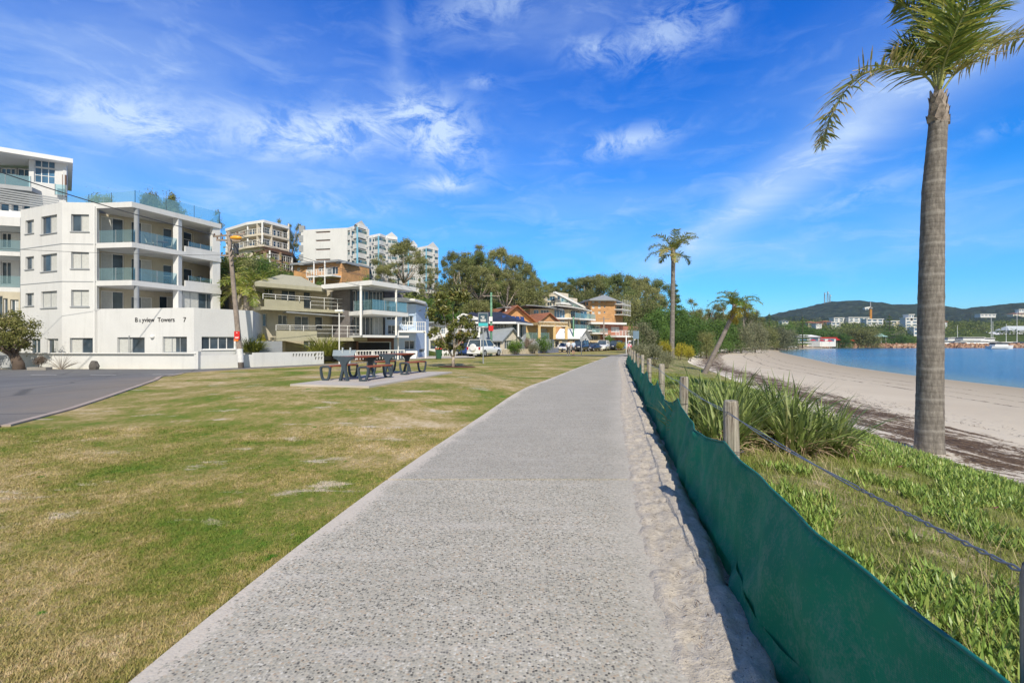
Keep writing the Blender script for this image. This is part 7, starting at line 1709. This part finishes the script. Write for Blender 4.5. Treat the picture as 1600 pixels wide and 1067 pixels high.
# low weeds along the cloth foot
for px, py, lab in ((1095,770,'wispy weed growing against the green cloth, upper one'),(1075,690,'wispy weed against the green cloth farther along')):
    p = P(px, py); V, r = straps(26, .22, .004, 1.1, rng, .6, 4, .03); o = tag(link('weed', faces_mesh('weed', V, r), LDG), lab, 'weed', 'weeds at the cloth foot'); o.location = p+Vector((-.02,-.05,-.09))
# ---------------------------------------------------------------- far shore
def ridge(name, prof, Y0, depth, zb, seed, mat):
    """forested ridge: crest follows photo points at distance Y0, with real depth"""
    pxs = np.linspace(prof[0][0], prof[-1][0], 150); crest = np.array([Z(float(np.interp(p, [a for a,b in prof], [b for a,b in prof])), Y0) for p in pxs])
    v = np.linspace(-1, 1, 34); X = np.zeros((34,150)); Y = np.zeros_like(X); Zz = np.zeros_like(X)
    for i, t in enumerate(v):
        for j, p in enumerate(pxs):
            y = Y0+t*depth; x = (p-CX)/F*Y0; h = (crest[j]-zb)*max(0,math.cos(t*math.pi/2))**.8
            X[i,j] = x; Y[i,j] = y; Zz[i,j] = zb+h+(4.5*abs(fbm(x, y, .028, 4))+1.5*fbm(x,y,.11,2))*min(1,h/15)*(.6 if abs(t) < .1 else 1)
    return struct(name, grid_mesh(name, X, Y, Zz), mat)
FOR = mat_forest()
ridge('wooded_hill', [(1120,530),(1180,505),(1215,493),(1235,487),(1262,481),(1280,478),(1290,474),(1303,472),(1318,473),(1340,478),(1355,481),(1368,481),(1380,478),(1392,477),(1410,478),(1430,482),(1450,486),(1480,492),(1530,505),(1600,530)], 1150, 330, 0, 1, FOR)
ridge('distant_hill', [(1380,530),(1440,505),(1475,492),(1500,489),(1530,484),(1550,479),(1570,476),(1590,474),(1620,473),(1660,470),(1750,480),(1900,530)], 900, 260, 0, 2, FOR)
ridge('low_rise', [(1020,530),(1080,505),(1150,499),(1220,498),(1300,503),(1380,505),(1450,507),(1500,500),(1560,498),(1640,496),(1800,530)], 620, 120, 2, 3, FOR)
for i, (px, top, w) in enumerate(((1288.5,457,.9),(1293.3,455.5,1.6),(1296.8,460,.9))):
    Y = 1150; x = W(px,Y)[0]; mt = thing('radio_mast', ('left','tallest middle','right')[i]+' radio mast on top of the wooded hill', 'mast', (x,Y,Z(474,Y)), 'radio masts on the hill')
    m = MB(); 
    for d in ((-w,-w),(w,-w),(w,w),(-w,w)): m.bar((x+d[0],Y+d[1],Z(475,Y)),(x+d[0]*.4,Y+d[1]*.4,Z(top,Y)),.45)
    for k in range(9): z = Z(475,Y)+(Z(top,Y)-Z(475,Y))*k/9; m.bar((x-w,Y-w,z),(x+w,Y-w,z+1.5),.3)
    m.build('lattice', GREYM, mt)
    m = MB(); m.tube([(x,Y-2,Z(top+3,Y)),(x,Y-2,Z(top+2,Y))], 1.6, 10); m.build('antenna', WHITE2, mt)
# tower crane
Y = 520; x = W(1360.2,Y)[0]; cr = thing('tower_crane', 'orange tower crane above the town rooftops', 'crane', (x,Y,Z(500,Y)))
m = MB(); CRO = M('crane_orange',(.75,.33,.04))
for d in ((-.7,-.7),(.7,-.7),(.7,.7),(-.7,.7)): m.bar((x+d[0],Y+d[1],Z(502,Y)),(x+d[0],Y+d[1],Z(480,Y)),.35)
for k in range(10): z = Z(502,Y)+(Z(480,Y)-Z(502,Y))*k/10; m.bar((x-.7,Y-.7,z),(x+.7,Y-.7,z+1.4),.25); m.bar((x-.7,Y-.7,z),(x+.7,Y-.7,z),.25)
m.build('mast', CRO, cr); m = MB(); m.bar((x,Y,Z(480,Y)),(x-.3,Y,Z(471,Y)),.8); m.build('tower_head', GREYM, cr)
m = MB(); m.bar((x-6.5,Y,Z(481.3,Y)),(x,Y,Z(480,Y)),.8,1.2); m.build('jib', WHITE2, cr); m = MB(); m.box((x-.9,Y-1.8,Z(482.4,Y)),(x+.9,Y-.8,Z(480.4,Y))); m.build('cab', GREYM, cr)
# town buildings
def town(px0, px1, pt, pb, Y, mat, lab, floors=2, roof=None, hip=False, name='town_building', cat='building', group='far town buildings', rb=None):
    x0, x1 = W(px0,Y)[0], W(px1,Y)[0]; z1, z0 = Z(pt,Y), Z(pb,Y); dp = min(9, max(6,(x1-x0)*.5)); b = thing(name, lab, cat, ((x0+x1)/2,Y,z0), group)
    hh = (z1-z0)/(1.35 if hip else 1); zt_ = z0+hh; fz = (zt_-z0)/floors; w = Wall((x0,Y),(x1,Y), z0-2, zt_, .3); n = max(2, int((x1-x0)/4.5))
    for f in range(floors):
        for k in range(n): u0 = (x1-x0)*(k+.18)/n; u1 = (x1-x0)*(k+.82)/n; w.holes.append((u0, z0+fz*(f+.3), u1, z0+fz*(f+.8)))
    w.build(b, mat)
    m = MB(); m.box((x0,Y+.31,z0-2),(x1,Y+dp,zt_)); m.build('body', mat, b)
    m = MB(); m.face([(x0+.2,Y+.27,z0),(x1-.2,Y+.27,z0),(x1-.2,Y+.27,zt_-.2),(x0+.2,Y+.27,zt_-.2)]); m.build('window', GLASSB, b)
    if hip:
        m = MB(); e = [(x0-.8,Y-.8),(x1+.8,Y-.8),(x1+.8,Y+dp+.8),(x0-.8,Y+dp+.8)]; k = min(dp,x1-x0)*.45; m.idx([(*q,zt_) for q in e]+[(x0+k,Y+dp/2,z1),(x1-k,Y+dp/2,z1)],[(0,1,5,4),(1,2,5),(2,3,4,5),(3,0,4),(3,2,1,0)]); m.build('roof', roof or ROOFG, b)
    else: m = MB(); m.box((x0-.5,Y-.5,zt_+.002),(x1+.5,Y+dp,zt_+.5)); m.build('roof', roof or WHITE2, b)
    return b
T_ = [(1303,1326,497,503,470,WHITE,'wide white flat roofed building left of the crane',2,None,False),(1326,1358,496.5,503,465,WHITE,'long white glassy building just left of the crane',2,None,False),(1354,1380,499,507,440,WHITE,'white building with dark windows right of the crane base',2,None,False),
 (1263,1276,502,510,430,CREAM,'small cream house with orange roof left of the pink roofed one',1,ROOFT,True),(1275,1284,503,510,400,WHITE,'small white house in the middle of the far town',2,ROOFT,True),(1284,1300,501,508,440,BRICKR,'pinkish brick house with terracotta roof in the far town',2,ROOFT,True),(1299,1313,504,512,410,WHITE,'white cube house right of the terracotta roofs',2,None,False),
 (1222,1232,500,505,420,WHITE,'white house between the beach trees on the far left of town',1,ROOFG,True),(1392,1412,502,509,430,CREAM,'cream low building behind the shore pines',2,None,False),(1415,1434,497,515,400,WHITE,'white stepped apartment tower left of the big palm trunk',4,None,False),(1420,1428,492,497,400,WHITE,'small white plant room atop the stepped apartment tower',1,None,False),
 (1428,1440,512,530,360,WHITE,'white shopfront building beside the palm trunk',3,None,False),(1370,1378,483,487,990,WHITE,'left tiny white house high on the wooded hill',1,None,False),(1352,1362,481.5,485,990,WHITE,'tiny white house behind the crane jib',1,None,False),
 (1532,1556,491,494,700,WHITE,'long white hotel on the right hill',2,None,False),(1474,1480,503,512,420,WHITE,'narrow white house just right of the palm trunk',3,ROOFT,False),(1583,1604,489,494,720,CREAM,'cream houses on the right hill at the picture edge',2,ROOFT,True),(1592,1600,483.5,487,750,WHITE,'small white house high on the right hill',1,None,False)]
for a in T_: town(a[0],a[1],a[2],a[3],a[4],a[5],a[6],a[7],a[8],a[9])
# waterfront cafe with umbrellas and pavilion
Y = 268; cf = town(1247,1281,523,536,Y,GREYW,'grey waterfront cafe with pale pyramid roof at the beach end',1,WHITE2,True,'cafe','building',None)
town(1277,1306,528.5,536,Y+1,WHITE,'low red and white beach kiosk right of the cafe',1,REDP,False,'kiosk','kiosk',None)
for i, (px, Y, py) in enumerate(((1270,258,530),(1284,260,530.5),(1296,262,531),(1308,270,529),(1323,280,530),(1330,282,530.5))):
    x = W(px,Y)[0]; z0 = T(x,Y) if Y < 283 else -.5; u = thing('beach_umbrella', ('leftmost','second','third','fourth','fifth','rightmost')[i]+' red cafe umbrella on the far beach', 'umbrella', (x,Y,z0), 'red umbrellas by the cafe')
    m = MB(); m.tube([(x,Y,z0),(x,Y,Z(py,Y))], .06, 6); m.build('pole', WHITE2, u); m = MB(); z = Z(py,Y); n = 8; m.idx([(x,Y,z)]+[(x+1.9*math.cos(k*.785),Y+1.9*math.sin(k*.785),z-.75) for k in range(n)],[(0,1+k,1+(k+1)%n) for k in range(n)]); m.build('canopy', REDP, u)
pv_ = thing('pavilion', 'open pavilion with a pale turquoise roof on the breakwater', 'pavilion', (*W(1377,296),0)); x, y = W(1377,296)
for dx in (-2.8,0,2.8):
    for dy in (0,4): m = MB(); m.bar((x+dx,y+dy,-1),(x+dx,y+dy,Z(526,296)),.3); m.build('column', WHITE2, pv_)
m = MB(); m.idx([(x-3.6,y-1,Z(526,296)),(x+3.6,y-1,Z(526,296)),(x+3.6,y+5,Z(526,296)),(x-3.6,y+5,Z(526,296)),(x-1.5,y+2,Z(521,296)),(x+1.5,y+2,Z(521,296))],[(0,1,5,4),(1,2,5),(2,3,4,5),(3,0,4)]); m.build('roof', M('turquoise_roof',(.35,.55,.55)), pv_)
# breakwater of tumbled rocks
rng = np.random.default_rng(9); V = []; rr = []
n = 5200; s = rng.random(n); bxs = 168+s*300; off = rng.uniform(-1,1,n); top_ = SEA+2.6*(1-np.abs(off)*.9)
ico = np.array([(1,0,0),(-1,0,0),(0,1,0),(0,-1,0),(0,0,1),(0,0,-1)],float); tri = [(0,2,4),(2,1,4),(1,3,4),(3,0,4),(2,0,5),(1,2,5),(3,1,5),(0,3,5)]
for i in range(n):
    sz = rng.uniform(.45,1.0); p = ico*(sz*rng.uniform(.7,1.3,(6,1)))@np.linalg.qr(rng.normal(size=(3,3)))[0]+[bxs[i], 285.5+off[i]*3.6+(bxs[i]-168)*.0, top_[i]-rng.uniform(0,.9)]
    for t in tri: V.append(p[list(t)])
    rr += [rng.random()]*8
t = NT('breakwater_rock'); c = t.ramp(t.attr('r'), [(0,(.16,.09,.06)),(.4,(.34,.19,.12)),(.7,(.45,.28,.18)),(1,(.52,.40,.30))]); t.pbr(c, .9)
tag(link('breakwater_rocks', faces_mesh('breakwater_rocks', np.array(V), np.array(rr)), t.m), kind='stuff')
m = MB(); m.box((172,283.4,SEA-1),(470,287.6,SEA+1.6)); tag(m.build('breakwater', M('rubble',(.25,.16,.12),.9)), kind='structure')
# marina
def boat(lab, px, Y, L, H, cabin=True, mast=0, col=WHITE2, rz=0, canopy=None, name='moored_boat', decks=1, cat='boat', group='boats in the marina'):
    x = W(px,Y)[0]; b = thing(name, lab, cat, (x,Y,SEA), group, rz); hw = L*.16; m = MB(); vs = []; n = 9
    for i in range(n):
        f = i/(n-1); w = hw*(1-max(0,(f-.55)/.45)**2*.97)*(.9+.1*min(1,f*5)); sh = H*(.9+.35*f*f); xx = -L/2+L*f+(.06*L if f == 1 else 0)
        vs += [(xx,-w,sh),(xx-(.05*L if f > .9 else 0),-w*.7,.1*H-.3),(xx-(.05*L if f > .9 else 0),w*.7,.1*H-.3),(xx,w,sh)]
    m.idx(vs, [(i*4+k, i*4+(k+1)%4, (i+1)*4+(k+1)%4, (i+1)*4+k) for i in range(n-1) for k in range(4)]+[(3,2,1,0)]); o = m.build('hull', col); o.parent = b
    m = MB(); m.box((-L*.48,-hw*.94,H*.18),(L*.2,hw*.94,H*.24)); o = m.build('waterline', GLASSB); o.parent = b
    for d in range(decks if cabin else 0):
        z0 = H*.9+d*2.3; a, c_ = -L*(.34-.05*d), L*(.22-.08*d); m = MB(); m.box((a,-hw*.7,z0),(c_,hw*.7,z0+.9)); o = m.build('cabin', col, bevel=.1); o.parent = b
        m = MB(); m.box((a+.15,-hw*.68,z0+.9),(c_-.3,hw*.68,z0+1.7)); o = m.build('cabin_window', GLASS); o.parent = b
        m = MB(); m.box((a-.3,-hw*.76,z0+1.7),(c_+.2,hw*.76,z0+1.95)); o = m.build('cabin_roof', canopy or col, bevel=.05); o.parent = b
    if mast: m = MB(); m.tube([(L*.08,0,H),(L*.08,0,mast)], [.16,.10], 8); o = m.build('mast', WHITE2); o.parent = b; m = MB(); m.bar((L*.08,0,H+1.8),(-L*.38,0,H+1.8),.25); o = m.build('boom', WHITE2); o.parent = b
    return b
boat('white cabin motor boat moored outside the breakwater', 1563, 250, 13, 1.5, canopy=M('canopy_brown',(.10,.07,.06)), rz=.05, name='motor_boat', group=None)
boat('long white two deck cruise boat left of centre in the marina', 1519, 318, 34, 2.6, decks=2, rz=.02)
boat('white two deck ferry just right of the palm trunk', 1484, 322, 26, 2.4, decks=2, rz=3.1)
boat('white two deck cruise boat right of the long cruise boat', 1542, 324, 22, 2.2, decks=2, rz=.0)
boat('white yacht with the left tall mast in the marina', 1546, 332, 15, 1.6, mast=22); boat('white yacht with the tallest mast at the right', 1586, 310, 16, 1.6, mast=23.5); boat('small yacht with a shorter mast left of the boat shed', 1549.5, 340, 11, 1.4, mast=18)
boat('small white runabout behind the motor boat', 1572, 305, 12, 1.6); boat('white yacht with a slim mast near the ferry', 1494, 338, 11, 1.4, mast=15); boat('small white cruiser between the masts', 1552, 316, 11, 1.6); boat('white sailing boat just left of the marina building', 1570, 334, 12, 1.5, mast=16)
boat('blue canopied launch in front of the boat shed', 1592, 306, 13, 1.6, canopy=PB, rz=3.1); boat('white launch between the ferry and cruise boats', 1500, 312, 14, 1.7)
sh_ = thing('marina_building', 'large white marina building with grey gabled roof at the right edge', 'building', (*W(1590,380),SEA)); Y = 372
w = Wall(W(1562,Y),W(1650,Y),SEA-1,Z(522,Y)); 
for k in range(10): w.holes.append((2+k*4.2,SEA+3,5+k*4.2,Z(525,Y)))
w.build(sh_, WHITE); box_fill(sh_,*inset(W(1562,Y),W(1650,Y),-1.2),14,SEA-1,Z(522,Y)-.1,GLASS,'interior')
m = MB(); x0, x1 = W(1557,Y-4)[0], W(1652,Y)[0]; m.idx([(x0,Y-4,Z(523,Y)),(x1,Y-4,Z(520,Y)),(x1,Y+16,Z(516,Y)),(x0+8,Y+16,Z(518,Y))],[(0,1,2,3)]); m.build('veranda_roof', WHITE2, sh_)
x0, x1 = W(1577,Y)[0], W(1650,Y)[0]; m = MB(); m.idx([(x0,Y,Z(516,Y)),(x1,Y,Z(516,Y)),(x1,Y+12,Z(516,Y)),(x0,Y+12,Z(516,Y)),(x0+4,Y+6,Z(509,Y)),(x1,Y+6,Z(509,Y))],[(0,1,5,4),(2,3,4,5),(3,0,4)]); m.build('roof', M('pale_grey_roof',(.5,.55,.58)), sh_)
Wall((x0+1,Y+.5),(x1,Y+.5),Z(521,Y),Z(516,Y)).build(sh_, GREYW, 'upper_wall')
jt = thing('jetty', 'pale timber jetty deck behind the breakwater boats', 'jetty', (*W(1540,300),SEA)); m = MB(); m.box((W(1470,300)[0],299,SEA+.5),(W(1640,300)[0],301,SEA+.8)); m.build('deck', TIMB, jt)
for k in range(8): x = W(1474,300)[0]+k*8; m = MB(); m.tube([(x,300,SEA-1),(x,300,SEA+1.8)], .25, 8); m.build('pile', POLE, jt)
# rowing boats drawn up at the beach head
for i, px in enumerate((1231,1240)):
    Y = 236+i*4; x = W(px,Y)[0]; x = min(x, float(DE(Y))+6); z = T(x,Y)+.3; b = thing('dinghy', ('left','right')[i]+' upturned pale dinghy on the far sand', 'dinghy', (x,Y,z), 'dinghies on the far beach', .3); m = MB(); m.ball((0,0,0), (2.6,.8,.6), 12, 6); o = m.build('hull', WHITE2, smooth=True); o.parent = b
    m = MB(); m.bar((-2.4,0,.55),(2.4,0,.55),.12); o = m.build('keel', GREYM); o.parent = b

# ---------------------------------------------------------------- sea haze over the whole bay
m = MB(); m.box((-620,-450,SEA-9),(2700,2450,150)); hz = m.build('haze', bpy.data.materials.new('sea_haze'))
tag(hz, kind='stuff'); hm = hz.data.materials[0]; hm.use_nodes = True; ht = hm.node_tree; ht.nodes.clear()
ho = ht.nodes.new('ShaderNodeOutputMaterial'); hv = ht.nodes.new('ShaderNodeVolumePrincipled'); hv.inputs['Color'].default_value = (.70,.84,1,1); hv.inputs['Density'].default_value = .00012; hv.inputs['Anisotropy'].default_value = .2
ht.links.new(hv.outputs[0], ho.inputs['Volume'])
# ---------------------------------------------------------------- camera, sky, sun
cam = bpy.data.cameras.new('camera'); co = bpy.data.objects.new('camera', cam); COL.objects.link(co)
co.location = (0,0,CH); co.rotation_euler = (R(90),0,0); cam.sensor_width = 36; cam.lens = F/1600*36; cam.clip_end = 9000; cam.clip_start = .05
scn.camera = co
sd = Vector((.19,-1.08,1.0)).normalized()
sun = bpy.data.lights.new('sun', 'SUN'); sun.energy = 4.6; sun.angle = R(.5); sun.color = (1,.915,.78)
so = bpy.data.objects.new('sun', sun); COL.objects.link(so); so.rotation_euler = sd.to_track_quat('Z', 'Y').to_euler(); so.location = (20,-40,60)
w = bpy.data.worlds.new('World'); scn.world = w; w.use_nodes = True
class WT(NT):
    def __init__(s, tree): s.t = tree; s.t.nodes.clear(); s.out = s.n('ShaderNodeOutputWorld')
t = WT(w.node_tree)
sky = t.n('ShaderNodeTexSky'); sky.sky_type = 'NISHITA'; sky.sun_disc = False
sky.sun_elevation = math.asin(sd.z); sky.sun_rotation = math.atan2(sd.x, sd.y); sky.altitude = 0; sky.air_density = 1.0; sky.dust_density = .2; sky.ozone_density = 3
dirv = t.n('ShaderNodeTexCoord').outputs['Generated']
sep = t.n('ShaderNodeSeparateXYZ', Vector=dirv)
X_, Y_, Z_ = sep.outputs
az = t.math('ARCTAN2', X_, Y_); el = t.math('ARCSINE', Z_)
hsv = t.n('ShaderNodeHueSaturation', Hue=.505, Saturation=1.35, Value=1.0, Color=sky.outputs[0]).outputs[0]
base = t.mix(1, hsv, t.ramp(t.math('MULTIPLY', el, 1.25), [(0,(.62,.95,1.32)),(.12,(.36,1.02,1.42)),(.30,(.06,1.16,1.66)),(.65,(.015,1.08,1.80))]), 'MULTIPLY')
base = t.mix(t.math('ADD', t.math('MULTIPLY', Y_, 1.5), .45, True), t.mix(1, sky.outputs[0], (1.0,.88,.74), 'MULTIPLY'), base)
ae = t.n('ShaderNodeCombineXYZ', X=az, Y=el).outputs[0]
def gm(px, py, sx, sy, rot=0, amp=1.0):
    a0 = math.atan((px-CX)/F); e0 = math.atan((CY-py)/F*math.cos(a0))
    dx = t.math('SUBTRACT', az, a0); dy = t.math('SUBTRACT', el, e0); c, s_ = math.cos(rot), math.sin(rot)
    u_ = t.math('ADD', t.math('MULTIPLY', dx, c/sx), t.math('MULTIPLY', dy, s_/sx))
    v_ = t.math('ADD', t.math('MULTIPLY', dx, -s_/sy), t.math('MULTIPLY', dy, c/sy))
    q = t.math('ADD', t.math('MULTIPLY', u_, u_), t.math('MULTIPLY', v_, v_))
    return t.math('MULTIPLY', t.math('EXPONENT', t.math('MULTIPLY', q, -1)), amp)
wisp = t.noise(t.map(ae, (2.2,7,1), (0,0,-.3)), 1.8, 7, .56, .7)
wisp2 = t.noise(t.map(ae, (5,16,1), (0,0,.35)), 1.6, 7, .62, .6)
puff = t.noise(t.map(ae, (6,10,1)), 2.0, 8, .7, .6)
soft = None
SOFT = [(80,120,.45,.22,.1,.55),(300,170,.25,.12,-.1,.35),(450,330,.5,.10,0,.50),(1000,320,.35,.08,.15,.42),(1250,262,.42,.040,.55,1.25),(1480,120,.22,.06,.5,.6),(1420,345,.25,.06,.1,.45),(1150,400,.5,.05,0,.45),(620,60,.02,.14,.12,.35),(880,30,.2,.06,.1,.5),(700,220,.35,.10,.0,.35),(1500,20,.3,.08,.2,.35)]
for g_ in SOFT:
    x = gm(*g_); soft = x if soft is None else t.math('ADD', soft, x)
PUF = [(690,212,.085,.055,-.45,1.1),(470,212,.12,.034,.1,.95),(590,190,.14,.04,.2,.6),(975,222,.10,.022,.1,.9),(1040,55,.10,.04,.15,.75),(925,80,.06,.02,0,.6),(205,190,.09,.032,0,1.1),(690,288,.06,.014,0,.95),(755,128,.03,.012,0,.5),(530,318,.12,.018,0,.5),(1590,190,.04,.012,.2,.5),(1350,300,.10,.015,.3,.4),(760,10,.15,.03,.2,.5),(1120,25,.03,.03,0,.3)]
pf = None
for g_ in PUF:
    x = gm(*g_); pf = x if pf is None else t.math('ADD', pf, x)
a1 = t.math('MULTIPLY', t.math('MULTIPLY', soft, .9), t.ramp(wisp, [(.25,.30),(.5,.55),(.75,.9)]))
a1b = t.math('MULTIPLY', t.ramp(wisp2, [(.50,0),(.75,.30)]), t.math('ADD', soft, .25))
a2 = t.math('MULTIPLY', pf, t.ramp(puff, [(.40,.0),(.58,1)]))
al = t.math('ADD', t.math('ADD', t.math('MULTIPLY', a1, .75), a1b), t.math('MULTIPLY', a2, .8), True)
al = t.math('MULTIPLY', al, .86)
cloud = t.mix(0, (5.6,7.0,8.8), (5,6,8))
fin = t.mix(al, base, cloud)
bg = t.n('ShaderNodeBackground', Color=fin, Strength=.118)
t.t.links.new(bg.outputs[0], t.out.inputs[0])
scn.view_settings.view_transform = 'Standard'; scn.view_settings.look = 'None'; scn.view_settings.exposure = .08; scn.view_settings.gamma = 1
scn.render.resolution_x = 1024; scn.render.resolution_y = 682
scn.cycles.max_bounces = 6; scn.cycles.transparent_max_bounces = 12; scn.cycles.diffuse_bounces = 3; scn.cycles.glossy_bounces = 3
